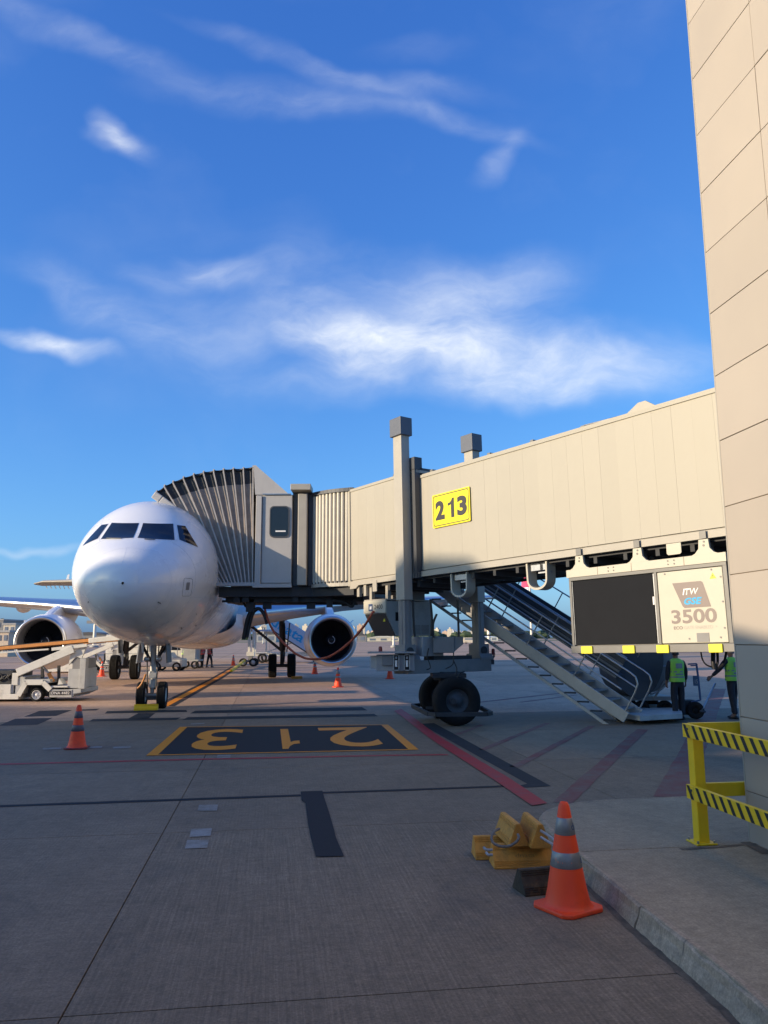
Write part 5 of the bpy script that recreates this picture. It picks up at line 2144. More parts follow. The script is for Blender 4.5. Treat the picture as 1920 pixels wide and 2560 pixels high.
def airliner():
    t = thing('airliner', 'white twin-engine airliner parked nose-on and docked to the boarding bridge', 'airplane', AM)
    RS = 0.64
    b = MB()
    b.grid([ring(x) for x in xs_between(0.0, RS)], wrap=True)
    b.build('radome', 'white_paint', t)
    b = MB()
    b.grid([ring(x) for x in xs_between(RS + 0.004, 44.5)], wrap=True)
    fus = b.build('fuselage', 'white_paint', t)
    b = MB()
    r0 = [p + Vector((0, 0, 0)) for p in ring(RS - 0.02)]
    b.grid([[Vector((p.x, p.y * 0.985, ZC - 0.5 + (p.z - ZC + 0.5) * 0.985)) for p in ring(x)] for x in (RS - 0.03, RS + 0.04)], wrap=True)
    b.build('radome_seal', 'wing_grey', t)
    # world-space tree of the skin for fitting windows and panels onto it
    rr = [ring(x) for x in xs_between(0.0, 16)]
    vs, fs = [], []
    n = 72
    for row in rr:
        vs += [AM @ p for p in row]
    for i in range(len(rr) - 1):
        for j in range(n):
            a, c = i * n + j, i * n + (j + 1) % n
            fs.append((a, c, c + n, a + n))
    tree = BVHTree.FromPolygons(vs, fs)
    inv = AM.inverted()

    def skin(x, y, off):
        loc, nrm, _, _ = tree.ray_cast(CAMP, ray(x, y).normalized())
        if loc is None:
            loc, nrm, _, _ = tree.find_nearest(CAMP + ray(x, y).normalized() * 21)
        if nrm.dot(CAMP - loc) < 0:
            nrm = -nrm
        return inv @ (loc + nrm * off)

    def zp(x, y):
        return (180 + x / 4.366, 1240 + y / 4.366)

    def lerp2(a, c, u):
        return (a[0] + (c[0] - a[0]) * u, a[1] + (c[1] - a[1]) * u)

    def pane_pts(q, nu, nv, off, grow=0.0):
        c = (sum(p[0] for p in q) / 4, sum(p[1] for p in q) / 4)
        qq = []
        for p in q:
            d = math.hypot(p[0] - c[0], p[1] - c[1])
            k = (d + grow) / d
            qq.append((c[0] + (p[0] - c[0]) * k, c[1] + (p[1] - c[1]) * k))
        return [[skin(*zp(*lerp2(lerp2(qq[0], qq[1], i / nu), lerp2(qq[3], qq[2], i / nu), j / nv)), off) for i in range(nu + 1)] for j in range(nv + 1)]
    front = [(738, 297), (1104, 304), (1119, 482), (702, 458)]
    side = [(1145, 318), (1236, 330), (1374, 560), (1172, 478)]
    def spread(rows, off):
        out = []
        for r_ in rows:
            y0_, y1_ = r_[0].y, r_[-1].y
            if y0_ < 0.055 and y1_ > 0.4:
                g_ = 0.055
                rr_ = []
                for p in r_:
                    p2 = AM @ Vector((p.x, g_ + (p.y - y0_) * (y1_ - g_) / (y1_ - y0_), p.z))
                    loc, nrm, _, _ = tree.find_nearest(p2)
                    if nrm.dot(CAMP - loc) < 0:
                        nrm = -nrm
                    rr_.append(inv @ (loc + nrm * off))
                r_ = rr_
            out.append(r_)
        return out
    for q in (front, side):
        for mirror in (1, -1):
            fl = lambda rows: [[Vector((p.x, p.y * mirror, p.z)) for p in r_] for r_ in rows]
            b = MB()
            b.grid(fl(spread(pane_pts(q, 12, 10, 0.008), 0.008)))
            w_ = b.build('cockpit_window', 'glass', t, fix=False)
            b = MB()
            b.grid(fl(spread(pane_pts(q, 12, 10, 0.004, 8), 0.004)))
            b.build('window_seal', 'nacelle', w_, fix=False)
    # small items on the skin
    def patch_on(name, pts, m, off=0.004, par=t):
        b = MB()
        b.grid(pane_pts(pts, 4, 4, off))
        return b.build(name, m, par, fix=False)

    def outline(name, pts, m, r=0.006):
        loop = []
        for i in range(len(pts)):
            for k in range(4):
                loop.append(skin(*zp(*lerp2(pts[i], pts[(i + 1) % len(pts)], k / 4)), 0.0))
        b = MB()
        b.tube(loop, r, 5, closed=True)
        return b.build(name, m, par_[0])
    par_ = [t]
    hatch = outline('service_hatch', [(1236, 896), (1300, 902), (1316, 912), (1312, 1000), (1296, 1080), (1284, 1092), (1206, 1094), (1202, 1080), (1212, 1000), (1224, 904)], 'mid_grey')
    patch_on('hatch_vent', [(1250, 944), (1288, 942), (1276, 1026), (1238, 1026)], 'mid_grey', par=hatch)
    par_[0] = t
    for pts in ([(935, 1150), (968, 1165), (966, 1176), (932, 1160)], [(176, 1150), (188, 1146), (188, 1162), (176, 1168)], [(1188, 1432), (1198, 1430), (1198, 1450), (1188, 1452)],
                [(1346, 1405), (1356, 1402), (1354, 1418), (1344, 1420)], [(1352, 1282), (1360, 1280), (1358, 1292), (1350, 1294)]):
        patch_on('air_data_probe', pts, 'dark_grey', 0.012)
    b = MB()
    for a, c in (((130, 940), (345, 940)), ((660, 946), (1056, 953))):
        b.tube([skin(*zp(*lerp2(a, c, k / 12)), 0.0) for k in range(13)], 0.004, 4)
    for a, c in (((600, 560), (530, 790)),):
        b.tube([skin(*zp(*lerp2(a, c, k / 12)), 0.0) for k in range(13)], 0.003, 4)
    b.build('lightning_strip', 'nacelle', t)
    # skin seams: rings of lap joints and two lengthwise ones
    for xs_ in (1.55, 3.55, 4.9, 6.6, 8.3, 10.2, 12.4):
        b = MB()
        loop = []
        for j, p in enumerate(ring(xs_, 64)):
            loop.append(p)
        b.tube(loop, 0.0035, 4, closed=True)
        b.build('skin_seam', 'wing_grey', t)
    for a_ in (38, -38, 74, -74, 112, -112, 146, -146):
        b = MB()
        path = []
        for q in range(60):
            xx = 1.6 + 13 * q / 59
            zt, zb, w_, zm = fs_at(xx)
            sn, cs = math.sin(R(a_)), math.cos(R(a_))
            path.append((xx * K, w_ * K * sn, ZC + (zm + ((zt - zm) * cs if cs > 0 else (zm - zb) * cs)) * K))
        b.tube(path, 0.0028, 4)
        b.build('skin_seam', 'wing_grey', t)
    # wipers at the foot of the windscreens
    for a, c in (((790, 477), (905, 482)), ((380, 466), (540, 470))):
        b = MB()
        b.tube([skin(*zp(*lerp2(a, c, k / 5)), 0.02) for k in range(6)], 0.012, 5)
        b.build('wiper', 'dark_grey', t)
    # antennas below
    for x_ in (3.0, 4.3, 9.0):
        b = MB()
        z_ = ZC - 2.0 * K
        b.prism([(x_, z_ + 0.05), (x_ + 0.30, z_ + 0.05), (x_ + 0.34, z_ - 0.22), (x_ + 0.20, z_ - 0.22)], -0.012, 0.012)
        b.build('antenna', 'white_paint', t)
    # ---- belly fairing
    b = MB()
    rows = []
    for i in range(25):
        u_ = i / 24
        x = (13.2 + 13.5 * u_) * K
        e = math.sin(PI * u_) ** 0.45 if 0 < u_ < 1 else 0.0
        row = []
        for j in range(21):
            a = PI * j / 20 - PI / 2
            y = math.sin(a) * (1.90 + 0.25 * e) * K
            z = ZC - 0.9 * K - (abs(math.cos(a)) ** 0.6) * (0.9 + 0.55 * e) * K
            row.append((x, y, z))
        rows.append(row)
    b.grid(rows)
    b.build('belly_fairing', 'white_paint', t)
    # ---- wings
    for s in (1, -1):
        up = (0, 0, 1)
        secs = [((14.6 * K, 1.4 * s * K, 2.92), 7.6 * K, 0.145, 0.05, up), ((16.1 * K, 4.2 * s * K, 3.30), 5.9 * K, 0.13, 0.04, up),
                ((17.5 * K, 6.6 * s * K, 3.56), 4.5 * K, 0.118, 0.025, up), ((20.4 * K, 12.0 * s * K, 4.00), 3.0 * K, 0.11, 0.0, up),
                ((23.0 * K, 16.6 * s * K, 4.30), 1.75 * K, 0.10, -0.01, up)]
        b = MB()
        loft(b, secs)
        wg = b.build('wing', 'wing_grey', t)
        b = MB()
        for i in range(len(secs) - 1):
            pass
        le = []
        for q in range(41):
            f = q / 40 * (len(secs) - 1)
            i0 = min(int(f), len(secs) - 2)
            u_ = f - i0
            a, c = secs[i0], secs[i0 + 1]
            p = Vector(a[0]).lerp(Vector(c[0]), u_)
            ch = a[1] + (c[1] - a[1]) * u_
            th = a[2] + (c[2] - a[2]) * u_
            le.append((p, ch, th))
        rows = []
        for p, ch, th in le[3:]:
            row = []
            prof = airfoil(ch, th)
            nn = len(prof)
            mid = 14
            for d in range(-4, 5):
                x, z = prof[mid + d]
                row.append(p + Vector((x - 0.012, 0, z + (0.004 if d <= 0 else -0.004))))
            rows.append(row)
        b.grid(rows)
        b.build('slat', 'bare_metal', wg, fix=False)
        # sharklet
        tip = Vector(secs[-1][0])
        ss = [(tip, 1.75 * K, 0.10, 0.0, (0, 0, 1))]
        for k in range(1, 6):
            a = R(15 * k)
            r_ = 0.75
            ss.append((tip + Vector((0.25 * k * 0.6, s * r_ * math.sin(a), r_ * (1 - math.cos(a)))), (1.75 - 0.08 * k) * K, 0.09, 0.0, (0, -s * math.sin(a), math.cos(a))))
        b = MB()
        loft(b, ss)
        b.build('sharklet_root', 'white_paint', wg)
        base = Vector(ss[-1][0])
        b = MB()
        loft(b, [(base, ss[-1][1], 0.09, 0, (0, -s, 0.15)), (base + Vector((1.35, s * 0.30, 1.95)), 0.55, 0.09, 0, (0, -s, 0.15))])
        b.build('sharklet', 'tail_red', wg)
        # flap track fairings
        for y_, x_, L_ in ((3.9, 20.6, 2.2), (8.4, 20.2, 2.6), (12.2, 21.8, 2.2)):
            zz = 3.0 + 0.085 * y_
            b = MB()
            prof = [(0.0, 0), (0.12, 0.12), (0.22, 0.45), (0.26, 0.9), (0.24, 1.4), (0.14, 2.0), (0.02, L_)]
            m_ = Matrix.Translation((x_ * K, y_ * s * K, zz - 0.10)) @ Matrix.Diagonal((1, 1, 1.35, 1))
            b.mx = m_
            b.lathe(prof, 16, (0, 0, 0), (1, 0, 0.03))
            b.build('flap_fairing', 'nacelle', wg)
        # ---- engine
        ey, ez, ex = 6.0 * s, 1.92, 15.15
        # the near face of the cowl
        m_ = Matrix.Translation((ex, ey, ez))
        b = MB()
        b.mx = m_
        b.lathe([(1.045, 0.13), (1.09, 0.32), (1.14, 0.7), (1.165, 1.2), (1.16, 1.8), (1.12, 2.5), (1.04, 3.1), (0.93, 3.6), (0.90, 3.6)], 56, (0, 0, 0), (1, 0, 0))
        en = b.build('engine', 'nacelle', t)
        b = MB()
        b.mx = m_
        b.lathe([(1.045, 0.13), (1.03, 0.06), (1.005, 0.015), (0.97, 0.0), (0.935, 0.018), (0.905, 0.06), (0.885, 0.13)], 56, (0, 0, 0), (1, 0, 0))
        b.build('inlet_lip', 'bare_metal', en)
        b = MB()
        b.mx = m_
        b.lathe([(0.885, 0.13), (0.87, 0.25), (0.868, 0.34)], 56, (0, 0, 0), (1, 0, 0))
        b.lathe([(0.872, 0.345), (0.885, 0.6), (0.90, 0.98)], 56, (0, 0, 0), (1, 0, 0))
        b.build('inlet_duct', 'duct', en)
        b = MB()
        b.mx = m_
        for k in range(36):
            a = 2 * PI * k / 36
            er = Vector((0, math.cos(a), math.sin(a)))
            et = Vector((0, -math.sin(a), math.cos(a)))
            pts = []
            for r_, tw in ((0.27, 0.4), (0.55, 0.75), (0.88, 1.05)):
                d = Vector((math.cos(tw), 0, 0)) + et * math.sin(tw)
                pts.append([er * r_ + Vector((1.0, 0, 0)) - d * 0.10, er * r_ + Vector((1.0, 0, 0)) + d * 0.10])
            b.grid(pts)
        b.build('fan', 'fan', en, fix=False)
        b = MB()
        b.mx = m_
        b.lathe([(0.0, 0.62), (0.09, 0.66), (0.20, 0.80), (0.275, 0.96), (0.275, 1.1)], 28, (0, 0, 0), (1, 0, 0))
        b.m = 1
        sp = []
        for k in range(22):
            a = k / 21 * 2.4 * PI
            r_ = 0.06 + 0.12 * k / 21
            sp.append((0.63 + (r_ - 0.02) * 0.75 + 0.0, math.cos(a) * r_, math.sin(a) * r_))
        b.tube(sp, 0.014, 5)
        b.build('spinner', ['black', 'ink_white'], en)
        b = MB()
        b.mx = m_
        b.lathe([(0.0, 1.14), (0.88, 1.14)], 40, (0, 0, 0), (1, 0, 0))
        b.build('fan_case', 'black', en)
        b = MB()
        b.mx = m_
        b.lathe([(0.90, 3.6), (0.62, 3.6), (0.55, 4.1), (0.42, 4.6), (0.40, 4.6), (0.30, 4.5), (0.0, 5.1)], 32, (0, 0, 0), (1, 0, 0))
        b.build('exhaust', 'steel', en)
        b = MB()
        y0_, y1_ = ey - 0.17, ey + 0.17
        b.prism([(ex + 0.9, ez + 1.12), (ex + 1.6, ez + 1.36), (ex + 2.6, ez + 1.58), (ex + 5.4, ez + 1.62), (ex + 5.6, ez + 1.2), (ex + 4.3, ez + 0.5), (ex + 2.8, ez + 0.9)], y0_, y1_)
        b.build('pylon', 'nacelle', en, bevel=0.08)
        b = MB()
        b.mx = m_ @ Matrix.Rotation(R(-50 if s > 0 else 50), 4, 'X')
        b.prism([(1.0, 1.14), (1.9, 1.13), (1.7, 1.40), (1.35, 1.38)], -0.012, 0.012)
        b.build('strake', 'nacelle', en)
    # ---- tail
    b = MB()
    loft(b, [((36.2 * K, 0, ZC + 1.7), 6.0, 0.11, 0, (0, 1, 0)), ((41.3 * K, 0, 12.3), 2.1, 0.10, 0, (0, 1, 0))])
    b.build('tail_fin', 'white_paint', t)
    for s in (1, -1):
        b = MB()
        loft(b, [((38.3 * K, 0.5 * s, ZC + 1.0), 3.9, 0.10, 0, (0, 0, 1)), ((41.3 * K, 6.3 * s, ZC + 1.65), 1.4, 0.09, 0, (0, 0, 1))])
        b.build('tailplane', 'wing_grey', t)
    # ---- nose gear
    nx, nr = 5.29, 0.385
    b = MB()
    b.tube([(nx, 0, nr + 0.06), (nx - 0.02, 0, 1.05)], 0.055, 12)
    b.tube([(nx - 0.02, 0, 0.98), (nx - 0.10, 0, 2.05)], 0.085, 12)
    b.tube([(nx, -0.36, nr), (nx, 0.36, nr)], 0.06, 10)
    b.lathe([(0.10, -0.07), (0.125, -0.07), (0.125, 0.07), (0.10, 0.07)], 14, (nx - 0.02, 0, 1.0), (0, 0, 1), closed=True)
    b.box((nx - 0.04, 0, 0.72), (0.14, 0.15, 0.24))
    b.box((nx - 0.10, 0.02, 0.95), (0.16, 0.20, 0.16))
    ng = b.build('nose_gear', 'gear', t)
    b = MB()
    for s in (-1, 1):
        b.bar((nx - 0.06, 0.06 * s, 1.35), (nx + 0.2, 0.52 * s, 2.08), 0.06, 0.06)
        b.bar((nx + 0.04, 0.05 * s, 1.22), (nx + 1.2, 0.18 * s, 2.0), 0.07, 0.07)
        b.tube([(nx - 0.15, 0.12 * s, 0.6), (nx - 0.16, 0.15 * s, 1.2), (nx - 0.14, 0.16 * s, 1.9)], 0.018, 6)
    b.bar((nx + 0.10, 0, 0.55), (nx + 0.32, 0, 0.85), 0.16, 0.05)
    b.bar((nx + 0.32, 0, 0.85), (nx + 0.08, 0, 1.15), 0.14, 0.05)
    b.box((nx + 0.0, 0, 2.0), (1.4, 0.62, 0.16))
    b.box((nx - 0.05, 0.0, 0.30), (0.2, 0.28, 0.10))
    b.build('gear_brace', 'gear_dark', ng)
    for s in (-1, 1):
        b = MB()
        b.box((nx + 0.15, 0.40 * s, 1.62), (1.0, 0.03, 0.62), Matrix.Rotation(R(6 * s), 3, 'X'))
        b.build('gear_door', 'gear_dark' if s > 0 else 'wing_grey', ng)
        b = MB()
        b.lathe(tyre_profile(nr, 0.255, 0.20), 40, (nx, 0.29 * s, nr), (0, 1, 0), closed=True)
        b.build('tyre', 'rubber', ng)
        b = MB()
        b.lathe([(0, 0.075), (0.05, 0.085), (0.07, 0.05), (0.15, 0.05), (0.205, 0.10), (0.205, -0.10), (0.15, -0.05), (0, -0.06)], 24, (nx, 0.29 * s, nr), (0, s, 0))
        b.build('hub', 'rim', ng)
    b = MB()
    b.lathe([(0, -0.02), (0.075, -0.02), (0.085, 0.0), (0.085, 0.08), (0, 0.11)], 16, (nx - 0.16, -0.17, 1.42), (1, 0, 0))
    b.lathe([(0, -0.02), (0.075, -0.02), (0.085, 0.0), (0.085, 0.08), (0, 0.11)], 16, (nx - 0.16, 0.17, 1.42), (1, 0, 0))
    b.build('taxi_light', 'steel', ng)
    b = MB()
    b.tube(smooth_path([(nx - 0.26, -0.17, 0.98), (nx - 0.40, -0.19, 0.86), (nx - 0.42, -0.26, 0.70), (nx - 0.38, -0.36, 0.60)], 5), 0.03, 6)
    b.build('steering_pin_flag', 'belt_orange', ng)
    # ---- main gear
    mx_, mr = 22.9, 0.61
    for s in (1, -1):
        y_ = 3.95 * s
        b = MB()
        b.tube([(mx_, y_, mr), (mx_, y_, 1.5)], 0.10, 12)
        b.tube([(mx_, y_, 1.4), (mx_ - 0.1, y_ - 0.05 * s, 3.1)], 0.15, 12)
        b.tube([(mx_, y_ - 0.55, mr), (mx_, y_ + 0.55, mr)], 0.09, 10)
        b.bar((mx_ - 0.02, y_, 1.35), (mx_ - 0.1, y_ - 1.75 * s, 2.75), 0.14, 0.14)
        b.bar((mx_ + 0.12, y_, 0.75), (mx_ + 0.38, y_, 1.05), 0.2, 0.06)
        b.bar((mx_ + 0.38, y_, 1.05), (mx_ + 0.12, y_, 1.5), 0.2, 0.06)
        b.tube([(mx_ - 0.15, y_ + 0.1, 0.8), (mx_ - 0.18, y_ + 0.15, 1.6), (mx_ - 0.2, y_ + 0.1, 2.8)], 0.03, 6)
        mg = b.build('main_gear', 'gear_dark', t)
        b = MB()
        b.box((mx_, y_ + 0.30 * s, 2.05), (1.1, 0.05, 1.5), Matrix.Rotation(R(-5 * s), 3, 'X'))
        b.build('gear_door', 'gear_dark', mg)
        for q in (-0.49, 0.49):
            b = MB()
            b.lathe(tyre_profile(mr, 0.43, 0.28), 40, (mx_, y_ + q, mr), (0, 1, 0), closed=True)
            b.build('tyre', 'rubber', mg)
            b = MB()
            sg = 1 if q > 0 else -1
            b.lathe([(0, 0.10), (0.08, 0.12), (0.10, 0.06), (0.2, 0.04), (0.285, 0.16), (0.285, -0.16), (0.2, -0.04), (0, -0.08)], 24, (mx_, y_ + q, mr), (0, sg, 0))
            b.build('hub', 'gear', mg)
    return t


plane = airliner()


def other_airliner():
    # tail of a second airliner parked on the next stand, its tailplane tip shows past the nose
    tipw = P(84, 1459, 47)
    o = thing('parked_airliner', 'tail end of another airliner parked beyond, its tailplane tip showing left of the nose', 'airplane', (tipw.x + 5.6, tipw.y, 0))
    z = tipw.z
    b = MB()
    rows = []
    loft(b, [((0.0, -5.6, z), 1.25, 0.10, 0.05, (0, 0, 1)), ((-0.25, -5.0, z + 0.10), 2.1, 0.11, 0.05, (0, 0, 1)), ((-1.9, 0.0, z + 0.05), 3.6, 0.11, 0.05, (0, 0, 1))])
    m_ = frame((0, 0, 0), Vector((0.55, -0.83, 0)), Vector((0.95, 0.30, 0)).normalized(), ZV)
    b2 = MB()
    b2.mx = Matrix(((0, 1, 0, 0), (1, 0, 0, 0), (0, 0, 1, 0), (0, 0, 0, 1)))
    b2.add(b.v, b.f)
    b2.sm = list(b.sm)
    o2 = b2.build('tailplane', 'beige2', o)
    b = MB()
    for k in range(7):
        x = -5.35 + k * 0.22
        b.tube([(x, 1.15 + 0.13 * k, z - 0.05), (x + 0.01, 1.34 + 0.13 * k, z - 0.20)], 0.025, 5)
    b.build('static_wick', 'white_paint', o2)
    b = MB()
    b.prism([(-3.65, z + 0.05), (-3.45, z + 0.05), (-3.42, z + 0.55), (-3.52, z + 0.52)], -0.15, -0.10)
    b.build('antenna', 'white_paint', o2)
    b = MB()
    rows = []
    for y_, r_ in ((-1.2, 0.35), (0.5, 0.6), (3, 0.95), (7, 1.4), (13, 1.9), (24, 1.95), (30, 1.9), (34, 1.3), (36, 0.1)):
        rows.append([(0.2 + math.cos(2 * PI * j / 28) * r_, y_ + 0.0, z - 0.7 - 0.25 * (r_ - 0.35) + math.sin(2 * PI * j / 28) * r_) for j in range(28)])
    b.grid(rows, wrap=True)
    b.build('fuselage', 'white_paint', o)


other_airliner()


# ------------------------------------------------------------------ traffic cones
def wrap_text(s, h, zc, r_at, a0, m, parent, off=0.0015, bold=0.0, wscale=1.0):
    """lettering bent round a cone"""
    me = text_mesh(s, None, h, bold)
    me.materials.append(M_[m])
    for v in me.vertices:
        z = zc + v.co.y
        r_ = r_at(z) + off
        a = a0 + v.co.x * wscale / r_
        v.co = (math.cos(a) * r_, math.sin(a) * r_, z)
    return link('lettering', me, parent)


def make_cone(name, label, loc, rz, h=0.76, base='cone', bands=('reflect', 'reflect'), fr_=((0.15, 0.315), (0.48, 0.63)), detail=True, body='cone'):
    t = thing(name, label, 'cone', loc)
    t.rotation_euler = (0, 0, rz)
    t['group'] = 'traffic cones round the stand'
    r0, r1 = 0.165, 0.036
    z0 = 0.035

    def r_at(z):
        return r0 + (r1 - r0) * (z - z0) / (h - z0)
    n = 40 if detail else 20
    b = MB()
    prof = [(r0 + 0.028, 0.030), (r0 + 0.010, 0.040), (r0, 0.06)] + [(r_at(z), z) for z in (0.15, 0.3, 0.45, 0.6, h - 0.03)] + [(r1 - 0.004, h - 0.008), (r1 - 0.010, h), (r1 - 0.014, h), (r1 - 0.016, h - 0.05)]
    b.lathe(prof, n)
    b.build('cone_body', body, t, fix=False)
    w_ = 0.205
    pts = []
    for x, y in ((w_, w_), (-w_, w_), (-w_, -w_), (w_, -w_)):
        c = 0.055
        sx, sy = (1 if x > 0 else -1), (1 if y > 0 else -1)
        e = [(x - sx * c, y), (x, y - sy * c)]
        if sx * sy < 0:
            e = e[::-1]
        pts += e[::-1]
    pts = sorted(pts, key=lambda p: math.atan2(p[1], p[0]))
    b = MB()
    b.slab(pts, 0.0, 0.032)
    b.build('cone_base', base, t, bevel=0.010 if detail else 0.0)
    for (fa, fb), m in zip(fr_, bands):
        za, zb = h - fb * (h - z0), h - fa * (h - z0)
        b = MB()
        b.lathe([(r_at(za) + 0.0002, za), (r_at(za) + 0.0022, za + 0.002), (r_at(zb) + 0.0022, zb - 0.002), (r_at(zb) + 0.0002, zb)], n)
        b.build('reflective_band', m, t, fix=False)
    if detail:
        zt = 0.345
        wrap_text('dnata', 0.060, zt, r_at, R(-90 - 25) - rz + 0.02, 'cone_emboss', t, off=0.002)
        for (fa, fb) in fr_:
            zc = h - (fa + fb) / 2 * (h - z0)
            wrap_text('dnata', 0.050, zc, r_at, R(-90 + 92) - rz, 'ink_navy', t, off=0.0032, bold=0.01)
    return t


M_['cone_emboss'] = mat('cone_letter_edge', (0.95, 0.16, 0.05), 0.4, var=0.03)
make_cone('traffic_cone', 'bright orange traffic cone with two silver bands close by the kerb and the chocks', G(1420, 2271), R(32))
c2 = make_cone('traffic_cone', 'orange cone with a dark red base standing alone left of the painted 213', G(192, 1871), R(8), 0.79, 'cone_dull', ('reflect_dark', 'reflect_dark'))
far_c = make_cone('traffic_cone', 'orange cone in front of the right engine on the sunlit concrete', G(845, 1718), R(20), 0.80, 'cone', detail=False, fr_=((0.12, 0.34), (0.45, 0.56)))
for (x, y), lab in (((787, 1685), 'small orange cone right under the right engine inlet'),
                    ((975, 1697), 'orange cone in shadow under the control cabinet of the boarding bridge'),
                    ((583, 1664), 'small far orange cone beside the yellow tow bar'),
                    ((254, 1691), 'tall orange cone beside the left main wheels of the airliner'),
                    ((68, 1680), 'small red-orange cone seen through the belt loader frame')):
    c = copy_tree(far_c)
    p = G(x, y)
    c.location = p
    c.rotation_euler = (0, 0, random.uniform(0, 1.5))
    c['label'] = lab


# ------------------------------------------------------------------ wheel chocks by the kerb
def chock(label, o, d, L, base, h, m, z=0.0, rope=None, ridges=11, name='wheel_chock'):
    """triangular rubber chock; o = middle of the foot, d = direction of its length"""
    d = Vector(d).normalized()
    s = Vector((d.y, -d.x, 0))
    t = thing(name, label, 'chock', (o[0], o[1], z), 'wheel chocks stacked by the kerb')
    fr = frame((0, 0, 0), s, d, ZV)       # x across, y along, z up
    tri = [(-base / 2, 0.0), (base / 2, 0.0), (base / 2, 0.014), (0.020, h), (-0.020, h), (-base / 2, 0.014)]
    b = MB()
    b.mx = fr
    b.prism(tri, -L / 2, L / 2)
    o_ = b.build('chock_body', m, t, bevel=0.006)
    for sd in (-1, 1):
        for k in range(ridges):
            f = (0.08 + 0.84 * k / (ridges - 1))
            if 0.30 < f < 0.70:
                continue
            x = sd * (base / 2 + (0.020 - base / 2) * f)
            zz = 0.014 + (h - 0.014) * f
            b = MB()
            b.mx = fr
            nx = Vector((h, 0, base / 2 - 0.02)).normalized()
            c = Vector((x, 0, zz)) + Vector((sd * nx.x, 0, nx.z)) * 0.001
            b.bar(c + Vector((0, -L / 2 + 0.01, 0)), c + Vector((0, L / 2 - 0.01, 0)), 0.007, 0.009)
            b.build('ridge', m, o_)
    if rope:
        for pts, rm in rope:
            b = MB()
            b.mx = Matrix.Translation(-Vector((o[0], o[1], z)))
            b.tube(smooth_path(pts, 6), 0.011, 8)
            b.build('rope_handle', rm, t)
    return t, fr


def zq(x, y):
    return (1180 + x / 4.88, 1980 + y / 4.88)


def build_chocks():
    a, c = G(1236, 2174), G(1386, 2171)
    m_ = (a + c) / 2
    d = (c - a).normalized()
    nrm = Vector((-d.y, d.x, 0))
    hz = 0.185
    o1 = m_ + nrm * 0.13
    L1 = (c - a).length
    t1, f1 = chock('yellow ribbed wheel chock lettered dnata lying across the front of the pile', o1, d, L1, 0.26, hz, 'chock',
                   rope=[([P(*zq(145, 680), 7.0), P(*zq(180, 705), 6.95), P(*zq(250, 706), 6.95)], 'rope_white'), ([P(*zq(175, 740), 6.9), P(*zq(200, 765), 6.85), P(*zq(250, 766), 6.85)], 'rope_white')])
    # raised letters on the front slope
    sl = Vector((0, 0.0, 0))
    up = (nrm * 0.11 + ZV * (hz - 0.014)).normalized()
    nn = d.cross(up)
    if nn.y > 0:
        nn = -nn
    ctr = m_ + nrm * (0.055) + ZV * (0.014 + (hz - 0.014) * 0.49) + nn * 0.0035
    ctr -= Vector((o1.x, o1.y, 0))
    lettering('dnata', 0.17, 0.034, frame(ctr + d * 0.02, d, up, nn), 'chock_letter', t1, 0.0)
    o2 = m_ + nrm * 0.42 - d * 0.10
    chock('brown worn wheel chock half hidden behind the lettered yellow one', o2, d, 0.56, 0.26, hz, 'chock')
    zt = hz + 0.004
    # two lying across the pile side by side
    e1 = G(*zq(715, 690), zt)
    e2 = G(*zq(975, 690), zt)
    ax2 = Vector((-0.05, 0.60, 0)).normalized()
    mid = (e1 + e2) / 2
    w2 = (e2 - e1).length
    L2 = 0.50
    chock('yellow chock with two grey rope ends atop the pile next to the cone', mid + ax2 * L2 / 2, ax2, L2, w2, 0.20, 'chock', zt,
          rope=[([P(*zq(835, 470), 6.85), P(*zq(900, 510), 6.82), P(*zq(985, 570), 6.75), P(*zq(1035, 640), 6.7)], 'rope_white'),
                ([P(*zq(840, 552), 6.8), P(*zq(920, 600), 6.75), P(*zq(1035, 668), 6.68)], 'rope_white')])
    e3 = G(*zq(470, 690), zt)
    mid2 = mid - Vector((w2 * 1.02, 0.0, 0)) + ax2 * 0.06
    chock('yellow chock with a loop of rope round its end on top of the pile', mid2 + ax2 * L2 / 2 - Vector((0.0, 0.0, 0)), Vector((-0.07, 0.6, 0)), L2, w2 * 0.95, 0.19, 'chock', zt,
          rope=[([P(*zq(330, 450), 7.1), P(*zq(275, 480), 7.0), P(*zq(238, 550), 6.9), P(*zq(260, 620), 6.85), P(*zq(340, 660), 6.82), P(*zq(450, 660), 6.8), P(*zq(540, 610), 6.78), P(*zq(572, 555), 6.8), P(*zq(560, 520), 6.9)], 'rope')])
    # black worn chock in front
    a, c = G(*zq(690, 1300)), G(*zq(1000, 1270))
    dd = (c - a).normalized()
    nn_ = Vector((-dd.y, dd.x, 0))
    mm = a + dd * 0.21
    chock('dirty black and brown wheel chock on the ground half behind the near cone', mm + nn_ * 0.16, dd, 0.44, 0.25, 0.175, 'chock_old')
    # chock at the nose wheel
    p = G(364, 1776)
    chock('clean yellow wheel chock laid in front of the nose wheels', (p.x, p.y + 0.05), BX, 0.66, 0.20, 0.17, 'yellow')
    p = G(742, 1697)
    chock('low wooden-brown chock in front of the outer right main wheel', (p.x, p.y + 0.0), BX, 0.55, 0.22, 0.13, 'chock')


M_['chock_letter'] = mat('chock_letter_brown', (0.33, 0.165, 0.03), 0.65, var=0.1)
build_chocks()


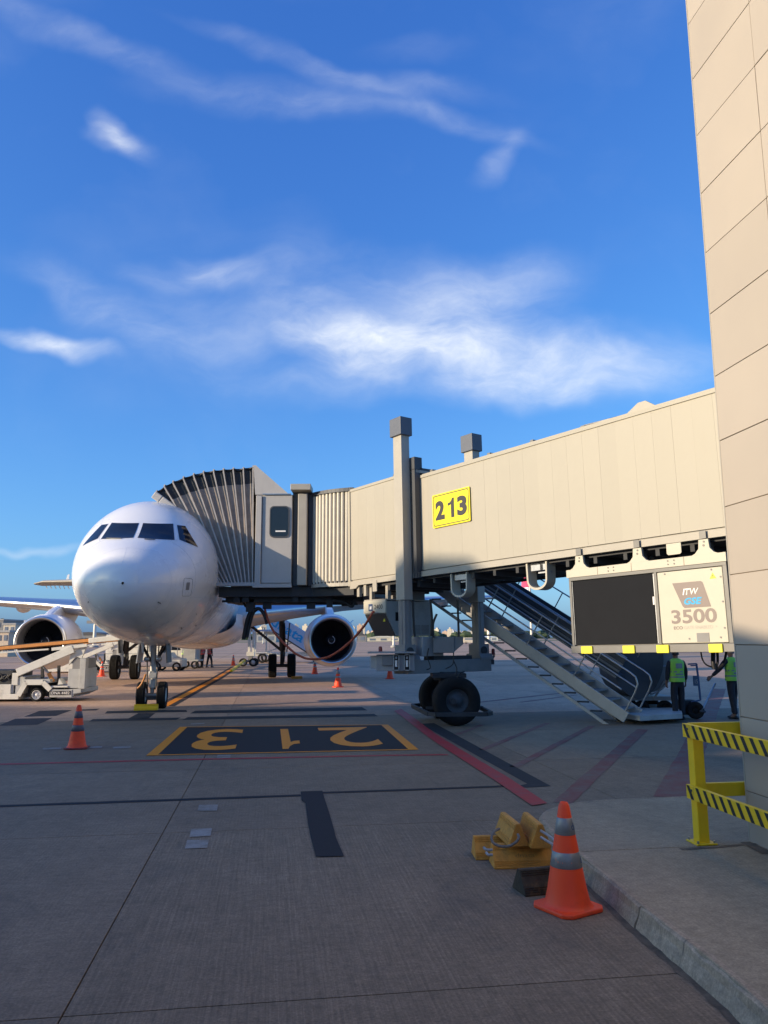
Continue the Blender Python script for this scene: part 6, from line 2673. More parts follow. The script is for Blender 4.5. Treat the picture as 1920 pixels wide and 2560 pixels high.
# ------------------------------------------------------------------ yellow barrier by the wall
def barrier():
    o = Vector((2.87, 7.47, IZ))
    t = thing('safety_barrier', 'yellow steel safety barrier with black diagonal stripes beside the terminal wall', 'barrier', o)
    d1 = Vector((0.132, -0.991, 0))
    d2 = Vector((0.9895, 0.143, 0))
    z = lambda h: h - IZ
    rot = Matrix(((d2.x, -d1.x, 0), (d2.y, -d1.y, 0), (0, 0, 1)))
    b = MB()
    b.box((0, 0, z(0.60)), (0.105, 0.105, 1.06 - 0.15 + 0.1), rot)
    b.build('post', 'yellow', t, bevel=0.008)
    b = MB()
    b.box((0, 0, 0.007), (0.20, 0.20, 0.014), rot)
    bp = b.build('base_plate', 'yellow', t, bevel=0.004)
    for sx in (-1, 1):
        for sy in (-1, 1):
            b = MB()
            c = rot @ Vector((sx * 0.078, sy * 0.078, 0.014))
            b.cyl(c, c + ZV * 0.022, 0.010, n=6)
            b.build('anchor_bolt', 'steel', bp)
    for zt in (1.20, 0.655):
        zc = z(zt - 0.062)
        # rail towards the camera
        L = 4.2
        a = d1 * -0.065
        off = -d2 * 0.062
        b = MB()
        b.bar(a + off + ZV * zc, off + d1 * L + ZV * zc, 0.045, 0.122)
        rl = b.build('rail', 'yellow', t, bevel=0.004)
        # stripes
        k = 0
        x = 0.012
        face = off - d2 * 0.0238
        while x < L - 0.2:
            b = MB()
            w_, sl = 0.052, 0.075
            if k == 0:
                x0 = -0.055
            else:
                x0 = x
            pts = [face + d1 * (x0) + ZV * (zc + 0.058), face + d1 * (x0 + w_) + ZV * (zc + 0.058), face + d1 * (x0 + w_ + sl) + ZV * (zc - 0.058), face + d1 * (x0 + sl) + ZV * (zc - 0.058)]
            b.poly(pts)
            b.build('stripe', 'tape_black', rl)
            x = 0.10 + k * 0.128
            k += 1
        b = MB()
        c = face + d1 * 0.035 + ZV * (zc + 0.02)
        b.cyl(c + d2 * 0.001, c - d2 * 0.006, 0.011, n=10)
        b.build('rail_bolt', 'dark_grey', rl)
        b = MB()
        b.poly([face + d1 * 0.066 - d2 * 0.0008 + ZV * (zc - 0.06), face + d1 * 0.069 - d2 * 0.0008 + ZV * (zc - 0.06), face + d1 * 0.069 - d2 * 0.0008 + ZV * (zc + 0.06), face + d1 * 0.066 - d2 * 0.0008 + ZV * (zc + 0.06)])
        b.build('rail_joint', 'seal', rl)
        # rail to the wall
        b = MB()
        off2 = Vector((0.01, 0.085, 0))
        b.bar(off2 - d2 * 0.03 + ZV * zc, off2 + d2 * 1.3 + ZV * zc, 0.045, 0.122)
        b.build('rail', 'yellow', t, bevel=0.004)
    return t


barrier()


# ------------------------------------------------------------------ belt loaders
def belt_loader(label):
    Y0, Y1 = 26.1, 27.7

    def q(x, y, Y=Y0):       # pixel of the enlarged view -> place
        return P(x / 7.54, 1620 + y / 7.54, Y)
    org = Vector((q(670, 885).x, Y0, 0))
    t = thing('belt_loader', label, 'belt loader', org)
    TM = Matrix.Translation(-org)

    def N():
        b = MB()
        b.mx = TM
        return b

    def bx(name, x0, y0, x1, y1, m, Ya=Y0, Yb=Y1, bev=0.01, par=t):
        a, c = q(x0, y0, Ya), q(x1, y1, Ya)
        b = N()
        b.box2((a.x, Ya, c.z), (c.x, Yb, a.z))
        return b.build(name, m, par, bevel=bev)
    bx('chassis', -900, 872, 345, 968, 'loader')
    bx('engine_box', -500, 690, 195, 866, 'loader', Y0 + 0.02)
    bx('engine_box_end', 197, 700, 244, 850, 'loader_grey', Y0 + 0.05)
    bx('engine', -600, 430, 235, 690, 'under', Y0 + 0.15)
    for k in range(5):
        b = N()
        a = q(-300 + k * 110, 560 + 30 * (k % 2), Y0 + 0.1)
        b.tube(smooth_path([a, a + Vector((0.15, 0, 0.12)), a + Vector((0.3, 0, -0.05)), a + Vector((0.42, 0, 0.1))], 4), 0.03, 6)
        b.build('hydraulic_hose', 'cable', t)
    bx('pillar', 232, 470, 330, 700, 'loader', Y0 + 0.05, Y0 + 0.25)
    bx('front_panel', 300, 540, 450, 860, 'loader_grey', Y0 + 0.08, Y1)
    bx('deck', 430, 590, 940, 660, 'loader_grey', Y0 + 0.03, Y1)
    # fender and wheels
    pts = [(345, 900), (490, 648), (810, 648), (950, 790)]
    b = N()
    for i in range(3):
        b.bar(q(*pts[i]), q(*pts[i + 1]), 0.16, 0.05, (0, 1, 0))
    b.build('fender', 'loader', t)
    b = N()
    a0, a1 = q(420, 700), q(930, 930)
    b.prism([(q(400, 880).x, q(0, 880).z), (q(500, 690).x, q(0, 690).z), (q(800, 690).x, q(0, 690).z), (q(930, 820).x, q(0, 820).z), (q(930, 930).x, q(0, 930).z), (q(400, 930).x, q(0, 930).z)], Y0 + 0.35, Y1)
    b.build('wheel_well', 'under', t)
    for xx in (670, -900):
        for yy in (Y0 + 0.16, Y1 - 0.16):
            c = q(xx, 885)
            r_ = c.z
            b = N()
            b.lathe(tyre_profile(r_, 0.24, r_ * 0.66), 36, (c.x, yy, r_), (0, 1, 0), closed=True)
            w_ = b.build('wheel', 'rubber', t)
            b = N()
            s = -1 if yy < 27 else 1
            b.lathe([(0, 0.075), (0.05, 0.075), (0.06, 0.05), (0.14, 0.04), (r_ * 0.55, 0.045), (r_ * 0.6, 0.10), (r_ * 0.67, 0.11), (r_ * 0.67, -0.1), (0, -0.02)], 28, (c.x, yy, r_), (0, s, 0))
            for k in range(6):
                a = 2 * PI * k / 6
                cc = Vector((c.x + math.cos(a) * 0.09, yy + s * 0.05, r_ + math.sin(a) * 0.09))
                b.cyl(cc, cc + Vector((0, s * 0.03, 0)), 0.016, n=6)
            b.build('rim', 'rim', w_)
    # rear with number plate and end shield
    rb = bx('rear_bumper', 940, 785, 1350, 930, 'loader_grey', Y0 + 0.0, Y1)
    bx('number_plate', 952, 808, 1325, 885, 'ink_black', Y0 - 0.012, Y0 - 0.003, 0.0, rb)
    c = q(1140, 847, Y0 - 0.016)
    lettering('DNA 4482', 1.40 * 0.42, 0.085, frame(c - org, Vector((1, 0, 0)), ZV, Vector((0, -1, 0))), 'ink_white', rb, 0.0)
    b = N()
    b.prism([(q(1352, 0).x, q(0, 785).z), (q(1562, 0).x, q(0, 770).z), (q(1562, 0).x, q(0, 850).z), (q(1372, 0).x, q(0, 935).z)], Y0 + 0.02, Y1)
    b.build('rear_apron', 'loader_grey', t)
    for k in range(7):
        b = N()
        x = 1385 + k * 26
        p0, p1 = q(x, 858 - k * 3, Y0 + 0.010), q(x + 13, 858 + 66 - k * 13, Y0 + 0.010)
        b.box2((p0.x, Y0 + 0.012, p1.z), (p1.x, Y0 + 0.019, p0.z))
        b.build('hazard_mark', 'ink_black', t)
    bx('end_shield', 1290, 395, 1512, 755, 'loader_grey', Y0 + 0.06, Y1 - 0.1)
    bx('end_post', 1513, 195, 1592, 770, 'loader_grey', Y0 + 0.0, Y0 + 0.25)
    bx('end_post', 1513, 195, 1592, 770, 'loader_grey', Y1 - 0.25, Y1)
    bx('shield_top', 1370, 200, 1512, 395, 'mid_grey', Y0 + 0.08, Y1 - 0.1)
    bx('step', 960, 715, 1270, 745, 'loader', Y0 + 0.02, Y1)
    # arms
    b = N()
    b.bar(q(330, 465), q(1390, 15), 0.12, 0.25, (0, 0, 1))
    b.build('lift_arm', 'loader', t, bevel=0.01)
    b = N()
    b.bar(q(330, 465, Y1 - 0.2), q(1390, 15, Y1 - 0.2), 0.12, 0.25, (0, 0, 1))
    b.build('lift_arm', 'loader', t, bevel=0.01)
    b = N()
    tri = [(1330, 90), (1620, -30), (1590, 60), (1540, 200), (1430, 170), (1300, 330)]
    b.prism([(q(x, 0).x, q(0, y).z) for x, y in tri], Y0 + 0.05, Y0 + 0.12)
    b.build('gusset', 'loader', t)
    b = N()
    b.tube([q(820, 360, Y0 + 0.3), q(920, 480, Y0 + 0.3)], 0.035, 8)
    b.m = 1
    b.tube([q(915, 475, Y0 + 0.3), q(1010, 635, Y0 + 0.3)], 0.06, 10)
    b.build('hydraulic_cylinder', ['steel', 'belt_orange'], t)
    b = N()
    b.prism([(q(1110, 0).x, q(0, 700).z), (q(1210, 0).x, q(0, 690).z), (q(1130, 0).x, q(0, 585).z)], Y0 + 0.08, Y0 + 0.4)
    b.build('wedge', 'loader', t)
    for x in (800, 1110):
        b = N()
        b.bar(q(x, 330, Y0 + 0.5), q(x, 640, Y0 + 0.5), 0.08, 0.08)
        b.build('frame_post', 'under', t)
    # boom with its belt
    b = N()
    p0, p1 = q(-1800, 165), P(262, 1597, Y0)
    b.bar(p0 + Vector((0, 0.06, 0)), p1 + Vector((0, 0.06, 0)), 0.10, 0.10)
    b.build('boom_side', 'belt_orange', t)
    b = N()
    b.bar(p0 + Vector((0, 1.3, 0)), p1 + Vector((0, 1.3, 0)), 0.10, 0.10)
    b.build('boom_side', 'belt_orange', t)
    b = N()
    b.bar(p0 + Vector((0, 0.68, 0.06)), p1 + Vector((0, 0.68, 0.06)), 1.12, 0.04)
    b.build('belt', 'black', t)
    b = N()
    b.bar(p0 + Vector((0, 0.05, -0.085)), P(120, 1620, Y0) + Vector((0, 0.05, -0.04)), 0.08, 0.05)
    b.build('boom_lower', 'loader', t)
    b = N()
    b.bar(P(222, 1602, Y0) + Vector((0, 0.0, 0)), P(300, 1594, Y0) + Vector((0, 0.0, 0)), 0.08, 0.17)
    b.build('boom_tip', 'loader', t, bevel=0.02)
    b = N()
    b.bar(P(130, 1623, Y0), P(218, 1613, Y0), 0.08, 0.10)
    b.build('boom_stay', 'loader', t)
    return t


bl = belt_loader('white belt loader with an orange-sided boom raised to the airliner hold, plate DNA 4482')
bl2 = copy_tree(bl)
p_ = G(244, 1682)
bl2.location = (p_.x - 0.3, p_.y, 0)
bl2['label'] = 'second white belt loader parked further back between the nose and the left main wheels'
for o_ in (bl, bl2):
    o_['group'] = 'belt loaders at the hold doors'


# ------------------------------------------------------------------ vehicles further back
def simple_wheel(b, c, r, w_, ax=(0, 1, 0), n=20):
    b.lathe(tyre_profile(r, w_, r * 0.6), n, c, ax, closed=True)


def box_truck():
    p = G(280, 1676)
    t = thing('service_truck', 'white service truck behind the belt loader under the airliner nose', 'truck', (p.x, p.y + 6, 0))
    b = MB()
    b.box2((-2.6, 0, 0.5), (1.6, 2.2, 2.35))
    b.build('cargo_box', 'loader', t, bevel=0.03)
    for k in range(3):
        b = MB()
        b.box2((-2.6, -0.02, 0.95 + 0.45 * k), (1.6, -0.002, 1.0 + 0.45 * k))
        b.build('side_rail', 'loader_grey', t)
    b = MB()
    b.prism([(1.65, 0.4), (3.2, 0.4), (3.2, 1.1), (2.8, 1.95), (1.65, 2.0)], 0.1, 2.1)
    cb = b.build('cab', 'loader', t, bevel=0.05)
    b = MB()
    b.prism([(1.9, 1.2), (2.85, 1.2), (2.62, 1.8), (1.9, 1.85)], 0.085, 0.098)
    b.build('window', 'glass', cb)
    for x in (-1.8, 2.4):
        for y in (0.1, 2.1):
            b = MB()
            simple_wheel(b, (x, y, 0.42), 0.42, 0.26)
            b.build('wheel', 'rubber', t)


def tug_and_cart():
    p = G(415, 1678)
    t = thing('baggage_tug', 'pale grey baggage tug behind the nose gear', 'tug', (p.x, p.y, 0))
    b = MB()
    b.prism([(-0.9, 0.25), (1.0, 0.25), (1.0, 0.75), (0.35, 0.85), (0.2, 1.15), (-0.2, 1.15), (-0.9, 0.95)], 0, 1.25)
    b.build('body', 'loader_grey', t, bevel=0.05)
    b = MB()
    b.box2((0.15, -0.01, 0.42), (0.85, -0.002, 0.80))
    b.build('side_panel', 'loader', t)
    b = MB()
    b.box((-0.35, 0.6, 1.3), (0.12, 0.9, 0.5))
    b.build('seat_back', 'black', t)
    for x in (-0.6, 0.65):
        for y in (0.05, 1.2):
            b = MB()
            simple_wheel(b, (x, y, 0.28), 0.28, 0.2)
            b.build('wheel', 'rubber', t)
    p = G(460, 1672)
    c = thing('baggage_cart', 'grey baggage cart with one upright end panel behind the nose gear', 'baggage cart', (p.x, p.y, 0))
    b = MB()
    b.box2((-0.55, 0, 0.50), (0.95, 1.5, 0.60))
    b.build('platform', 'loader_grey', c, bevel=0.01)
    b = MB()
    b.box2((-0.10, 0.05, 0.62), (0.72, 0.10, 1.50))
    b.box2((0.66, 0.10, 0.62), (0.72, 1.4, 1.50))
    b.build('end_panel', 'grey_paint', c)
    b = MB()
    for x, y in ((-0.5, 0.05), (-0.5, 1.45), (0.72, 1.45)):
        b.bar((x, y, 0.6), (x, y, 1.55), 0.04, 0.04)
    b.build('corner_post', 'steel', c)
    for x in (-0.25, 0.7):
        for y in (0.1, 1.4):
            b = MB()
            simple_wheel(b, (x, y, 0.27), 0.27, 0.22)
            b.build('wheel', 'rubber', c)
    b = MB()
    b.bar((-0.55, 0.7, 0.4), (-1.2, 0.7, 0.3), 0.06, 0.06)
    b.build('draw_bar', 'steel', c)


def mast_trailer():
    p = G(626, 1666)
    t = thing('service_mast', 'white wheeled servicing mast with a yellow tow bar behind the right fuselage', 'mast trailer', (p.x, p.y, 0))
    b = MB()
    b.box2((-0.20, -0.12, 0.8), (-0.02, 0.06, 2.6))
    b.box2((0.12, -0.12, 0.7), (0.28, 0.06, 2.5))
    b.box2((-0.28, -0.2, 0.75), (0.30, 0.2, 1.05))
    b.build('mast', 'pole_white', t)
    b = MB()
    b.box2((-0.05, -0.05, 2.5), (0.10, 0.05, 4.2))
    b.build('inner_mast', 'steel', t)
    b = MB()
    b.box2((-0.6, -0.3, 0.32), (0.4, 0.3, 0.45))
    b.bar((0.0, 0, 0.45), (0.0, 0, 0.8), 0.3, 0.3)
    b.bar((0.4, 0, 0.9), (1.4, 0.2, 0.95), 0.06, 0.06)
    b.build('trailer_frame', 'mid_grey', t)
    for x, y in ((0.25, -0.35), (0.25, 0.35), (-0.5, -0.2)):
        b = MB()
        simple_wheel(b, (x, y, 0.3), 0.3, 0.16)
        b.m = 1
        b.lathe([(0, -0.03), (0.17, -0.03), (0.17, 0.03), (0, 0.03)], 14, (x, y, 0.3), (0, 1, 0))
        b.build('wheel', ['rubber', 'rim'], t)
    b = MB()
    q = G(578, 1682) - Vector((p.x, p.y, 0))
    b.bar((-0.4, -0.1, 0.45), (q.x, q.y, 0.12), 0.14, 0.12)
    b.build('tow_bar', 'yellow', t)


def dnata_stairs():
    Y = 66.0

    def q(x, y):
        return P(580 + x / 4.366, 1560 + y / 4.366, Y)
    o = Vector((q(700, 300).x, Y, 0))
    t = thing('passenger_stairs', 'blue-panelled passenger stairs lettered dnata behind the right main gear', 'stairs', o)
    TM = Matrix.Translation(-o)
    tl, tr, br, bl_ = q(440, -120), q(830, 115), q(830, 310), q(440, 60)
    for yy in (Y, Y + 2.2):
        b = MB()
        b.mx = TM
        b.prism([(tl.x, tl.z), (tr.x, tr.z), (br.x, br.z), (bl_.x, bl_.z)], yy, yy + 0.06)
        b.build('side_panel', 'panel_blue', t)
    d = Vector((tr.x - tl.x, 0, tr.z - tl.z)).normalized()
    up = Vector((-d.z, 0, d.x))
    c = q(610, 60) - o - Vector((0, 0.012, 0))
    lettering('dnata', 3.1, 0.82, frame(c, d, up, Vector((0, -1, 0))), 'ink_blue', t, 0.02)
    b = MB()
    b.mx = TM
    b.bar((bl_.x, Y + 0.1, bl_.z - 0.06), (br.x, Y + 0.1, br.z - 0.06), 0.12, 0.12)
    b.bar((bl_.x, Y + 2.1, bl_.z - 0.06), (br.x, Y + 2.1, br.z - 0.06), 0.12, 0.12)
    b.build('stringer', 'dark_grey', t)
    for k in range(14):
        f = (k + 0.5) / 14
        b = MB()
        b.mx = TM
        p = bl_.lerp(br, f)
        b.box((p.x, Y + 1.1, p.z + 0.1), (0.3, 2.0, 0.05))
        b.build('step', 'mid_grey', t)
    b = MB()
    b.mx = TM
    b.box2((tl.x - 1.8, Y, bl_.z - 0.15), (tl.x, Y + 2.2, bl_.z))
    b.box2((tl.x - 1.8, Y, bl_.z), (tl.x - 1.7, Y + 2.2, tl.z))
    b.build('top_platform', 'panel_blue', t)
    b = MB()
    b.mx = TM
    b.box2((tl.x - 1.6, Y + 0.2, 0.55), (br.x + 1.3, Y + 2.0, 0.85))
    b.bar((tl.x - 0.5, Y + 0.3, 0.8), (tl.x - 0.5, Y + 0.3, bl_.z), 0.12, 0.12)
    b.bar((tl.x - 1.4, Y + 0.3, 0.8), (tl.x - 1.4, Y + 0.3, bl_.z), 0.12, 0.12)
    b.bar((tl.x - 0.4, Y + 0.3, 0.9), (tl.x + 3.2, Y + 0.3, 2.2), 0.1, 0.1)
    b.build('chassis', 'loader', t)
    for x in (tl.x - 0.8, br.x + 0.7):
        for yy in (Y + 0.2, Y + 2.0):
            b = MB()
            b.mx = TM
            simple_wheel(b, (x, yy, 0.4), 0.4, 0.26)
            b.build('wheel', 'rubber', t)


box_truck()
tug_and_cart()
mast_trailer()
dnata_stairs()


# ------------------------------------------------------------------ people
def skin_mesh(name, verts, edges, radii, m, parent, root=0, sub=2):
    me = bpy.data.meshes.new(name)
    me.from_pydata([tuple(v) for v in verts], edges, [])
    o = bpy.data.objects.new(name, me)
    COL.objects.link(o)
    sk = o.modifiers.new('skin', 'SKIN')
    sk.use_smooth_shade = True
    sk.branch_smoothing = 0.6
    if not me.skin_vertices:
        me.skin_vertices.new()
    for i, r_ in enumerate(radii):
        rr = r_ if isinstance(r_, tuple) else (r_, r_)
        me.skin_vertices[0].data[i].radius = rr
        me.skin_vertices[0].data[i].use_root = (i == root)
    ss = o.modifiers.new('subsurf', 'SUBSURF')
    ss.levels = sub
    ss.render_levels = sub
    dg = bpy.context.evaluated_depsgraph_get()
    dg.update()
    me2 = bpy.data.meshes.new_from_object(o.evaluated_get(dg))
    bpy.data.objects.remove(o)
    me2.materials.clear()
    me2.materials.append(M_[m])
    for p in me2.polygons:
        p.use_smooth = True
    return link(name, me2, parent)


def hand(parent, w, d, palm_n, m='skin', curl=0.5):
    """palm with four fingers of different lengths and a thumb; w wrist, d direction of the hand, palm_n out of the palm"""
    w, d, pn = Vector(w), Vector(d).normalized(), Vector(palm_n)
    pn = (pn - d * pn.dot(d)).normalized()
    s = d.cross(pn)
    b = MB()
    b.mx = frame(w, d, s, pn)
    # palm
    rows = []
    for x, hw, ht in ((-0.01, 0.024, 0.018), (0.02, 0.032, 0.017), (0.055, 0.040, 0.015), (0.088, 0.040, 0.012)):
        rows.append([(x, math.cos(2 * PI * k / 10) * hw, math.sin(2 * PI * k / 10) * ht) for k in range(10)])
    b.grid(rows, wrap=True)
    b.add(rows[-1], [tuple(range(10))])
    for i, (y, L) in enumerate(((-0.030, 0.066), (-0.010, 0.078), (0.010, 0.074), (0.029, 0.058))):
        p = Vector((0.082, y, 0))
        pts = [p]
        a = 0.15
        for k in range(3):
            p = p + Vector((math.cos(a), 0, math.sin(a))) * (L * (0.44, 0.32, 0.24)[k])
            pts.append(p)
            a += curl
        b.tube(pts, [0.0095, 0.009, 0.008, 0.006], 7)
    b.tube([(0.02, -0.032, 0.004), (0.045, -0.054, 0.014), (0.075, -0.060, 0.026), (0.095, -0.056, 0.034)], [0.012, 0.011, 0.010, 0.007], 7)
    return b.build('hand', m, parent)


def person(label, loc, face, h=1.72, vest='vest', legs='cloth', sleeves='cloth', hair='hair', armL=None, armR=None, stride=0.06, lean=0.0, bend=0.0, group=None, vest_len=0.92):
    """local +y is forward; heights for 1.72 m, scaled"""
    t = thing('person', label, 'person', loc, group)
    t.rotation_euler = (0, 0, face)
    t.scale = (h / 1.72,) * 3
    by = lambda z: lean * max(0, z - 0.95) + bend * max(0, z - 1.0) ** 1.5
    armL = armL or [(-0.235, 0.00, 1.16), (-0.245, 0.05, 0.92)]
    armR = armR or [(0.235, 0.00, 1.16), (0.245, 0.05, 0.92)]
    top = lambda x, z: Vector((x, by(z), z))
    V = [top(0, 0.97), top(0, 1.12), top(0, 1.32), top(0, 1.45), top(0, 1.50), top(0, 1.56) + Vector((0, 0.012, 0)), top(0, 1.63) + Vector((0, 0.015, 0)), top(0, 1.69) + Vector((0, 0.008, 0))]
    Rr = [(0.13, 0.10), (0.125, 0.092), (0.145, 0.10), (0.075, 0.06), (0.05, 0.052), (0.064, 0.076), (0.075, 0.092), (0.052, 0.066)]
    E_ = [(0, 1), (1, 2), (2, 3), (3, 4), (4, 5), (5, 6), (6, 7)]
    arms, legs_ = [], []
    for s, arm in ((-1, armL), (1, armR)):
        sh = top(0.185 * s, 1.415)
        el, wr = Vector(arm[0]), Vector(arm[1])
        i0 = len(V)
        V += [sh, el, wr, wr + (wr - el).normalized() * 0.03]
        Rr += [0.055, 0.042, 0.028, 0.025]
        E_ += [(2, i0), (i0, i0 + 1), (i0 + 1, i0 + 2), (i0 + 2, i0 + 3)]
        arms.append((sh, el, wr))
    for s in (-1, 1):
        st = stride * s
        hp, kn, an, to = Vector((0.09 * s, 0, 0.90)), Vector((0.105 * s, st * 0.6 + 0.02, 0.50)), Vector((0.105 * s, st, 0.09)), Vector((0.115 * s, st + 0.13, 0.035))
        i0 = len(V)
        V += [hp, kn, an, to]
        Rr += [0.085, 0.056, 0.040, 0.036]
        E_ += [(0, i0), (i0, i0 + 1), (i0 + 1, i0 + 2), (i0 + 2, i0 + 3)]
        legs_.append((hp, kn, an, to))
    skin_mesh('body', V, E_, Rr, 'skin', t)
    # trousers
    LV, LE, LR = [Vector((0, 0, 1.0)), Vector((0, 0, 0.93))], [(0, 1)], [(0.155, 0.122), (0.165, 0.13)]
    for hp, kn, an, to in legs_:
        i0 = len(LV)
        LV += [hp + Vector((0, 0, -0.06)), kn, kn.lerp(an, 0.6), an + Vector((0, 0, 0.02))]
        LR += [0.108, 0.080, 0.072, 0.070]
        LE += [(1, i0), (i0, i0 + 1), (i0 + 1, i0 + 2), (i0 + 2, i0 + 3)]
    skin_mesh('trousers', LV, LE, LR, legs, t)
    # shirt with sleeves
    SV = [top(0, 0.98), top(0, 1.15), top(0, 1.34), top(0, 1.455)]
    SR = [(0.150, 0.118), (0.148, 0.110), (0.165, 0.118), (0.085, 0.072)]
    SE = [(0, 1), (1, 2), (2, 3)]
    for sh, el, wr in arms:
        i0 = len(SV)
        SV += [sh, el, el.lerp(wr, 0.9)]
        SR += [0.072, 0.058, 0.045]
        SE += [(2, i0), (i0, i0 + 1), (i0 + 1, i0 + 2)]
    skin_mesh('shirt', SV, SE, SR, sleeves, t)
    # vest: open sleeveless shell
    rows = []
    for z, hw, hd in ((vest_len, 0.195, 0.150), (1.0, 0.190, 0.146), (1.1, 0.183, 0.138), (1.2, 0.186, 0.140), (1.3, 0.196, 0.145), (1.38, 0.198, 0.138), (1.43, 0.178, 0.118), (1.47, 0.118, 0.092), (1.49, 0.075, 0.075)):
        rows.append([top(math.cos(2 * PI * k / 28) * hw * (1 + 0.01 * math.sin(k * 2.3 + z * 9)), z) + Vector((0, math.sin(2 * PI * k / 28) * hd * (1 + 0.025 * math.sin(k * 1.7 + z * 13)), 0)) for k in range(28)])
    b = MB()
    b.grid(rows, wrap=True)
    vs = b.build('vest', vest, t, fix=False)
    for z0, z1 in ((1.02, 1.055), (1.15, 1.185)):
        b = MB()
        b.grid([[Vector((p.x * 1.012, p.y * 1.012 if abs(p.y) > 0 else 0, z)) for p in (rows[2] if z0 > 1.1 else rows[1])] for z in (z0, z1)], wrap=True)
        b.build('vest_band', 'stripe_grey', vs, fix=False)

    def back_patch(name, x0, x1, z0, z1, m):
        rr = []
        for z in [z0 + (z1 - z0) * i / 4 for i in range(5)]:
            r_ = []
            for i in range(7):
                x = x0 + (x1 - x0) * i / 6
                hd = 0.148
                hw = 0.196
                y = -hd * math.sqrt(max(0.0, 1 - (x / hw) ** 2)) - 0.006
                r_.append(top(x, z) + Vector((0, y, 0)))
            rr.append(r_)
        b = MB()
        b.grid(rr)
        b.build(name, m, vs, fix=False)
    back_patch('vest_print', -0.085, 0.085, 1.25, 1.37, 'stripe_grey')
    back_patch('vest_print', -0.10, 0.10, 1.085, 1.125, 'stripe_grey')
    # shoes
    for hp, kn, an, to in legs_:
        b = MB()
        rr = []
        for yy, hw, ht in ((-0.075, 0.028, 0.05), (-0.06, 0.036, 0.075), (0.0, 0.040, 0.085), (0.07, 0.045, 0.065), (0.14, 0.046, 0.05), (0.185, 0.03, 0.035)):
            rr.append([(an.x + math.cos(2 * PI * k / 10) * hw, an.y + yy, 0.004 + ht / 2 + math.sin(2 * PI * k / 10) * ht / 2) for k in range(10)])
        b.grid(rr, wrap=True)
        b.add(rr[0], [tuple(range(10))])
        b.add(rr[-1], [tuple(range(10))])
        b.build('shoe', 'black', t)
    # hands
    for (sh, el, wr), s in zip(arms, (-1, 1)):
        d = (wr - el).normalized()
        hand(t, wr + d * 0.01, d, Vector((-s, 0.2, 0)))
    # head details
    hc = top(0, 1.63) + Vector((0, 0.012, 0))
    b = MB()
    b.tube([hc + Vector((0, 0.085, 0.02)), hc + Vector((0, 0.108, -0.012)), hc + Vector((0, 0.092, -0.022))], [0.008, 0.013, 0.010], 7)
    b.build('nose', 'skin', t)
    for s in (-1, 1):
        b = MB()
        b.lathe([(0, -0.006), (0.022, -0.004), (0.028, 0.006), (0.016, 0.008), (0, 0.003)], 10, hc + Vector((0.073 * s, -0.008, -0.005)), (s, -0.2, 0))
        b.build('ear', 'skin', t)
        b = MB()
        b.lathe([(0, 0.006), (0.008, 0.004), (0.010, 0)], 8, hc + Vector((0.030 * s, 0.080, 0.015)), (0.2 * s, 1, 0))
        b.build('eye', 'black', t)
    b = MB()
    b.box(hc + Vector((0, 0.083, -0.045)), (0.045, 0.01, 0.008))
    b.build('mouth', 'cable_red', t)
    rows = []
    for i in range(8):
        a = PI / 2 * i / 7
        rows.append([hc + Vector((math.cos(2 * PI * k / 20) * 0.083 * math.cos(a - 0.0), math.sin(2 * PI * k / 20) * 0.100 * math.cos(a) - 0.006, 0.0 + 0.112 * math.sin(a) - (0.055 if math.sin(2 * PI * k / 20) < 0.2 else -0.035) * (1 - i / 7))) for k in range(20)])
    b = MB()
    b.grid(rows, wrap=True)
    b.build('hair', hair, t, fix=False)
    return t


p1 = G(1699, 1800)
person('person in a lime hi-vis vest seen from behind in front of the dark catch basin', p1, R(8), 1.70, 'vest', armR=[(0.25, 0.02, 1.17), (0.255, 0.06, 0.93)], stride=0.03)
p2 = G(1838, 1797)
rel = Matrix.Rotation(-R(28), 3, 'Z')
person('person in a lime hi-vis vest holding a bar at the edge of the terminal wall', p2, R(28), 1.72, 'vest', hair='hair_grey',
       armL=[(-0.31, 0.10, 1.20), (-0.42, 0.26, 1.02)], stride=0.10)
g = 'ground crew under the airliner'
pr = G(505, 1669)
person('person in a red vest standing upright under the airliner belly', pr, R(60), 1.72, 'vest_red', group=g)
pr = G(523, 1668.5)
person('person in a red vest with feet apart beside an upright red-vested colleague', pr, R(-40), 1.74, 'vest_red', stride=0.14, lean=0.08, group=g)
pr = G(440, 1671)
person('stooping person in a lime vest loading the grey baggage cart', pr + Vector((0, 1.9, 0)), R(-70), 1.70, 'vest_lit', lean=0.35, bend=0.2, group=g)


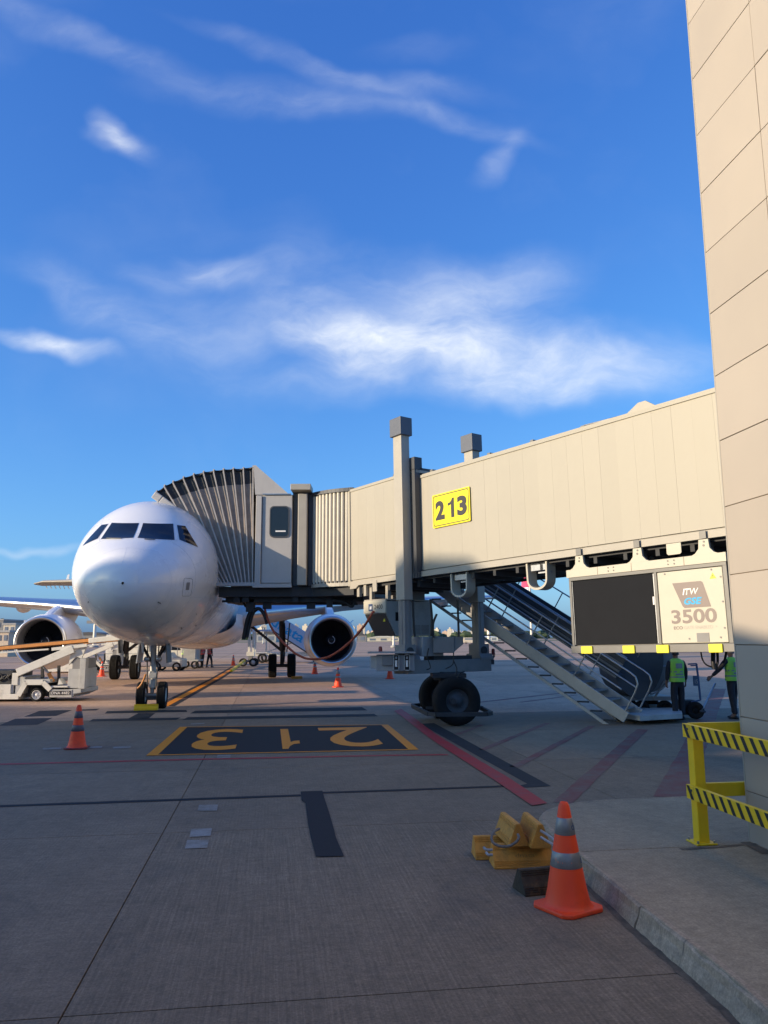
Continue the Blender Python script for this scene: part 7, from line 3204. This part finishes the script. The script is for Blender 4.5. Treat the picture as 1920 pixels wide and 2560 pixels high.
def trolley():
    # blue-grey upright frame on a wheeled foot beside the left person
    p = G(1735, 1798)
    t = thing('hand_trolley', 'dark hand trolley with a tall blue-grey frame and a round wheel between the two persons', 'trolley', p)

    def q(x, y, Y=None):
        return P(1620 + x / 6.38, 1600 + y / 6.38, p.y) - p
    b = MB()
    pts = [q(640, 385), q(772, 378), q(800, 600), q(836, 955), q(760, 975), q(690, 990)]
    for i in range(len(pts) - 1):
        b.bar(pts[i], pts[i + 1], 0.035, 0.045, (0, 1, 0))
    b.bar(q(680, 410), q(775, 405), 0.03, 0.03, (0, 1, 0))
    b.bar(q(760, 975), q(740, 1050), 0.04, 0.04, (0, 1, 0))
    b.build('frame', 'ink_navy', t)
    b = MB()
    a, c = q(715, 570), q(800, 730)
    b.box2((a.x, -0.02, c.z), (c.x, 0.01, a.z))
    pl_ = b.build('name_board', 'board_blue', t)
    lettering('15', 0.07, 0.10, frame(q(765, 660) + Vector((0, -0.025, 0)), Vector((1, 0, 0)), ZV, Vector((0, -1, 0))), 'ink_grey', pl_, 0.0)
    b = MB()
    c = q(755, 1150)
    r_ = max(0.12, c.z + p.z)
    b.lathe(tyre_profile(0.21, 0.16, 0.08), 24, (c.x, 0.0, 0.215), (0.25, 1, 0), closed=True)
    b.lathe([(0, -0.05), (0.09, -0.05), (0.09, 0.05), (0, 0.05)], 14, (c.x, 0.0, 0.215), (0.25, 1, 0))
    b.build('wheel', 'rubber', t)
    b = MB()
    b.box2((c.x - 0.3, 0.05, 0.1), (c.x + 0.05, 0.4, 0.45))
    b.build('foot', 'under', t)
    bar = thing('steering_bar', 'pale steel steering bar held slanting by the right-hand person', 'bar', p)
    b = MB()
    b.tube([q(845, 1090) + Vector((0, -0.1, 0)), q(1140, 705) + Vector((0, 0.25, 0))], 0.024, 8)
    b.build('shaft', 'steel', bar)
    b = MB()
    b.tube([q(800, 1130) + Vector((0, -0.1, 0)), q(888, 1135) + Vector((0, -0.1, 0))], 0.03, 8)
    b.tube([q(845, 1090) + Vector((0, -0.1, 0)), q(830, 1135) + Vector((0, -0.1, 0))], 0.028, 8)
    b.build('hook', 'dark_grey', bar)


M_['board_blue'] = mat('board_blue', (0.06, 0.10, 0.16), 0.5, var=0.05)
trolley()


# ------------------------------------------------------------------ the far side of the airfield
def far_things():
    rnd = random.Random(11)
    # apartment towers
    def win_mat(name, col):
        m = mat(name, col, 0.85, var=0.04, vscale=0.02)
        nt = m.node_tree
        N, L = nt.nodes, nt.links
        b = N['Principled BSDF']
        src = b.inputs['Base Color'].links[0].from_socket
        tc = N.new('ShaderNodeTexCoord')
        br = N.new('ShaderNodeTexBrick')
        br.offset = 0
        br.inputs['Scale'].default_value = 1.0
        br.inputs['Brick Width'].default_value = 3.4
        br.inputs['Row Height'].default_value = 3.0
        br.inputs['Mortar Size'].default_value = 0.62
        br.inputs['Mortar Smooth'].default_value = 0.0
        br.inputs['Color1'].default_value = (0.45, 0.48, 0.52, 1)
        br.inputs['Color2'].default_value = (0.62, 0.62, 0.62, 1)
        br.inputs['Mortar'].default_value = (1, 1, 1, 1)
        mp = N.new('ShaderNodeMapping')
        mp.inputs['Rotation'].default_value = (R(90), 0, 0)
        L.new(tc.outputs['Object'], mp.inputs['Vector'])
        L.new(mp.outputs[0], br.inputs['Vector'])
        mx = N.new('ShaderNodeMix')
        mx.data_type = 'RGBA'
        mx.blend_type = 'MULTIPLY'
        mx.inputs[0].default_value = 0.8
        L.new(src, mx.inputs[6])
        L.new(br.outputs['Color'], mx.inputs[7])
        L.new(mx.outputs[2], b.inputs['Base Color'])
        M_[name] = m
    win_mat('tower_pale', (0.62, 0.55, 0.45))
    win_mat('tower_tan', (0.58, 0.42, 0.32))
    win_mat('tower_grey', (0.52, 0.53, 0.55))
    xs = []
    x = 640.0
    while x < 1240:
        xs.append(x)
        x += rnd.uniform(6, 13)
    for x in xs:
        Y = rnd.uniform(2300, 3300)
        w_ = rnd.uniform(11, 22)
        hpx = rnd.uniform(14, 33) if rnd.random() < 0.75 else rnd.uniform(8, 16)
        h = 2 + hpx * Y / 1950
        X = (x - 958) / 1950 * Y
        m = rnd.choice(['tower_pale', 'tower_pale', 'tower_pale', 'tower_tan', 'tower_grey'])
        b = MB()
        b.box2((-w_ / 2, 0, 0), (w_ / 2, w_ * 0.8, h))
        b.box2((-w_ * 0.2, w_ * 0.2, h), (w_ * 0.2, w_ * 0.6, h + rnd.uniform(3, 6)))
        if rnd.random() < 0.5:
            b.box2((-w_ / 2 - 1.2, w_ * 0.25, 0), (-w_ / 2 + 0.01, w_ * 0.6, h * 0.94))
        o = b.build('apartment_tower', m)
        o.location = (X, Y, 0)
        o.rotation_euler = (0, 0, rnd.uniform(-0.6, 0.2))
        tag(o, {'tower_pale': 'distant cream apartment tower', 'tower_tan': 'distant reddish tan apartment tower', 'tower_grey': 'distant cool grey apartment tower'}[m] + (' rising high in' if hpx > 24 else (' standing low in' if hpx < 15 else ' in')) + ' the city skyline beyond the airfield', 'tower block', 'city towers on the horizon')
    # left part of the skyline seen through gaps under the nose
    # low tree belt
    b = MB()
    for k in range(520):
        Y = rnd.uniform(1250, 1700)
        X = rnd.uniform(-0.52, 0.56) * Y
        s = rnd.uniform(5, 10)
        n0 = len(b.v)
        zc = s * 0.45
        vs = []
        for i in range(4):
            for j in range(7):
                a, e = 2 * PI * j / 7, -0.5 + i * 0.62
                rj = s * (0.75 + 0.5 * rnd.random())
                vs.append((X + math.cos(a) * math.cos(e) * rj * 1.3, Y + math.sin(a) * math.cos(e) * rj, max(0, zc + math.sin(e) * rj * 0.8)))
        vs.append((X, Y, zc + s * 0.95))
        fs = []
        for i in range(3):
            for j in range(7):
                fs.append((i * 7 + j, i * 7 + (j + 1) % 7, (i + 1) * 7 + (j + 1) % 7, (i + 1) * 7 + j))
        for j in range(7):
            fs.append((21 + j, 21 + (j + 1) % 7, 28))
        b.add(vs, fs)
    tag(b.build('tree_belt', 'foliage'), 'low dark green belt of trees along the far edge of the airfield', 'trees', kind='stuff')

    def gable(name, label, cat, x0, x1, ytop, Y, m, roof, depth=14, group=None):
        a, c = P(x0, 1597, Y), P(x1, 1597, Y)
        zt = P((x0 + x1) / 2, ytop, Y).z
        w_ = c.x - a.x
        t = thing(name, label, cat, (a.x, Y, 0), group)
        b = MB()
        b.box2((0, 0, 0), (w_, depth, zt * 0.72))
        b.build('wall', m, t)
        b = MB()
        arc = [(-0.5, zt * 0.72)] + [(w_ * k / 8, zt * (0.72 + 0.28 * math.sin(PI * k / 8))) for k in range(9)] + [(w_ + 0.5, zt * 0.72)]
        b.prism(arc, -0.3, depth)
        b.build('roof', roof, t)
        nw = max(2, int(w_ / 5))
        for k in range(nw):
            b = MB()
            xx = (k + 0.5) * w_ / nw
            b.box((xx, -0.05, zt * 0.36), (w_ / nw * 0.55, 0.08, zt * 0.36))
            b.build('window', 'far_window', t)
        return t
    gable('hangar', 'dark-roofed hangar on the far side right of the engine', 'hangar', 878, 916, 1582, 420, 'mid_grey', 'roof_dark')
    gable('hangar', 'low white hangar behind the hanging power unit', 'hangar', 918, 1000, 1590, 470, 'building_cream', 'loader')
    gable('hangar', 'long white hangar seen behind the far lift column', 'hangar', 1205, 1245, 1590, 480, 'loader', 'panel_blue')
    gable('hangar', 'dark hangar under the airliner wing left of the right main gear', 'hangar', 640, 690, 1578, 430, 'grey_paint', 'roof_dark')
    gable('hangar', 'cream hangar beside the dark one under the wing', 'hangar', 690, 760, 1586, 520, 'building_cream', 'loader')
    gable('hangar', 'grey hangar just past the left engine', 'hangar', 170, 270, 1580, 400, 'mid_grey', 'roof_dark')
    # buildings at the left edge
    def block(name, label, x0, x1, yt, Y, m, storeys, cols, yb=None):
        a, c = P(x0, 1600, Y), P(x1, 1600, Y)
        zt = P((x0 + x1) / 2, yt, Y).z
        t = thing(name, label, 'building', (a.x, Y, 0))
        w_ = c.x - a.x
        b = MB()
        b.box2((0, 0, 0), (w_, 8, zt))
        b.build('wall', m, t)
        b = MB()
        b.box2((-0.15, -0.15, zt), (w_ + 0.15, 8.1, zt + 0.25))
        b.build('roof_edge', 'grey_paint', t)
        for i in range(storeys):
            for j in range(cols):
                b = MB()
                b.box(((j + 0.5) * w_ / cols, -0.03, zt * (i + 0.55) / storeys), (w_ / cols * 0.5, 0.06, zt / storeys * 0.45))
                b.build('window', 'far_window', t)
    block('office_building', 'cream flat-roofed building left of the left engine', 6, 36, 1562, 120, 'building_cream', 3, 2)
    block('office_building', 'brown low building at the left edge of the apron', -40, 21, 1581, 95, 'tower_b', 2, 4)
    block('office_building', 'dark grey block at the far left edge behind the brown one', -20, 5, 1551, 140, 'mid_grey', 3, 1)
    # trees standing singly at the left
    def tree(label, x, yt, Y, wpx):
        p = P(x, 1600, Y)
        zt = P(x, yt, Y).z
        r_ = wpx / 1950 * Y / 2
        t = thing('tree', label, 'tree', (p.x, Y, 0), 'trees left of the left engine')
        b = MB()
        b.tube([(0, 0, 0), (0.1, 0, zt * 0.35), (0.0, 0.1, zt * 0.7)], [0.28, 0.2, 0.08], 8)
        for k in range(5):
            a = k * 1.3
            b.tube([(0.05, 0, zt * (0.35 + 0.06 * k)), (math.cos(a) * r_ * 0.7, math.sin(a) * r_ * 0.7, zt * (0.55 + 0.07 * k))], [0.12, 0.03], 6)
        b.build('trunk', 'trunk', t)
        b = MB()
        for k in range(420):
            a, e = rnd.uniform(0, 2 * PI), rnd.uniform(-0.9, 1.4)
            rr = r_ * rnd.uniform(0.35, 1.0) * (0.8 + 0.3 * math.sin(3 * a))
            c = Vector((math.cos(a) * math.cos(e) * rr, math.sin(a) * math.cos(e) * rr, zt * 0.68 + math.sin(e) * zt * 0.3))
            d1 = Vector((rnd.uniform(-1, 1), rnd.uniform(-1, 1), rnd.uniform(-1, 1))).normalized() * rnd.uniform(0.18, 0.42)
            d2 = d1.orthogonal() * 0.8
            b.add([c - d1, c + d2, c + d1, c - d2], [(0, 1, 2, 3)])
        b.build('crown', 'foliage', t, fix=False)
    tree('slim dark tree just left of the left engine', 44, 1560, 130, 20)
    tree('taller dark tree top rising behind the left engine cowl', 60, 1555, 150, 16)
    tree('small dark tree at the far left edge behind the grey block', 2, 1548, 150, 14)
    # masts and posts
    def mast(name, label, x, yt, yb, Y, w_, cat):
        p = P(x, 1597, Y)
        zt = P(x, yt, Y).z
        t = thing(name, label, cat, (p.x, Y, 0))
        b = MB()
        b.tube([(0, 0, 0), (0, 0, zt)], [w_, w_ * 0.7], 10)
        b.build('pole', 'pole_white', t)
        b = MB()
        b.box((0, 0, zt + w_), (w_ * 8, w_ * 2, w_ * 1.5))
        b.build('lamp_head', 'mid_grey', t)
        b = MB()
        b.lathe([(0, 0), (w_ * 2.2, 0), (w_ * 2.2, 0.4), (w_, 0.5)], 10)
        b.build('foot', 'grey_paint', t)
    mast('light_mast', 'tall white floodlight mast seen between the bridge and the stair', 1329, 1390, 1600, 260, 0.42, 'mast')
    mast('light_mast', 'cream pole rising under the nose right of the left engine', 236, 1560, 1600, 200, 0.5, 'mast')
    mast('light_mast', 'thin grey lamp pole beside the dark hangar under the wing', 658, 1570, 1600, 300, 0.20, 'mast')
    mast('marker_post', 'short white marker post on the far apron left of the near lift column', 984, 1588, 1618, 165, 0.30, 'post')
    mast('marker_post', 'pale yellow post seen through the stair treads', 1222, 1560, 1600, 240, 0.6, 'post')
    # far parked vehicles
    for x, y, m, lab, L in ((1168, 1604, 'tail_red', 'tiny red vehicle far off between the lift columns', 4.5), (1178, 1604, 'building_cream', 'tiny cream van beside the red vehicle far off', 5.0),
                            (108, 1652, 'loader', 'white flatbed trailer behind the left engine', 4.0)):
        p = G(x, y + 6)
        t = thing('parked_vehicle', lab, 'vehicle', p)
        b = MB()
        b.prism([(-L / 2, 0.4), (L / 2, 0.4), (L / 2, 1.1), (L * 0.28, 1.3), (L * 0.18, 2.0), (-L / 2, 2.0)], 0, 1.9)
        b.build('body', m, t, bevel=0.1)
        b = MB()
        b.prism([(-L * 0.4, 1.3), (L * 0.2, 1.3), (L * 0.14, 1.8), (-L * 0.4, 1.8)], -0.02, -0.005)
        b.build('window', 'far_window', t)
        for dx in (-L * 0.32, L * 0.32):
            b = MB()
            simple_wheel(b, (dx, 0.1, 0.38), 0.38, 0.25, n=14)
            b.build('wheel', 'rubber', t)


far_things()

# thin oil line and cable remains near the frame foot
def oddments():
    p = G(1905, 2536)
    b = MB()
    b.add([(-0.10, -0.03, 0.004), (0.10, -0.05, 0.006), (0.12, 0.05, 0.012), (0.02, 0.06, 0.02), (-0.09, 0.04, 0.006)], [(0, 1, 2, 3, 4)])
    o = b.build('paper_scrap', 'ink_white')
    o.location = p
    tag(o, 'small pale scrap of litter at the kerb foot in the near corner', 'litter')


oddments()
